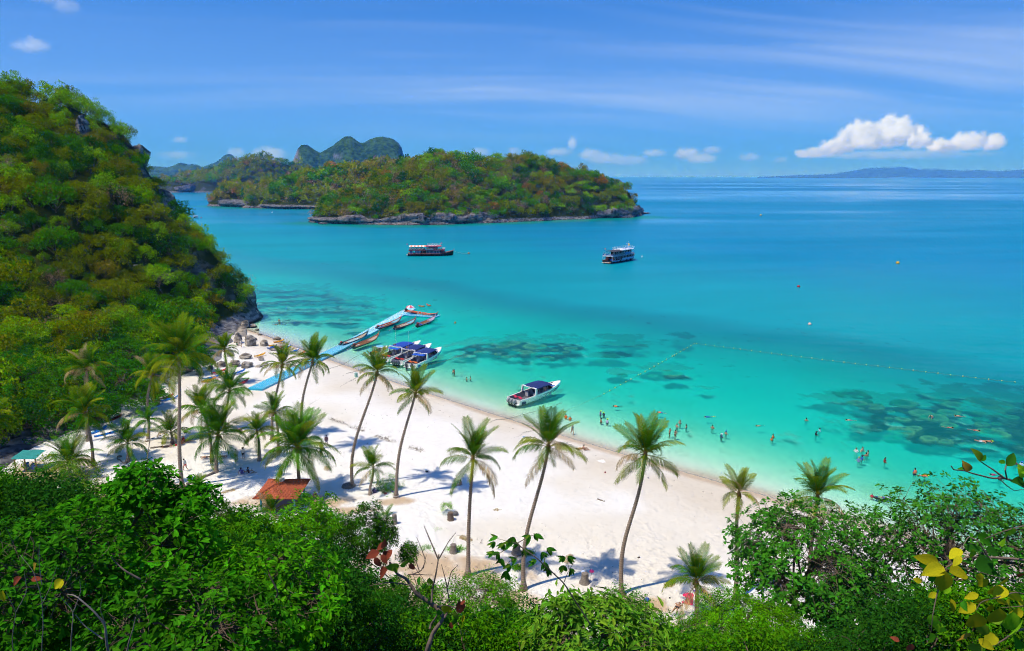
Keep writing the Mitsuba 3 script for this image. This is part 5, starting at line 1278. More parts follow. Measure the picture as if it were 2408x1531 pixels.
P('upper_seats', cat(*[box(x, x + 1.6, -2.2, 2.2, 3.22, 4.2) for x in (-L * .42, -L * .33, -L * .24)]), (.03, .025, .03), 'matte')
P('fore_cabin', box(L * .22, L * .31, -1.7, 1.7, 2.0, 3.6), (.30, .03, .04)); P('bow_boxes', cat(box(L * .25, L * .32, -1.5, -.5, 3.6, 4.3), box(L * .26, L * .31, .2, 1.2, 3.6, 4.0), box(L * .24, L * .30, -1.6, .3, 3.62, 3.8)), WHITE)
P('lifebuoy', ring_mesh(.36, .1, mat((-L * .24, -2.72, 3.5))), ORANGE, smooth=True); P('lifebuoy', ring_mesh(.36, .1, mat((L * .20, -2.62, 3.6))), ORANGE, smooth=True)
P('stern_platform', box(-L * .53, -L * .48, -1.8, 1.8, .5, .65), (.7, .45, .4)); P('flag', cat(pipe((-L * .49, 0, 5.2), (-L * .50, 0, 6.6), r=.03), box(-L * .5 - .55, -L * .5 + .02, -.02, .02, 6.0, 6.6)), (.65, .25, .35), 'cloth'); P('flag', cat(pipe((L * .22, 0, 5.3), (L * .225, 0, 7.0), r=.03), box(L * .225, L * .225 + .7, -.02, .02, 6.4, 6.95)), (.72, .3, .4), 'cloth')
P('prow', hull([(L * .49, -.06, 2.6), (L * .49, .06, 2.6), (L * .525, -.05, 3.6), (L * .525, .05, 3.6), (L * .51, 0, 3.7)]), (.6, .14, .08))
k = thing('mooring_buoy', 'orange mooring buoy off the bow of the red tour boat', 'buoy', 'single buoys'); c = at(1102, 597); add(k, ico(c + [0, 0, .3], .55, 2), 'gloss', (.75, .2, .05), smooth=True)
k = thing('mooring_line', 'pale mooring line from the bow of the red tour boat', 'rope'); b = (m @ [L * .5, 0, 2.4, 1])[:3]; q = np.linspace(0, 1, 10)[:, None]; add(k, tube(b + (c + [0, 0, .2] - b) * q - np.array([0, 0, 2.0]) * q * (1 - q), .05, 4), 'matte', (.5, .5, .4))

# white and blue tour boat, stern towards the viewer
k = thing('tour_boat', 'white and blue three decked tour boat with a black aft awning, stern towards the beach', 'boat', 'tour boats anchored in the bay')
m, L = moored((1424, 619), (1491, 602), 1.5, .3); L = 25.5
P = lambda n, me, c, bs='gloss', **kw: part(k, n, me, bs, c, xf=m, **kw)
tour_hull(k, m, L, 3.1, (.025, .016, .018), (.09, .33, .62), (.32, .36, .45))
P('saloon', box(-L * .36, L * .33, -2.35, 2.35, 1.0, 3.3), (.025, .022, .028), 'matte'); P('deck_posts', cat(*[box(x - .06, x + .06, s * 2.85 - .06, s * 2.85 + .06, 1.2, 3.35) for x in np.linspace(-L * .47, L * .33, 15) for s in (-1, 1)]), (.55, .60, .68))
for s in (-1, 1):
    for x in np.linspace(-L * .10, L * .30, 8): P('side_panel', box(x - .55, x + .55, s * 2.92 - .04, s * 2.92 + .04, 1.45, 2.1), (.16, .42, .68))
P('upper_deck', hull([(x, y, z) for z in (3.35, 3.62) for x, y in ((-L * .47, -3.05), (-L * .47, 3.05), (L * .30, 3.0), (L * .30, -3.0), (L * .385, 1.8), (L * .385, -1.8))]), (.30, .36, .48))
P('upper_saloon', box(-L * .22, L * .26, -2.2, 2.2, 3.62, 5.7), (.02, .02, .026), 'matte'); P('upper_posts', cat(*[box(x - .05, x + .05, s * 2.85 - .05, s * 2.85 + .05, 3.6, 5.8) for x in np.linspace(-L * .46, L * .32, 14) for s in (-1, 1)], *[box(-L * .465, -L * .46, y - .05, y + .05, 3.6, 5.8) for y in (-1.5, 0, 1.5)]), (.66, .72, .78))
P('upper_railing', railing(-L * .465, L * .33, 2.93, 3.62, 1.05, 3), (.40, .52, .62)); P('side_banner', cat(box(-L * .02, L * .17, -2.99, -2.95, 3.9, 4.8)), (.04, .18, .45))
P('stern_panel', cat(box(-L * .47 - .06, -L * .47 - .01, -2.9, 2.9, 3.4, 3.95)), (.74, .72, .75)); P('stern_panel', box(-L * .47 - .09, -L * .47 - .065, -2.9, 2.9, 4.1, 4.45), (.04, .06, .40))
for y in (-1.4, 1.5): P('lifebuoy', ring_mesh(.36, .11, mat((-L * .47 - .14, y, 4.1), PI / 2)), (.8, .66, .58), smooth=True)
aw2 = np.array([[(x, s * 3.1, 5.75 + .38 * (1 - s * s)) for s in np.linspace(1, -1, 9)] for x in np.linspace(-L * .47, -L * .10, 5)])
P('aft_awning', cat(loft(aw2, close=False), loft(aw2[:, ::-1] - [0, 0, .06], close=False)), (.035, .04, .055), 'cloth')
P('sun_deck', hull([(x, y, z) for z in (5.8, 6.05) for x, y in ((-L * .12, -3.05), (-L * .12, 3.05), (L * .30, 2.95), (L * .30, -2.95), (L * .37, 1.9), (L * .37, -1.9))]), (.74, .76, .80)); P('sun_deck_railing', railing(-L * .12, L * .34, 2.8, 6.05, 1.1, 3), (.68, .76, .80))
for i, (x, y) in enumerate([(1.5, -1.2), (3.6, .9), (5.8, -1.2), (6.3, 1.2), (-1.2, .8)]): P('sun_mat', box(x, x + 1.7, y - .4, y + .4, 6.06, 6.14), (.04, .06, .42) if i < 4 else (.45, .6, .62), 'cloth')
P('mast', cat(pipe((L * .27, 0, 6), (L * .27, 0, 9.8), r=.09), pipe((L * .27, -1.1, 8.6), (L * .27, 1.1, 8.6), r=.06)), WHITE); P('mast_flag', box(L * .27, L * .27 + .03, -.85, -.1, 7.4, 8.4), YELLOW, 'cloth'); P('mast_flag', box(L * .27, L * .27 + .03, .2, .85, 7.4, 8.2), (.03, .25, .6), 'cloth')
P('stern_wall', cat(box(-L * .40, -L * .395, -2.4, -.9, 1.0, 3.3)), (.55, .12, .06)); P('stern_wall', box(-L * .40, -L * .395, .9, 2.4, 1.0, 3.3), (.56, .13, .07)); P('water_tank', tube([(-L * .44, -1.8, 1.0), (-L * .44, -1.8, 2.3)], .45, 10), (.02, .10, .45))
P('stern_platform', box(-L * .54, -L * .48, -2.4, 2.4, .45, .62), (.72, .58, .46)); P('swim_ladder', cat(*[pipe((-L * .53, y, .5), (-L * .55, y, -.6), r=.03) for y in (-.9, -.4, .9, 1.4)]), GREY); P('bow_floats', cat(*[ico((L * .43 + .3 * i, -1.2 + .5 * i, 2.9 + .2 * (i % 2)), .45, 1) for i in range(4)]), (.68, .24, .12))
P('stern_flag', cat(pipe((-L * .46, 1.2, 5.8), (-L * .47, 1.2, 7.6), r=.03), box(-L * .47, -L * .47 + .03, 1.2, 1.9, 6.9, 7.5)), (.70, .3, .4), 'cloth')
k = thing('mooring_buoy', 'white mooring buoy off the bow of the white and blue tour boat', 'buoy', 'single buoys'); c = at(1509, 605); add(k, ico(c + [0, 0, .3], .5, 2), 'gloss', WHITE, smooth=True)
for px, py, col, r, lab in [(2110, 620, YELLOW, .85, 'large yellow buoy, the furthest right of the single buoys'), (1877, 675, RED, .55, 'red buoy in the open water above the float line'), (1903, 764, (.72, .5, .45), .5, 'pale pink buoy nearest the float line corner'), (1788, 507, YELLOW, 1.0, 'small yellow buoy far out near the right tip of the island'), (1070, 760, ORANGE, .3, 'orange buoy right of the longtail boats'), (640, 500, WHITE, .7, 'white buoy in the channel left of the main island'), (473, 513, RED, .7, 'red buoy beside the tiny white motorboat'), (455, 503, RED, .7, 'red buoy beyond the tiny white motorboat'), (729, 505, WHITE, .6, 'white buoy near the left tip of the main island')]:
    k = thing('mooring_buoy', lab, 'buoy', 'single buoys'); c = at(px, py); add(k, ico(c + [0, 0, r * .4], r, 2), 'gloss', col, smooth=True)

# swimming area float line
Z3 = lambda x, y: ((1900 + x * .4571) / 1.7017, (1250 + y * .4571) / 1.7017); Z6 = lambda x, y: ((2600 + x * .6213) / 1.7017, (650 + y * .6213) / 1.7017)
fl = [Z3(*q) for q in [(1128, 715), (1178, 687), (1227, 661), (1273, 636), (1320, 610), (1364, 587), (1431, 549), (1449, 540), (1490, 519), (1529, 497), (1567, 475), (1605, 454), (1640, 434), (1677, 414), (1727, 386), (1744, 377), (1763, 365), (1797, 345), (1829, 326), (1859, 311), (1889, 294), (1916, 276), (1940, 275)]]
fl2 = [Z6(*q) for q in [(358, 1175), (415, 1183), (473, 1190), (538, 1198), (581, 1204), (654, 1213), (711, 1221), (783, 1230), (847, 1238), (909, 1246), (974, 1254), (1042, 1262), (1109, 1271), (1177, 1279), (1249, 1288), (1321, 1297), (1393, 1305), (1467, 1313), (1542, 1322), (1620, 1331), (1695, 1340), (1775, 1350), (1854, 1359)]] + [((2900 + x * .4967) / 1.7017, (1500 + y * .4967) / 1.7017) for x, y in [(1815, 3), (1916, 13), (2017, 26), (2123, 38), (2228, 49), (2335, 60)]]
pts = [at(*q) for q in fl + fl2]
k = thing('float_line', 'rope of small yellow floats marking off the swimming area', 'float line')
part(k, 'rope', tube(np.array([at(1258, 982, .5), at(1330, 967, .1)] + pts) + [0, 0, .04], .022, 4), 'matte', (.16, .20, .12))
for c in pts: part(k, 'float', ico(c + [0, 0, .08], (.14, .14, .12), 1), 'gloss', (.72, .60, .18), smooth=True)


# kayaks
def kayak(label, a, b, col, col2=None, L=3.6, roll=0.0, lift=0.0, seats=True):
    p, q = on_sand(*a), on_sand(*b); d = q - p; rz = math.atan2(d[1], d[0]); c = (p + q) / 2
    k = thing('kayak', label, 'kayak', 'kayaks lying on the beach'); m = mat((c[0], c[1], max(c[2], 0) + .05 + lift), rz, 1, roll)
    secs = []
    for u in np.linspace(0, 1, 13):
        w = .40 * np.sin(PI * np.clip(u * .98 + .01, 0, 1)) ** .62; z = .22 * abs(2 * u - 1) ** 3.2; x = (u - .5) * L; dip = .12 if .22 < u < .42 or .55 < u < .75 else 0
        secs.append([(x, w, .24 + z), (x, w * .8, .06 + z * .8), (x, 0, 0 + z), (x, -w * .8, .06 + z * .8), (x, -w, .24 + z), (x, -w * .6, .30 + z), (x, -w * .5, .30 + z - dip), (x, w * .5, .30 + z - dip), (x, w * .6, .30 + z)])
    v, f = loft(np.array(secs)); part(k, 'shell', (v, f), 'gloss', col, smooth=35, xf=m)
    if col2 is not None: part(k, 'end_panel', cat(*[loft(np.array([[(s * x, w, z) for w in (-ww, 0, ww)] for x, ww, z in ((L * .22, .26, .345), (L * .32, .22, .37), (L * .42, .12, .46))])[:, ::s], close=False) for s in (1, -1)]), 'gloss', col2, xf=m)
    if seats: part(k, 'seat', cat(*[box(x - .2, x + .2, -.19, .19, .17, .27) for x in (-.62, .62)]), 'matte', BLACK, xf=m)


Z9 = lambda x, y: ((960 + x * .16611) / 1.7017, (1200 + y * .16611) / 1.7017)
Z1 = lambda x, y: ((x * .4571) / 1.7017, (1200 + y * .4571) / 1.7017)
YK = (.82, .40, .012)
for lab, a, b, c1, c2 in [('yellow kayak nearest the water', Z9(765, 1045), Z9(1105, 990), YK, None), ('yellow kayak second from the water', Z9(670, 1125), Z9(1030, 1090), YK, None), ('blue and white kayak left of the red one', Z9(640, 1190), Z9(900, 1130), (.015, .14, .50), WHITE), ('red and white kayak in the middle of the row', Z9(920, 1200), Z9(1100, 1110), (.62, .02, .04), WHITE), ('blue kayak right of the red one', Z9(1020, 1190), Z9(1230, 1130), (.012, .12, .48), (.55, .62, .7)), ('yellow and red kayak in front of the row', Z9(945, 1235), Z9(1265, 1170), YK, (.6, .05, .05)), ('blue and white kayak lying apart in front of the row', Z9(1170, 1285), Z9(1465, 1210), (.012, .13, .50), (.7, .72, .75)), ('yellow kayak at the foot of the brown boulder', Z9(345, 1385), Z9(610, 1320), YK, None), ('orange kayak half hidden by the thin leaning palm', Z9(1380, 1340), Z9(1600, 1270), (.75, .30, .015), (.5, .1, .03)),
                          ('red kayak beside the landward end of the walkway', Z1(2098, 742), Z1(2170, 708), (.62, .03, .02), None), ('yellow kayak behind the palm row near the jungle', Z1(1750, 735), Z1(1905, 690), (.78, .36, .05), (.6, .2, .03)), ('white and red kayak in the pile under the palms', Z1(1800, 750), Z1(1910, 715), (.7, .68, .62), (.55, .03, .03)), ('red kayak uppermost in the pile under the palms', Z1(1870, 650), Z1(1975, 620), (.6, .03, .03), None), ('blue kayak in the pile under the palms', Z1(1790, 700), Z1(1905, 678), (.015, .14, .5), None), ('yellow kayak behind the red one in the pile under the palms', Z1(1850, 690), Z1(1980, 655), YK, None), ('blue kayak by itself near the boulders', Z1(2060, 650), Z1(2120, 632), (.015, .13, .5), None),
                          ('long white kayak lying on the sand by the resting people', Z1(1310, 1240), Z1(1440, 1195), (.75, .77, .8), None), ('dark red kayak in the shade of the thicket', Z1(900, 1085), Z1(1065, 1025), (.22, .03, .02), None), ('blue kayak nearest the low palm on the left', Z1(865, 1205), Z1(1000, 1168), (.012, .16, .58), None), ('bright blue kayak under the thicket', Z1(785, 1190), Z1(930, 1125), (.012, .18, .62), (.2, .5, .75)), ('pale blue kayak behind the pale palm', Z1(1310, 965), Z1(1400, 935), (.25, .45, .68), None), ('blue and white kayak behind the tall palm', Z1(1415, 890), Z1(1530, 865), (.02, .2, .6), WHITE), ('red kayak behind the blue and white one by the tall palm', Z1(1400, 880), Z1(1490, 852), (.5, .03, .02), None)]:
    kayak(lab, a, b, c1, c2)
for i, (a, b, lab, c) in enumerate([((972 + 28, 741), (972 + 45, 746), 'orange rescue kayak on the platform', (.75, .16, .04)), ((985, 744), (999, 746), 'red and yellow rescue kayak on the platform', (.65, .25, .03))]):
    kayak(lab, a, b, c, (.7, .05, .05), 2.6, lift=.28)
# ---------------------------------------------------------------- people
SKIN = [(.55, .33, .22), (.46, .26, .17), (.34, .18, .11), (.62, .42, .31)]


def capsule(a, b, ra, rb):
    s = trimesh.creation.icosphere(subdivisions=1); v = np.array(s.vertices)
    return np.vstack([v * ra + a, v * rb + b])


POSE = {  # joints: pelvis, chest, neck, head, then (shoulder, elbow, hand), (hip, knee, foot) left and right; x forward, y left, z up
    'stand': dict(pe=(0, 0, .92), ch=(.02, 0, 1.28), ne=(.02, 0, 1.46), he=(.05, 0, 1.62), al=[(.0, .19, 1.40), (-.03, .27, 1.12), (.08, .27, .88)], ar=[(.0, -.19, 1.40), (-.02, -.28, 1.12), (.12, -.24, .90)], ll=[(0, .1, .88), (.03, .11, .48), (0, .12, .05)], lr=[(0, -.1, .88), (.02, -.11, .48), (-.02, -.13, .05)]),
    'walk': dict(pe=(0, 0, .90), ch=(.10, 0, 1.25), ne=(.14, 0, 1.42), he=(.20, 0, 1.57), al=[(.1, .19, 1.37), (-.12, .25, 1.12), (-.10, .27, .88)], ar=[(.1, -.19, 1.37), (.20, -.25, 1.10), (.42, -.22, 1.0)], ll=[(0, .1, .87), (.28, .1, .52), (.30, .1, .06)], lr=[(0, -.1, .87), (-.05, -.1, .46), (-.42, -.1, .18)]),
    'wade': dict(pe=(0, 0, .92), ch=(.03, 0, 1.28), ne=(.03, 0, 1.46), he=(.06, 0, 1.62), al=[(.0, .19, 1.40), (.05, .36, 1.16), (.28, .34, 1.02)], ar=[(.0, -.19, 1.40), (.02, -.38, 1.17), (.22, -.42, 1.0)], ll=[(0, .1, .88), (.03, .12, .48), (0, .13, .05)], lr=[(0, -.1, .88), (.02, -.12, .48), (-.02, -.14, .05)]),
    'hold': dict(pe=(0, 0, .92), ch=(.03, 0, 1.28), ne=(.03, 0, 1.46), he=(.06, 0, 1.62), al=[(.0, .19, 1.40), (.12, .32, 1.22), (.16, .10, 1.55)], ar=[(.0, -.19, 1.40), (.14, -.30, 1.2), (.17, -.10, 1.54)], ll=[(0, .1, .88), (.03, .12, .48), (0, .13, .05)], lr=[(0, -.1, .88), (.02, -.12, .48), (-.02, -.14, .05)]),
    'sit': dict(pe=(0, 0, .12), ch=(-.12, 0, .48), ne=(-.12, 0, .66), he=(-.08, 0, .82), al=[(-.12, .19, .60), (-.30, .27, .36), (-.34, .25, .08)], ar=[(-.12, -.19, .60), (.08, -.28, .42), (.30, -.2, .44)], ll=[(0, .1, .14), (.38, .16, .38), (.62, .14, .07)], lr=[(0, -.1, .14), (.42, -.12, .12), (.82, -.16, .07)]),
    'lie': dict(pe=(0, 0, .12), ch=(-.36, 0, .13), ne=(-.54, 0, .14), he=(-.70, 0, .15), al=[(-.48, .19, .12), (-.62, .36, .08), (-.78, .20, .08)], ar=[(-.48, -.19, .12), (-.60, -.36, .08), (-.76, -.24, .08)], ll=[(.04, .1, .11), (.44, .16, .09), (.84, .24, .07)], lr=[(.04, -.1, .11), (.44, -.14, .16), (.86, -.18, .07)]),
    'swim': dict(pe=(0, 0, -.02), ch=(.36, 0, .02), ne=(.54, 0, .05), he=(.70, 0, .10), al=[(.48, .19, .02), (.72, .32, .03), (.98, .28, .0)], ar=[(.48, -.19, .02), (.60, -.42, .0), (.42, -.62, -.04)], ll=[(-.04, .1, -.03), (-.44, .14, -.02), (-.84, .16, .02)], lr=[(-.04, -.1, -.03), (-.44, -.12, -.06), (-.84, -.18, -.02)]),
    'bend': dict(pe=(0, 0, .85), ch=(.30, 0, 1.05), ne=(.44, 0, 1.12), he=(.58, 0, 1.12), al=[(.40, .19, 1.08), (.48, .28, .80), (.62, .2, .58)], ar=[(.40, -.19, 1.08), (.46, -.27, .80), (.55, -.2, .56)], ll=[(0, .1, .82), (.12, .13, .44), (-.02, .15, .05)], lr=[(0, -.1, .82), (.16, -.13, .45), (0, -.16, .05)])}


def bone_set(parts):
    man = None
    for p in parts:
        h = trimesh.convex.convex_hull(p); q = manifold3d.Manifold(manifold3d.Mesh(np.array(h.vertices, np.float32), np.array(h.faces, np.uint32)))
        man = q if man is None else man + q
    return man


def figure(pose):
    J = {k: np.array(v, float) for k, v in POSE[pose].items()}; J['pe'] = J['pe']
    yv = np.array([0, .09, 0])
    B = [np.vstack([capsule(J['pe'] - yv, J['pe'] + yv, .115, .115), capsule(J['ch'] - yv * 1.2, J['ch'] + yv * 1.2, .115, .115)]), np.vstack([capsule(J['ch'] - yv, J['ch'] + yv, .11, .11), capsule(J['al'][0] * [1, .75, 1], J['ar'][0] * [1, .75, 1], .075, .075)]), capsule(J['ne'] - (J['he'] - J['ne']) * .3, J['ne'] + (J['he'] - J['ne']) * .4, .058, .052)]
    hd = unit(J['he'] - J['ne']); B.append(np.vstack([capsule(J['he'] + hd * .03, J['he'] + hd * .05, .094, .094), capsule(J['he'] - hd * .07 + [.03, 0, 0], J['he'] - hd * .05, .06, .07)]))
    B.append(capsule(J['he'] + [.095, 0, -.01], J['he'] + [.08, 0, -.03], .018, .02))
    hands = []
    for s, a in (('al', J['al']), ('ar', J['ar'])):
        B += [capsule(a[0], a[1], .052, .042), capsule(a[1], a[2], .042, .030)]
        d = unit(a[2] - a[1]); w = unit(np.cross(d, [0.2, 0, 1])); pc = a[2] + d * .05; B.append(np.vstack([capsule(a[2], a[2] + d * .01, .026, .026), capsule(pc - w * .028, pc + w * .028, .016, .016)]))
        for i, (o, l) in enumerate([(-.03, .065), (-.01, .08), (.01, .075), (.03, .055)]): B.append(capsule(pc + w * o, pc + w * o * 1.2 + d * l, .0105, .009))
        B.append(capsule(a[2] + d * .02 + w * .03, a[2] + d * .06 + w * .065, .012, .010))
    for s, a in (('ll', J['ll']), ('lr', J['lr'])):
        B += [capsule(a[0], a[1], .085, .058), capsule(a[1], a[2], .058, .038)]
        f = np.array([.15, 0, -.02]) if pose not in ('lie', 'swim') else unit(a[2] - a[1]) * .12
        B.append(np.vstack([capsule(a[2] - f * .25, a[2] + f * .5, .042, .036), capsule(a[2] + f, a[2] + f * 1.05, .026, .026)]))
    m = bone_set(B).refine_to_length(.16).to_mesh()
    t = trimesh.Trimesh(np.array(m.vert_properties[:, :3], float), np.array(m.tri_verts)); trimesh.smoothing.filter_taubin(t, iterations=4)
    out = {'body': (np.array(t.vertices), np.array(t.faces))}
    sh = lambda c, r, c2, r2: capsule(np.array(c), np.array(c2), r, r2)
    out['hair'] = hull(np.vstack([sh(J['he'] + hd * .055 - [.022, 0, 0], .104, J['he'] + hd * .06 - [.03, 0, 0], .10), sh(J['he'] - hd * .05 - [.06, 0, 0], .07, J['he'] - hd * .06 - [.05, 0, 0], .07)]))
    out['cap'] = trimesh.util.concatenate([hull(sh(J['he'] + hd * .08 - [.01, 0, 0], .108, J['he'] + hd * .09, .10)), hull(np.vstack([np.array([[.2 * math.cos(q), .2 * math.sin(q), z] for q in np.arange(10) * .63 for z in (.0, .015)]) + J['he'] + hd * .05]))])
    pe, ch = J['pe'], J['ch']
    out['shorts'] = bone_set([np.vstack([sh(pe - yv, .13, pe + yv, .13), sh(pe + (ch - pe) * .25 - yv, .12, pe + (ch - pe) * .25 + yv, .12)])] + [sh(J[l][0], .105, J[l][0] * .45 + J[l][1] * .55, .085) for l in ('ll', 'lr')])
    out['brief'] = bone_set([np.vstack([sh(pe - yv, .128, pe + yv, .128), sh(pe + (ch - pe) * .12 - yv, .122, pe + (ch - pe) * .12 + yv, .122)])])
    out['top'] = hull(np.vstack([sh(ch - yv * 1.2 - [0, 0, .01], .128, ch + yv * 1.2 + [0, 0, .01], .128)]))
    out['shirt'] = bone_set([np.vstack([sh(pe + (ch - pe) * .1 - yv, .13, pe + (ch - pe) * .1 + yv, .13), sh(ch - yv * 1.3, .13, ch + yv * 1.3, .13)]), np.vstack([sh(ch - yv, .12, ch + yv, .12), sh(J['al'][0] * [1, .8, 1], .088, J['ar'][0] * [1, .8, 1], .088)])] + [sh(J[a][0], .068, J[a][0] * .35 + J[a][1] * .65, .06) for a in ('al', 'ar')])
    out['vest'] = bone_set([np.vstack([sh(pe + (ch - pe) * .3 - yv, .155, pe + (ch - pe) * .3 + yv, .155), sh(ch - yv * 1.2, .16, ch + yv * 1.2, .16)]), np.vstack([sh(ch - yv, .15, ch + yv, .15), sh(J['al'][0] * [1, .55, 1], .10, J['ar'][0] * [1, .55, 1], .10)])])
    out['flippers'] = bone_set([np.vstack([sh(J[l][2], .05, J[l][2] + unit(J[l][2] - J[l][1]) * .35, .03) * [1, 1, 1]]) for l in ('ll', 'lr')])
    out['snorkel'] = cat(tube([J['he'] + [.06, .07, -.02], J['he'] + [0, .11, .05], J['he'] + [-.06, .11, .24]], .016, 5), box(*(J['he'][0] + np.array([.04, .11])), *(J['he'][1] + np.array([-.06, .06])), *(J['he'][2] + np.array([-.0, .06]))))
    return {k: arr(v) for k, v in out.items()}


FIG = {p: figure(p) for p in POSE}


def person(label, px, pose='stand', face=0.0, skin=0, wear=(), hair=(.03, .02, .015), sink=None, scale=1.0, group=None, on=None):
    """px: photo point of the feet, or of the waterline for who stands in the sea (the feet are then on the sea bed)"""
    k = thing('person', label, 'person', group)
    if on is not None: p = np.array(on, float)
    else:
        p = on_sand(*px)
        if p[2] < 0 or sink is not None: p = at(*px, 0); p[2] = -((sink + .12 if sink > .3 else sink) if sink is not None else min(-float(ground(p[0], p[1])), 1.05)) * 1.0
    m = mat(p, face, scale); G = FIG[pose]
    part(k, 'body', G['body'], 'matte', SKIN[skin], smooth=True, xf=m)
    if hair is not None: part(k, 'hair', G['hair'], 'matte', hair, smooth=True, xf=m)
    for w, c in wear: part(k, w, G[w], 'cloth', c, smooth=40 if w in ('snorkel', 'cap') else True, xf=m)


ZA = lambda x, y: ((1000 + x * .4571) / 1.7017, (1150 + y * .4571) / 1.7017)
Z4 = lambda x, y: ((2900 + x * .4967) / 1.7017, (1500 + y * .4967) / 1.7017)
OV, LIME, PURP = (.80, .17, .02), (.45, .75, .03), (.28, .10, .36)
SH = lambda c: ('shorts', c); VE = lambda c=OV: ('vest', c); ST = lambda c: ('shirt', c); BK = lambda c: [('brief', c), ('top', c)]; SN = ('snorkel', LIME); CP = lambda c: ('cap', c)
g1 = 'bathers in the shallows'
Pp = person
Pp('person bathing nearest the shaded rocks', ZA(255, 303), 'wade', 1, 1, [SH((.4, .1, .1))], group=g1); Pp('dark swimmer furthest out beside the headland', ZA(330, 287), 'swim', .2, 2, [ST((.02, .02, .03))], sink=.06, group=g1); Pp('swimmer in a blue shirt beside the headland', ZA(293, 322), 'swim', .3, 2, [ST((.03, .10, .35))], sink=.04, group=g1); Pp('person swimming closest to the headland boulders', ZA(222, 325), 'swim', 0, 1, [('brief', (.1, .1, .1))], sink=.03, group=g1)
Pp('left one of a couple hugging in the water right of the speedboats', ZA(1776, 758), 'hold', -.2, 1, [SH((.05, .05, .08))], group=g1); Pp('right one of a couple hugging in the water right of the speedboats', ZA(1790, 758), 'hold', 2.9, 0, BK((.5, .1, .1)), group=g1)
Pp('dark haired person chest deep, left of a pair off the speedboats', ZA(1895, 806), 'wade', .4, 1, [SH((.02, .02, .03))], sink=1.1, group=g1); Pp('person with arms spread, right of a pair off the speedboats', ZA(1930, 800), 'wade', 3.4, 1, [SH((.03, .05, .1))], sink=1.12, group=g1)
Pp('snorkeller in an orange vest kicking up spray', Z3(1245, 822), 'swim', 3.1, 1, [VE(), SH((.02, .02, .03))], sink=.05, group=g1); Pp('person in a purple shirt and lime cap standing beside a child', Z3(1097, 900), 'stand', -.4, 1, [ST(PURP), SH((.03, .03, .05)), CP(LIME)], sink=.75, group=g1); Pp('person in dark clothes close behind the purple shirt', Z3(1128, 896), 'wade', 3.6, 2, [ST((.03, .03, .04)), CP(LIME)], sink=1.1, group=g1)
Pp('bare backed person wading below the purple shirt', Z3(1102, 962), 'wade', .3, 2, [SH((.03, .03, .04))], sink=.85, group=g1); Pp('person in a pale lilac shirt and lime cap wading', Z3(1157, 974), 'stand', .8, 1, [ST((.45, .42, .62)), SH((.02, .03, .06)), CP(LIME)], sink=.7, group=g1)
Pp('person in an orange vest by the float rope, left', Z3(795, 922), 'wade', 1.4, 1, [VE()], sink=.95, group=g1); Pp('crouching person in an orange vest by the float rope, right', Z3(832, 932), 'wade', 1.8, 1, [VE()], sink=1.12, group=g1)
Pp('woman in a bikini walking at the water edge between two front palms', Z3(850, 1064), 'walk', -1.2, 1, BK((.03, .2, .2)), hair=(.08, .04, .02), group='people on the beach')
Pp('sunbather in black trunks sitting on the wet sand', Z3(958, 1206), 'sit', .1, 1, [('brief', (.02, .02, .02))], group='people on the beach'); Pp('person lying on the wet sand beside the sitting sunbather', Z3(930, 1196), 'lie', .2, 2, BK((.4, .3, .02)), group='people on the beach')
Pp('snorkeller in an orange and purple vest floating right of the purple shirt', Z3(1630, 877), 'swim', 2.9, 0, [VE((.75, .2, .12)), SH((.05, .1, .45)), SN], sink=.03, group=g1); Pp('snorkeller in a blue suit with yellow flippers', Z3(2045, 914), 'swim', 3.3, 0, [ST((.02, .10, .35)), SH((.02, .10, .35)), ('flippers', (.8, .7, .03))], sink=.03, group=g1)
Pp('pale person wading, furthest out of a group of three', Z3(1795, 978), 'hold', 2, 0, BK((.6, .5, .4)), hair=(.2, .09, .04), group=g1, sink=.9); Pp('pale person wading, left of a group of three', Z3(1766, 1005), 'wade', .6, 0, [SH((.3, .1, .1))], hair=(.15, .08, .04), group=g1, sink=.95); Pp('person with one arm out, right of a group of three', Z3(1850, 1008), 'wade', 2.6, 1, [SH((.1, .1, .1))], group=g1, sink=1.05)
Pp('woman in a black bikini holding her hair, left of a pair', Z3(1702, 1070), 'hold', -.6, 1, BK((.015, .015, .02)), group=g1, sink=.5); Pp('woman in a black swimsuit and lime mask, right of a pair', Z3(1752, 1085), 'hold', .6, 1, [*BK((.015, .015, .02)), SN], group=g1, sink=.5)
Pp('person with a lime snorkel, alone in the green water', Z3(2078, 1016), 'wade', 1, 1, [SN], sink=1.0, group=g1); Pp('person in a blue sun hat in the green water', Z3(2195, 1064), 'wade', .5, 1, [CP((.02, .12, .5))], sink=1.05, group=g1); Pp('person in a white sun hat in the green water', Z3(2155, 1094), 'wade', .4, 2, [CP((.7, .7, .78)), ST((.03, .10, .16))], sink=.95, group=g1)
Pp('child in a red vest and white hat in the shallows behind a palm', Z3(1308, 1188), 'stand', 1.2, 0, [VE((.8, .06, .08)), CP((.85, .8, .78))], sink=.35, scale=.62, group=g1)
Pp('snorkeller with a yellow mask and arms wide', Z4(280, 408), 'swim', 3.4, 0, [SN], sink=.05, group=g1); Pp('single person neck deep left of the large reef', Z4(655, 368), 'wade', 1, 1, [SH((.4, .06, .06))], sink=1.15, group=g1); Pp('swimmer stretched out over the edge of the large reef', Z4(1010, 364), 'swim', 3.0, 0, [('brief', (.1, .1, .35))], sink=.03, group=g1)
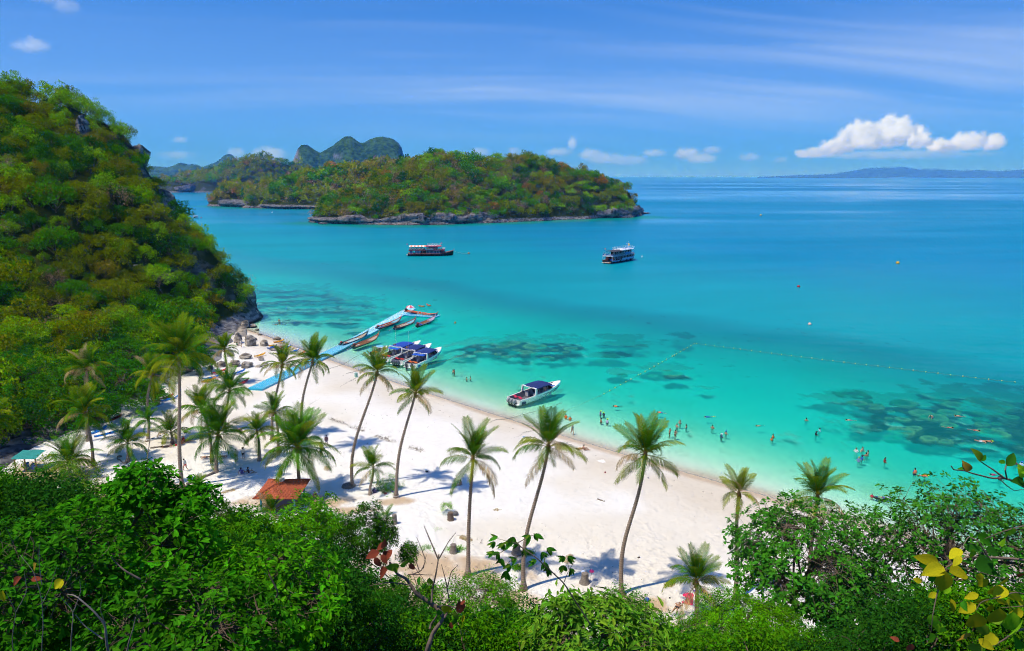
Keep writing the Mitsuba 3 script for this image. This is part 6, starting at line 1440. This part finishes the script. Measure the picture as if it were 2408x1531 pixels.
Pp('adult in an orange vest lifting a child', Z4(384, 510), 'wade', -.8, 1, [VE()], sink=.9, group=g1); Pp('child in an orange vest held by an adult', Z4(374, 528), 'wade', .8, 1, [VE()], sink=.5, scale=.65, group=g1); Pp('person in a pale blue shirt beside the reef edge', Z4(760, 452), 'wade', 0, 1, [ST((.3, .5, .6))], sink=1.1, group=g1); Pp('person in a dark suit beside the reef edge', Z4(733, 484), 'wade', .1, 2, [ST((.012, .02, .03)), CP((.015, .015, .02))], sink=1.0, group=g1)
Pp('large bare backed man standing knee deep on the reef', Z4(1668, 345), 'bend', 3.6, 3, [SH((.5, .5, .55))], hair=(.04, .03, .02), sink=.62, scale=1.08, group=g1)
Pp('swimmer furthest right of the standing man on the reef', Z4(1890, 332), 'swim', 2.8, 0, [('brief', (.4, .05, .08))], sink=.03, group=g1); Pp('swimmer just below the standing man on the reef', Z4(1797, 424), 'swim', -.2, 1, [('brief', (.4, .05, .06))], sink=.03, group=g1); Pp('swimmer lying stretched over the reef below', Z4(2008, 446), 'swim', -.4, 1, [('brief', (.4, .08, .08))], sink=.02, group=g1)
Pp('left one of a pair with lime masks on the reef', Z4(2065, 536), 'swim', -.5, 0, [SH((.65, .66, .7)), SN], sink=-.02, group=g1); Pp('right one of a pair with lime masks on the reef', Z4(2108, 534), 'swim', -.3, 1, [SN, CP(LIME)], sink=-.02, group=g1)
Pp('person in a white shirt, leftmost of the group near the reef', Z4(1055, 622), 'wade', 1, 0, [ST((.72, .7, .68))], hair=(.22, .1, .05), sink=.95, group=g1); Pp('large pale man at the back of the group near the reef', Z4(1104, 616), 'wade', -1.2, 3, [], hair=(.10, .07, .05), sink=1.05, scale=1.1, group=g1); Pp('dark haired person at the right of the group near the reef', Z4(1152, 634), 'wade', 2.6, 1, [], sink=1.1, group=g1); Pp('person with big dark hair and spread arms in the group near the reef', Z4(1137, 654), 'wade', 1.5, 1, [], sink=1.05, group=g1); Pp('fair haired child in a blue patterned shirt by the group', Z4(1077, 702), 'wade', 1.4, 0, [ST((.25, .28, .5))], hair=(.5, .26, .08), sink=.8, group=g1); Pp('child in a bright blue shirt and dark cap by the group', Z4(1102, 680), 'wade', 0, 1, [ST((.02, .12, .4)), CP((.02, .03, .06))], sink=.95, group=g1)
Pp('person in a black and red suit with a lime snorkel', Z4(1285, 704), 'wade', -.2, 1, [ST((.02, .015, .02)), VE((.3, .03, .02)), SN], sink=.85, group=g1); Pp('person in an orange vest over a blue shirt, standing', Z4(1526, 808), 'stand', 1.5, 1, [ST((.02, .08, .4)), VE((.85, .22, .10)), SH((.03, .04, .12))], sink=.55, group=g1); Pp('snorkeller in an orange vest beside the standing one', Z4(1588, 812), 'swim', -.2, 1, [VE((.82, .2, .05)), CP(LIME)], sink=.0, group=g1)
Pp('child in red sitting in the shallows in front of the trees', Z4(1182, 984), 'wade', 1, 1, [VE((.6, .04, .08))], sink=.6, scale=.7, group=g1); Pp('snorkeller in black kneeling in the shallows', Z4(1238, 1000), 'swim', 2.2, 2, [ST((.012, .012, .016)), SH((.012, .012, .016)), ('flippers', (.02, .02, .03))], sink=-.02, group=g1); Pp('snorkeller in pale blue with a navy cap in the shallows', Z4(1288, 990), 'swim', -.2, 1, [ST((.4, .55, .72)), SH((.10, .05, .35)), CP((.02, .03, .06)), ('flippers', (.05, .3, .6))], sink=-.02, group=g1)
Pp('dark person behind the thin twig at right', Z4(2212, 846), 'wade', .4, 2, [ST((.02, .02, .05))], sink=.85, group=g1); Pp('floating person left of the thin twig at right', Z4(2175, 803), 'swim', 3.2, 1, [ST((.30, .03, .10))], sink=.04, group=g1); Pp('person in red at the right edge behind the leaf', Z4(2335, 720), 'wade', .4, 1, [ST((.2, .05, .06))], sink=1.0, group=g1); Pp('person in a blue cap at the right edge', Z4(2386, 730), 'wade', .4, 1, [ST((.5, .6, .75)), CP((.03, .25, .7))], sink=1.0, group=g1)
g2 = 'people on the beach'
Pp('person in a white shirt and red shorts running past the tallest palm', Z1(1625, 1492), 'walk', 2.6, 1, [ST((.78, .77, .76)), SH((.6, .05, .03))], group=g2); Pp('person with a backpack standing in the shade, left of a pair', Z1(2072, 1405), 'stand', 2.4, 1, [ST((.60, .55, .48)), SH((.10, .08, .07))], group=g2); Pp('person in a white shirt standing in the shade, right of a pair', Z1(2132, 1390), 'stand', 1.6, 1, [ST((.7, .7, .7)), SH((.03, .03, .04)), CP((.03, .03, .03))], group=g2)
Pp('seated person in a blue checked shirt in the palm shade', Z1(2118, 1522), 'sit', 1.2, 1, [ST((.10, .08, .30)), SH((.2, .2, .45))], group=g2); Pp('seated person in dark clothes with white shorts in the palm shade', Z1(2180, 1518), 'sit', .4, 1, [ST((.04, .02, .04)), SH((.6, .6, .66))], group=g2); Pp('person in a red shirt sitting right of the tallest palm', Z1(1612, 1240), 'sit', -.2, 1, [ST((.5, .02, .03)), SH((.03, .02, .02))], group=g2); Pp('person with a straw hat sitting right of the tallest palm', Z1(1588, 1262), 'sit', 1.2, 1, [ST((.3, .06, .04)), CP((.5, .3, .1))], group=g2); Pp('person in dark clothes sitting left of the tallest palm', Z1(1512, 1268), 'sit', 1.7, 2, [ST((.04, .03, .05))], group=g2); Pp('person lying on the sand left of the tallest palm', Z1(1465, 1288), 'lie', .2, 2, [ST((.03, .02, .03)), SH((.06, .03, .03))], group=g2); Pp('person in red lying on the sand right of the tallest palm', Z1(1640, 1236), 'lie', 0, 1, [ST((.45, .03, .04))], group=g2)
Pp('person in a white shirt and hat climbing by the boulders', Z1(2112, 412), 'stand', .6, 1, [ST((.72, .72, .78)), SH((.06, .03, .03)), CP((.7, .68, .6))], group=g2); Pp('person in a green shirt sitting in the shade of the boulders', Z1(2078, 400), 'sit', .2, 2, [ST((.02, .2, .12))], group=g2); Pp('sunbather lying left behind the thick short palm', Z1(1810, 1380), 'lie', .2, 0, [('brief', (.2, .2, .2))], group=g2); Pp('sunbather lying right behind the thick short palm', Z1(1935, 1378), 'lie', 3.3, 1, [('brief', (.5, .05, .03))], group=g2)
Pp('woman in a black top and grey cap walking beside the bright green tree', PB(124, 335), 'stand', 2, 2, [('top', (.012, .012, .014)), SH((.03, .02, .08)), CP((.3, .3, .28))], group=g2); Pp('person in dark blue sitting in the shade of the loose bush', PB(600, 252), 'sit', 1.4, 2, [ST((.06, .05, .16)), SH((.02, .02, .04))], hair=(.02, .015, .01), group=g2); Pp('person lying on a dark towel in the palm shadow', PB(1270, 192), 'lie', .5, 1, [SH((.05, .06, .2))], group=g2); Pp('sunbather sitting beside blue bags in the palm shadow', PB(1285, 190), 'sit', 2.2, 1, [SH((.6, .62, .66))], group=g2)
Pp('person standing in the shade right of the biggest palm', ZA(672, 1388), 'stand', 1.6, 2, [ST((.10, .05, .08)), SH((.05, .06, .16))], group=g2); Pp('person in dark red bending under the biggest palm', ZA(618, 1478), 'bend', .3, 2, [ST((.16, .02, .03)), SH((.04, .02, .02))], group=g2); Pp('person behind the fronds of the biggest palm', ZA(628, 1450), 'stand', 1.5, 1, [SH((.1, .1, .1))], group=g2)
Z7 = lambda x, y: ((2300 + x * .493) / 1.7017, (1850 + y * .493) / 1.7017)
kt = on_sand(*Z7(826, 1188))
Pp('sunbather in black trunks lying on a turquoise towel', None, 'lie', 1.0 + PI, 1, [('brief', (.02, .02, .025))], on=kt + [0, 0, .02], group=g2)

# ---------------------------------------------------------------- things on the sand


def blanket(label, px, w, h, rz, col, catg='towel', name='beach_towel', crumple=.05):
    c = on_sand(*px); k = thing(name, label, catg)
    v, f = grid(np.linspace(-w / 2, w / 2, 9), np.linspace(-h / 2, h / 2, 9), lambda X, Y: .03 + crumple * meshkit.fbm(np.stack([X * 2 + px[0], Y * 2, X * 0], -1), 3))
    add(k, tr((v, f), mat(c, rz)), 'cloth', col, smooth=True)


blanket('turquoise beach towel under a sunbather', Z7(826, 1188), 1.0, 1.9, 1.0 - PI / 2 + .05, (.02, .48, .55), crumple=.01)
blanket('crumpled bright pink sarong by the big right palm', Z7(915, 1115), 1.0, 2.0, -.3, (.80, .02, .12), 'sarong', 'sarong', .25); blanket('purple patterned cloth behind the big right palm', Z7(1030, 1085), 1.2, 1.8, .2, (.16, .06, .48), 'sarong', 'sarong', .2); blanket('small blue cloth above the pink sarong', Z7(892, 1048), .6, .5, .2, (.02, .05, .35), 'cloth', 'beach_cloth', .15)
blanket('lilac towel with bags beside the roped palm foot', PB(692, 292), 1.6, 1.2, .1, (.45, .30, .62)); blanket('orange towel at the foot of the left leaning palm', PB(490, 186), 1.2, .8, .2, (.80, .20, .04)); blanket('sandy coloured towel in the palm shadow', PB(1004, 94), 2.0, 1.3, .3, (.50, .30, .12)); blanket('white towel near the water between two front palms', Z3(1100, 1308), 1.3, 1.0, .4, (.85, .84, .82)); blanket('dark towel in the palm shadow right of the roped palm', PB(1262, 196), 2.2, 1.3, .4, (.05, .07, .22)); blanket('white sheet seen through the bright drooping tree', Z7(-950, 60), 1.8, 1.5, .1, (.8, .8, .82)); blanket('green wet towel beside the water line left of a front palm', Z3(432, 1096), .5, .4, 0, (.03, .2, .45), 'cloth', 'beach_cloth', .2)
BAGS = [(PB(685, 262), .45, (.45, .06, .03), 'red and black bag on the lilac towel'), (PB(700, 285), .35, (.08, .30, .06), 'green bag on the lilac towel'), (PB(745, 245), .38, (.16, .05, .40), 'purple bag against the roped palm'), (PB(632, 240), .45, (.03, .08, .20), 'dark blue bag beside the person in the bush shade'), (PB(1238, 188), .5, (.02, .08, .38), 'blue backpack on the dark towel'), (PB(1228, 194), .35, (.02, .03, .10), 'navy bag on the dark towel'), (PB(1020, 84), .4, (.02, .03, .05), 'black bag on the sandy coloured towel'), (PB(1012, 76), .3, (.05, .30, .34), 'teal bag on the sandy coloured towel'), (PB(440, 192), .4, (.62, .40, .28), 'peach coloured bag at the foot of the left leaning palm'), (PB(350, 552), .45, (.02, .15, .55), 'bright blue bag below the airy young tree'), (Z7(585, 1128), .5, (.04, .10, .55), 'blue bag behind the long leaved plant'), (Z1(1540, 1275), .35, (.6, .03, .03), 'red cool box beside the resting people'), (Z1(1525, 1278), .3, (.08, .45, .08), 'green bag beside the red cool box'), (Z1(1625, 1165), .5, (.03, .04, .07), 'dark bags on the sand behind the resting people'), (Z1(2100, 1150), .7, (.5, .25, .30), 'heap of pink and white bags in the palm shade'), (Z1(2080, 1130), .6, (.45, .47, .6), 'pale bags above the pink heap'), (Z7(455, 80), .35, (.25, .25, .3), 'grey bag near the right front palm'), (Z7(245, 88), .35, (.25, .03, .03), 'red shoes on the sand between two front palms'), (Z7(595, 132), .25, (.03, .04, .15), 'navy sandals near the right front palm'), (Z7(517, 781), .3, (.05, .04, .03), 'dark shoe right of the curved front palm'), (Z7(768, 1108), .25, (.03, .03, .04), 'sandals left of the turquoise towel'), (Z7(1105, 1355), .3, (.2, .08, .45), 'purple cloth on the bright dense bush')]
for i, (px, r, col, lab) in enumerate(BAGS):
    p = on_sand(*px); k = numbered('beach_bag'); v, f = boulder((r * .6, r * .45, r * .5), 600 + i, 3, .35); add(k, tr((v, f), mat(p + [0, 0, r * .3], i)), 'cloth', col, smooth=50); tag(k, lab, 'bag')
k = thing('rubbish_heap', 'big heap of white, red and blue rubbish bags by the low young palm', 'rubbish heap'); rg = np.random.default_rng(21); c = on_sand(321, 1105)
for i in range(90):
    a, q = rg.uniform(0, 6.28), rg.random() ** .6; p = c + [math.cos(a) * q * 1.9, math.sin(a) * q * 1.5, 1.25 * (1 - q ** 1.6) * rg.uniform(.6, 1)]
    col = [(.62, .62, .66), (.55, .56, .62), (.10, .14, .30), (.45, .06, .06), (.30, .42, .55), (.70, .68, .66), (.05, .06, .09), (.55, .3, .35)][rg.integers(8)]
    part(k, 'rubbish_bag', tr(boulder((.26, .2, .18), 700 + i, 2, .6), mat(p, a)), 'gloss', col, smooth=False)


def log(label, a, b, r, name='driftwood_log', lift=0.0):
    p, q = on_sand(*a), on_sand(*b); k = numbered(name); t = np.linspace(0, 1, 9)[:, None]; P = p + (q - p) * t + [0, 0, r * .6 + lift] + np.random.default_rng(int(a[0])).normal(size=(9, 3)) * .03
    add(k, tube(P, r * np.linspace(1.15, .85, 9), 9), 'pale_bark', smooth=50); tag(k, label, 'log')


Z5 = lambda x, y: (x * .54 / 1.7017, (1800 + y * .54) / 1.7017)
log('long fallen palm log pointing at the tallest palm', Z5(1192, 192), Z5(1378, 332), .17); log('fallen log leading to the thick short palm', Z5(1385, 258), Z5(1600, 165), .16); log('short log beside the long fallen one', Z5(1255, 232), Z5(1320, 268), .12); log('pole lying among the logs by the grass', Z5(868, 66), Z5(915, 100), .08); log('driftwood piece between two front palms', Z7(180, 302), Z7(240, 322), .10); log('timber half buried left of the resting people', Z1(1320, 1300), Z1(1430, 1285), .12)


def stump(label, px, r, h, rough=.25, bs='bark'):
    p = on_sand(*px); k = numbered('tree_stump'); a = np.arange(14) * 2 * PI / 14
    secs = np.array([[(p[0] + math.cos(q) * r * w * (1 + rough * vnoise(np.array([math.cos(q) * 2, math.sin(q) * 2, z + px[0]]), 1.5, 3)), p[1] + math.sin(q) * r * w * (1 + rough * vnoise(np.array([math.cos(q) * 2, math.sin(q) * 2, z + px[0]]), 1.5, 4)), p[2] + z * h) for q in a] for z, w in ((-.1, 1.6), (.12, 1.25), (.4, 1.0), (.8, .93), (1.0, .9), (1.02, .5), (.98, .05))])
    add(k, loft(secs), bs, smooth=40); tag(k, lab_ := label, 'stump')


stump('pale cut palm stump on the brown sand', PB(1232, 722), .35, .95, bs='pale_bark'); stump('dark tree stump behind the lime sapling', PB(1210, 470), .36, 1.1); stump('tall hollow stump beside the sprouting palm', PB(760, 500), .30, 1.3, bs='pale_bark'); stump('broad brown stump left of the leaning palm foot', PB(1740, 720), .42, .8, .5, 'pale_bark'); stump('stump with a small flag cloth near the palm shadow', PB(2285, 960), .38, 1.0, .4, 'pale_bark'); stump('root mound of the left leaning palm', PB(390, 200), .9, .35, .5, 'pale_bark'); stump('small pale stump at the edge of the grass', Z1(1300, 1465), .5, .7)
k = numbered('beach_ball'); add(k, ico(on_sand(*PB(1248, 430)) + [0, 0, .3], .36, 3), 'rock', smooth=True); tag(k, 'round mottled stone ball beside the dark stump', 'stone')
k = thing('cloth_flower', 'bright pink and blue cloth on a stem by the stump in the shadow', 'cloth'); p = on_sand(*PB(2330, 950)); part(k, 'stem', tube([p, p + [.1, 0, .8], p + [-.1, .1, 1.5]], .02, 5), 'bark'); part(k, 'cloth', tr(boulder((.25, .2, .2), 31, 2, .6), mat(p + [.12, 0, 1.1])), 'cloth', (.85, .05, .30)); part(k, 'cloth', tr(boulder((.22, .2, .2), 32, 2, .6), mat(p + [-.7, .1, .9])), 'cloth', (.5, .6, .85))
for i, (px, lab) in enumerate([(ZA(930, 786), 'pale green barrel on the sand by the mooring rope'), (ZA(1095, 820), 'pale green barrel behind the left leaning palm')]):
    p = on_sand(*px); k = thing('barrel', lab, 'barrel', 'barrels'); part(k, 'drum', tube([p, p + [0, 0, .3], p + [0, 0, .31], p + [0, 0, .6], p + [0, 0, .61], p + [0, 0, .95]], [.36, .37, .34, .34, .37, .36], 14), 'gloss', (.26, .50, .40), smooth=40); part(k, 'lid', tube([p + [0, 0, .955], p + [0, 0, .99]], .33, 14), 'gloss', (.45, .6, .55))
for lab, pts in [('mooring rope from the barrel across the sand to the thin leaning palm', [ZA(925, 795), ZA(700, 925), ZA(520, 1030)]), ('mooring rope from the left palms into the water', [ZA(675, 722), ZA(800, 680), ZA(950, 610), ZA(1060, 570)]), ('mooring rope from the sand to the rafted speedboats', [ZA(838, 758), ZA(1000, 715), ZA(1150, 690)]), ('long anchor rope through the shallows to the rafted speedboats', [ZA(1230, 755), ZA(1500, 715), ZA(1700, 685), ZA(1880, 635)]), ('rope from the sand to the float line', [Z3(120, 970), Z3(180, 940), Z3(230, 942), Z3(400, 910), Z3(600, 870), Z3(760, 826)]), ('frayed rope lying on the sand left of a front palm', [Z3(240, 1165), Z3(320, 1110), Z3(400, 1080), Z3(430, 1050), Z3(530, 1035)])]:
    P = [on_sand(*q) for q in pts]; P = np.array([[q[0], q[1], max(q[2], 0) + .05] for q in P]); t = np.linspace(0, len(P) - 1, 20); P = np.stack([np.interp(t, np.arange(len(P)), P[:, i]) for i in range(3)], 1); P[1:-1] = (P[:-2] + 2 * P[1:-1] + P[2:]) / 4; P[:, 2] = np.maximum(ground(P[:, 0], P[:, 1]), 0) + .06
    k = numbered('mooring_rope'); add(k, tube(P, .035, 4), 'matte', (.20, .19, .16)); tag(k, lab, 'rope')
# rope round the palm foot
c = on_sand(930, 1172); k = thing('rope_coil', 'white rope tied round the flared palm foot', 'rope'); add(k, cat(*[tr(ring_mesh(.42, .03, mat(rx=PI / 2)), mat(c + [0.02, 0, .42 + .06 * i])) for i in range(2)]), 'matte', (.7, .7, .68), smooth=True)
# wrack: dry weed and bits along the old tide line
rg = np.random.default_rng(33); pl = [ZA(700, 1145), ZA(900, 1220), ZA(1050, 1280), ZA(1200, 1335), ZA(1380, 1385), ZA(1540, 1450), (1180, 1085), (1290, 1130), (1420, 1165)]; W3 = np.array([on_sand(*q) for q in pl]); u = rg.random(900) * (len(pl) - 1)
P = np.stack([np.interp(u, np.arange(len(pl)), W3[:, i]) for i in range(3)], 1) + np.column_stack([rg.normal(0, .45, 900), rg.normal(0, .3, 900), np.zeros(900)]); P = P[meshkit.noise(np.column_stack([P[:, :2] * .35, P[:, :1] * 0]), 2) > .42]
extra = np.column_stack([rg.uniform(-45, 34, 1500), rg.uniform(58, 140, 1500), np.zeros(1500)]); extra = extra[(shore_t(extra[:, 0], extra[:, 1]) < -3)]; P = np.vstack([P, extra]); P[:, 2] = ground(P[:, 0], P[:, 1]) + .05
a = rg.uniform(0, 6.28, len(P)); lv, lf, lc = leaves(P, np.column_stack([np.cos(a), np.sin(a), 0 * a]), np.tile([0, 0, 1.0], (len(P), 1)) + rg.normal(size=(len(P), 3)) * .3, rg.uniform(.10, .42, len(P)), .10, RH, tint(rg, (.16, .11, .06), len(P), .5, 1.6))
k = numbered('beach_litter'); add(k, (lv, lf), 'leaf', lc); tag(k, 'dry weed, husks and leaf litter strewn along the old tide line', 'litter', kind='stuff')
# coral heads on the reefs: low mounds with pale rims
CH = [(Z3(315, 270), 3.0), (Z3(245, 303), 1.9), (Z3(440, 358), 2.3), (Z3(520, 300), 3.4), (Z3(360, 330), 1.2), (Z3(540, 370), 1.4), (Z3(640, 403), 1.7), (Z3(840, 318), 2.0), (Z3(790, 348), 1.0), (Z3(200, 365), 1.0), (Z3(130, 283), 1.1), (Z3(30, 350), 1.3), (Z3(600, 296), 1.0), (Z3(700, 330), 1.0), (Z3(270, 390), 1.3), (Z3(1198, 380), 2.0), (Z3(1305, 328), 1.1), (Z3(1455, 294), 2.2), (Z3(1850, 252), 3.6), (Z3(1790, 385), 1.6), (Z3(1105, 428), 1.2), (Z3(1735, 540), 2.4), (Z3(1685, 520), 1.4), (Z3(1560, 565), 1.2), (Z3(1290, 550), 1.2),
      (Z4(1020, 155), 3.6), (Z4(1062, 235), 1.9), (Z4(1148, 210), 1.0), (Z4(1195, 258), 2.0), (Z4(1452, 234), 2.6), (Z4(1590, 310), 2.4), (Z4(1690, 345), 2.6), (Z4(1750, 218), 2.0), (Z4(1850, 240), 2.6), (Z4(1910, 286), 1.3), (Z4(1800, 308), 2.2), (Z4(2110, 238), 4.6), (Z4(2090, 285), 3.4), (Z4(1810, 400), 1.6), (Z4(2060, 360), 1.4), (Z4(2070, 402), 1.5), (Z4(1318, 350), .8), (Z4(1430, 358), 1.4), (Z4(1425, 455), 2.2), (Z4(2185, 395), .9), (Z4(1640, 520), 1.5), (Z4(2160, 470), 2.6), (Z4(1780, 540), 1.2), (Z4(1340, 300), .8), (Z4(1240, 238), .8), (Z4(2310, 340), 1.3), (Z4(1350, 510), 1.6), (Z4(1530, 430), 1.4),
      (ZA(895, 125), 2.6), (ZA(1030, 130), 1.4), (ZA(310, 140), 1.6), (ZA(830, 280), 1.4), (ZA(770, 212), 1.3), (ZA(800, 250), 1.1), (ZA(940, 282), 1.0), (ZA(560, 155), 1.2), (ZA(690, 250), 1.0)]
for i, (px, r) in enumerate(CH):
    b = -1.6
    for _ in range(4): c = at(*px, b + .3); b = float(sand_h(c[:1], c[1:2])[0])
    rg = np.random.default_rng(800 + i); na = 26; a = np.arange(na) * 2 * PI / na; w = 1 + .5 * vnoise(np.stack([np.cos(a) * 1.2 + i, np.sin(a) * 1.2, a * 0], 1), 1.3, 5, 3)
    pr = ((1.08, -.5), (1.0, .0), (.93, .42), (.82, .55), (.70, .46), (.45, .36), (.2, .34), (.01, .33))
    secs = np.array([np.stack([c[0] + np.cos(a) * r * q * w, c[1] + np.sin(a) * r * .85 * q * w, b + .55 * z * min(1, r / 1.6) + .15 + .12 * rg.random(na)], 1) for q, z in pr])
    pale = np.array([.46, .45, .21]) * rg.uniform(.75, 1.2); dark = np.array([.12, .14, .08]); cc = np.repeat([dark, dark * 1.5, pale * .9, pale, pale * .85, dark * 2.0, dark * 1.6, dark * 1.8], na, 0) * rg.uniform(.75, 1.25, (na * 8, 1))
    k = numbered('coral_head'); add(k, loft(secs, caps=False), 'matte', cc, smooth=True); tag(k, 'pale rimmed coral head under the clear water', 'coral', 'coral heads of the reefs')

# ---------------------------------------------------------------- huts
k = thing('tiled_pavilion', 'small open pavilion with an orange red tiled hip roof under the biggest palm', 'pavilion'); c = on_sand(663, 1192); c = c + [0, .6, 0]; RC = 2.7; zr, ze = 3.3, 2.1
part(k, 'floor', box(c[0] - 2.2, c[0] + 2.2, c[1] - 2.2, c[1] + 2.2, c[2] - .1, c[2] + .2), 'matte', (.45, .43, .40))
for sx in (-1, 1):
    for sy in (-1, 1): part(k, 'post', box(c[0] + sx * 2 - .1, c[0] + sx * 2 + .1, c[1] + sy * 2 - .1, c[1] + sy * 2 + .1, c[2] + .2, c[2] + ze), 'matte', (.12, .35, .38))
rk = numbered(k + '__roof'); apex = c + [0, 0, zr]
add(rk, hull([(c[0] + x * (RC - .1), c[1] + y * (RC - .1), c[2] + ze - .08) for x in (-1, 1) for y in (-1, 1)] + [tuple(apex - [0, 0, .12])]), 'matte', (.24, .09, .06))
for side in range(4):
    ca, sa = [(1, 0), (0, 1), (-1, 0), (0, -1)][side]; nrow = 9
    for i in range(nrow):
        q0, q1 = i / nrow, (i + 1.12) / nrow; r0, r1 = RC * (1 - q0), RC * (1 - min(q1, 1)); z0, z1 = c[2] + ze + (zr - ze) * q0, c[2] + ze + (zr - ze) * min(q1, 1)
        ncol = max(int(2 * r0 / .42), 1); xs_ = np.linspace(-r0, r0, ncol + 1)
        for j in range(ncol):
            xa, xb = xs_[j] + .012, xs_[j + 1] - .012; ta_, tb_ = np.clip([xa, xb], -r1, r1)
            if tb_ - ta_ < .02: continue
            L_ = lambda x, r: (c[0] + ca * r - sa * x, c[1] + sa * r + ca * x); b_ = .05
            top = [(*L_(xa, r0), z0 + .01), (*L_((xa + xb) / 2, r0), z0 + b_ + .04), (*L_(xb, r0), z0 + .01), (*L_(tb_, r1), z1), (*L_((ta_ + tb_) / 2, r1), z1 + b_), (*L_(ta_, r1), z1)]
            g_ = .78 + .4 * ((side * 131 + i * 37 + j * 53) % 17) / 17
            if side in (0, 3): add(numbered(rk + '__tile'), M(top + [(*L_((xa + xb) / 2, r0), z0 - .03)], [[0, 1, 4], [0, 4, 5], [1, 2, 3], [1, 3, 4], [0, 6, 1], [1, 6, 2]]), 'matte', np.array([.42, .115, .06]) * g_)
            else: tl_.append(M(top, [[0, 1, 4], [0, 4, 5], [1, 2, 3], [1, 3, 4]])) if 'tl_' in globals() else globals().__setitem__('tl_', [M(top, [[0, 1, 4], [0, 4, 5], [1, 2, 3], [1, 3, 4]])])
part(rk, 'back_tiles', cat(*tl_), 'matte', (.40, .11, .06), kind='stuff')
for sx, sy in ((1, 1), (1, -1), (-1, -1), (-1, 1)): part(rk, 'hip_ridge', tube([(c[0] + sx * RC, c[1] + sy * RC, c[2] + ze + .05), tuple(apex + [0, 0, .04])], .09, 6), 'matte', (.34, .095, .055))
part(k, 'finial', cat(box(apex[0] - .28, apex[0] + .28, apex[1] - .28, apex[1] + .28, apex[2] - .1, apex[2] + .22)), 'matte', (.5, .52, .55))
k = thing('tarp_shelter', 'shelter with a turquoise tarpaulin roof at the lower left edge of the jungle', 'shelter'); c = on_sand(75, 1100)
part(k, 'tarpaulin', grid(np.linspace(c[0] - 1.6, c[0] + 1.7, 12), np.linspace(c[1] - 1.5, c[1] + 1.0, 8), lambda X, Y: c[2] + 2.0 + .12 * (Y - c[1]) + .25 * meshkit.fbm(np.stack([X, Y, X * 0], -1), 3)), 'cloth', (.015, .24, .22), smooth=True)
for sx in (-1.4, 0, 1.5): part(k, 'post', box(c[0] + sx - .07, c[0] + sx + .07, c[1] - 1.2, c[1] - 1.06, c[2], c[2] + 1.95), 'matte', (.34, .22, .12))
part(k, 'water_barrel', cat(tube([(c[0] + .8, c[1] - .6, c[2]), (c[0] + .8, c[1] - .6, c[2] + .9)], .35, 10), tube([(c[0] - .4, c[1] - .4, c[2]), (c[0] - .4, c[1] - .4, c[2] + .9)], .35, 10)), 'gloss', (.02, .10, .4))
k = thing('hillside_hut', 'hut with a dark maroon roof half hidden in the jungle behind the straight palm', 'hut'); c = atY(236, 868, 122); 
part(k, 'wall', box(c[0] - 1.6, c[0] + 1.6, c[1] - 1, c[1] + 1.4, c[2] - 3, c[2]), 'matte', (.30, .28, .26)); part(k, 'roof', hull([(c[0] + x * 2.1, c[1] + y * 1.7, c[2]) for x in (-1, 1) for y in (-1, 1)] + [(c[0] + x * 2.1, c[1], c[2] + 1.0) for x in (-1, 1)]), 'matte', (.13, .02, .035))
k = thing('information_board', 'small board on a post beside the grass below the logs', 'sign'); p = on_sand(752 / 1.0 - 10, 1175); p = on_sand(425, 1188)
part(k, 'post', box(p[0] - .05, p[0] + .05, p[1] - .05, p[1] + .05, p[2], p[2] + 1.1), 'matte', (.3, .3, .3)); part(k, 'board', tr(box(-.45, .45, -.03, .03, 0, .6), mat(p + [0, 0, 1.0], .2, 1, -.5)), 'matte', (.62, .72, .80))
k = thing('wooden_board', 'small plywood board leaning by the red and blue kayaks', 'board'); p = on_sand(*Z1(1375, 925)); add(k, tr(box(-.5, .5, -.03, .03, 0, 1.3), mat(p, .5, 1, -.3)), 'matte', (.55, .40, .20))

# fronds shed by the palms
for i, (px, lab) in enumerate([((960, 1205), 'dry fallen frond below the roped palm'), ((770, 1110), 'dry fallen frond right of the biggest palm'), ((560, 1150), 'dry fallen frond left of the tiled roof'), ((1075, 1260), 'dry fallen frond by the small plants'), ((1330, 1330), 'dry fallen frond between the two leaning front palms'), ((1180, 1200), 'dry fallen frond on the open sand'), ((380, 1110), 'dry fallen frond by the tallest palm'), ((1560, 1385), 'dry fallen frond right of the curved front palm')]):
    k = numbered('fallen_frond'); p = on_sand(*px); scene[k] = {**FR['dry', 'mid', i % 2], 'to_world': T4(mat(p + [0, 0, .12], i * 1.9, (.75, .75, .12)))}; tag(k, lab, 'palm frond')
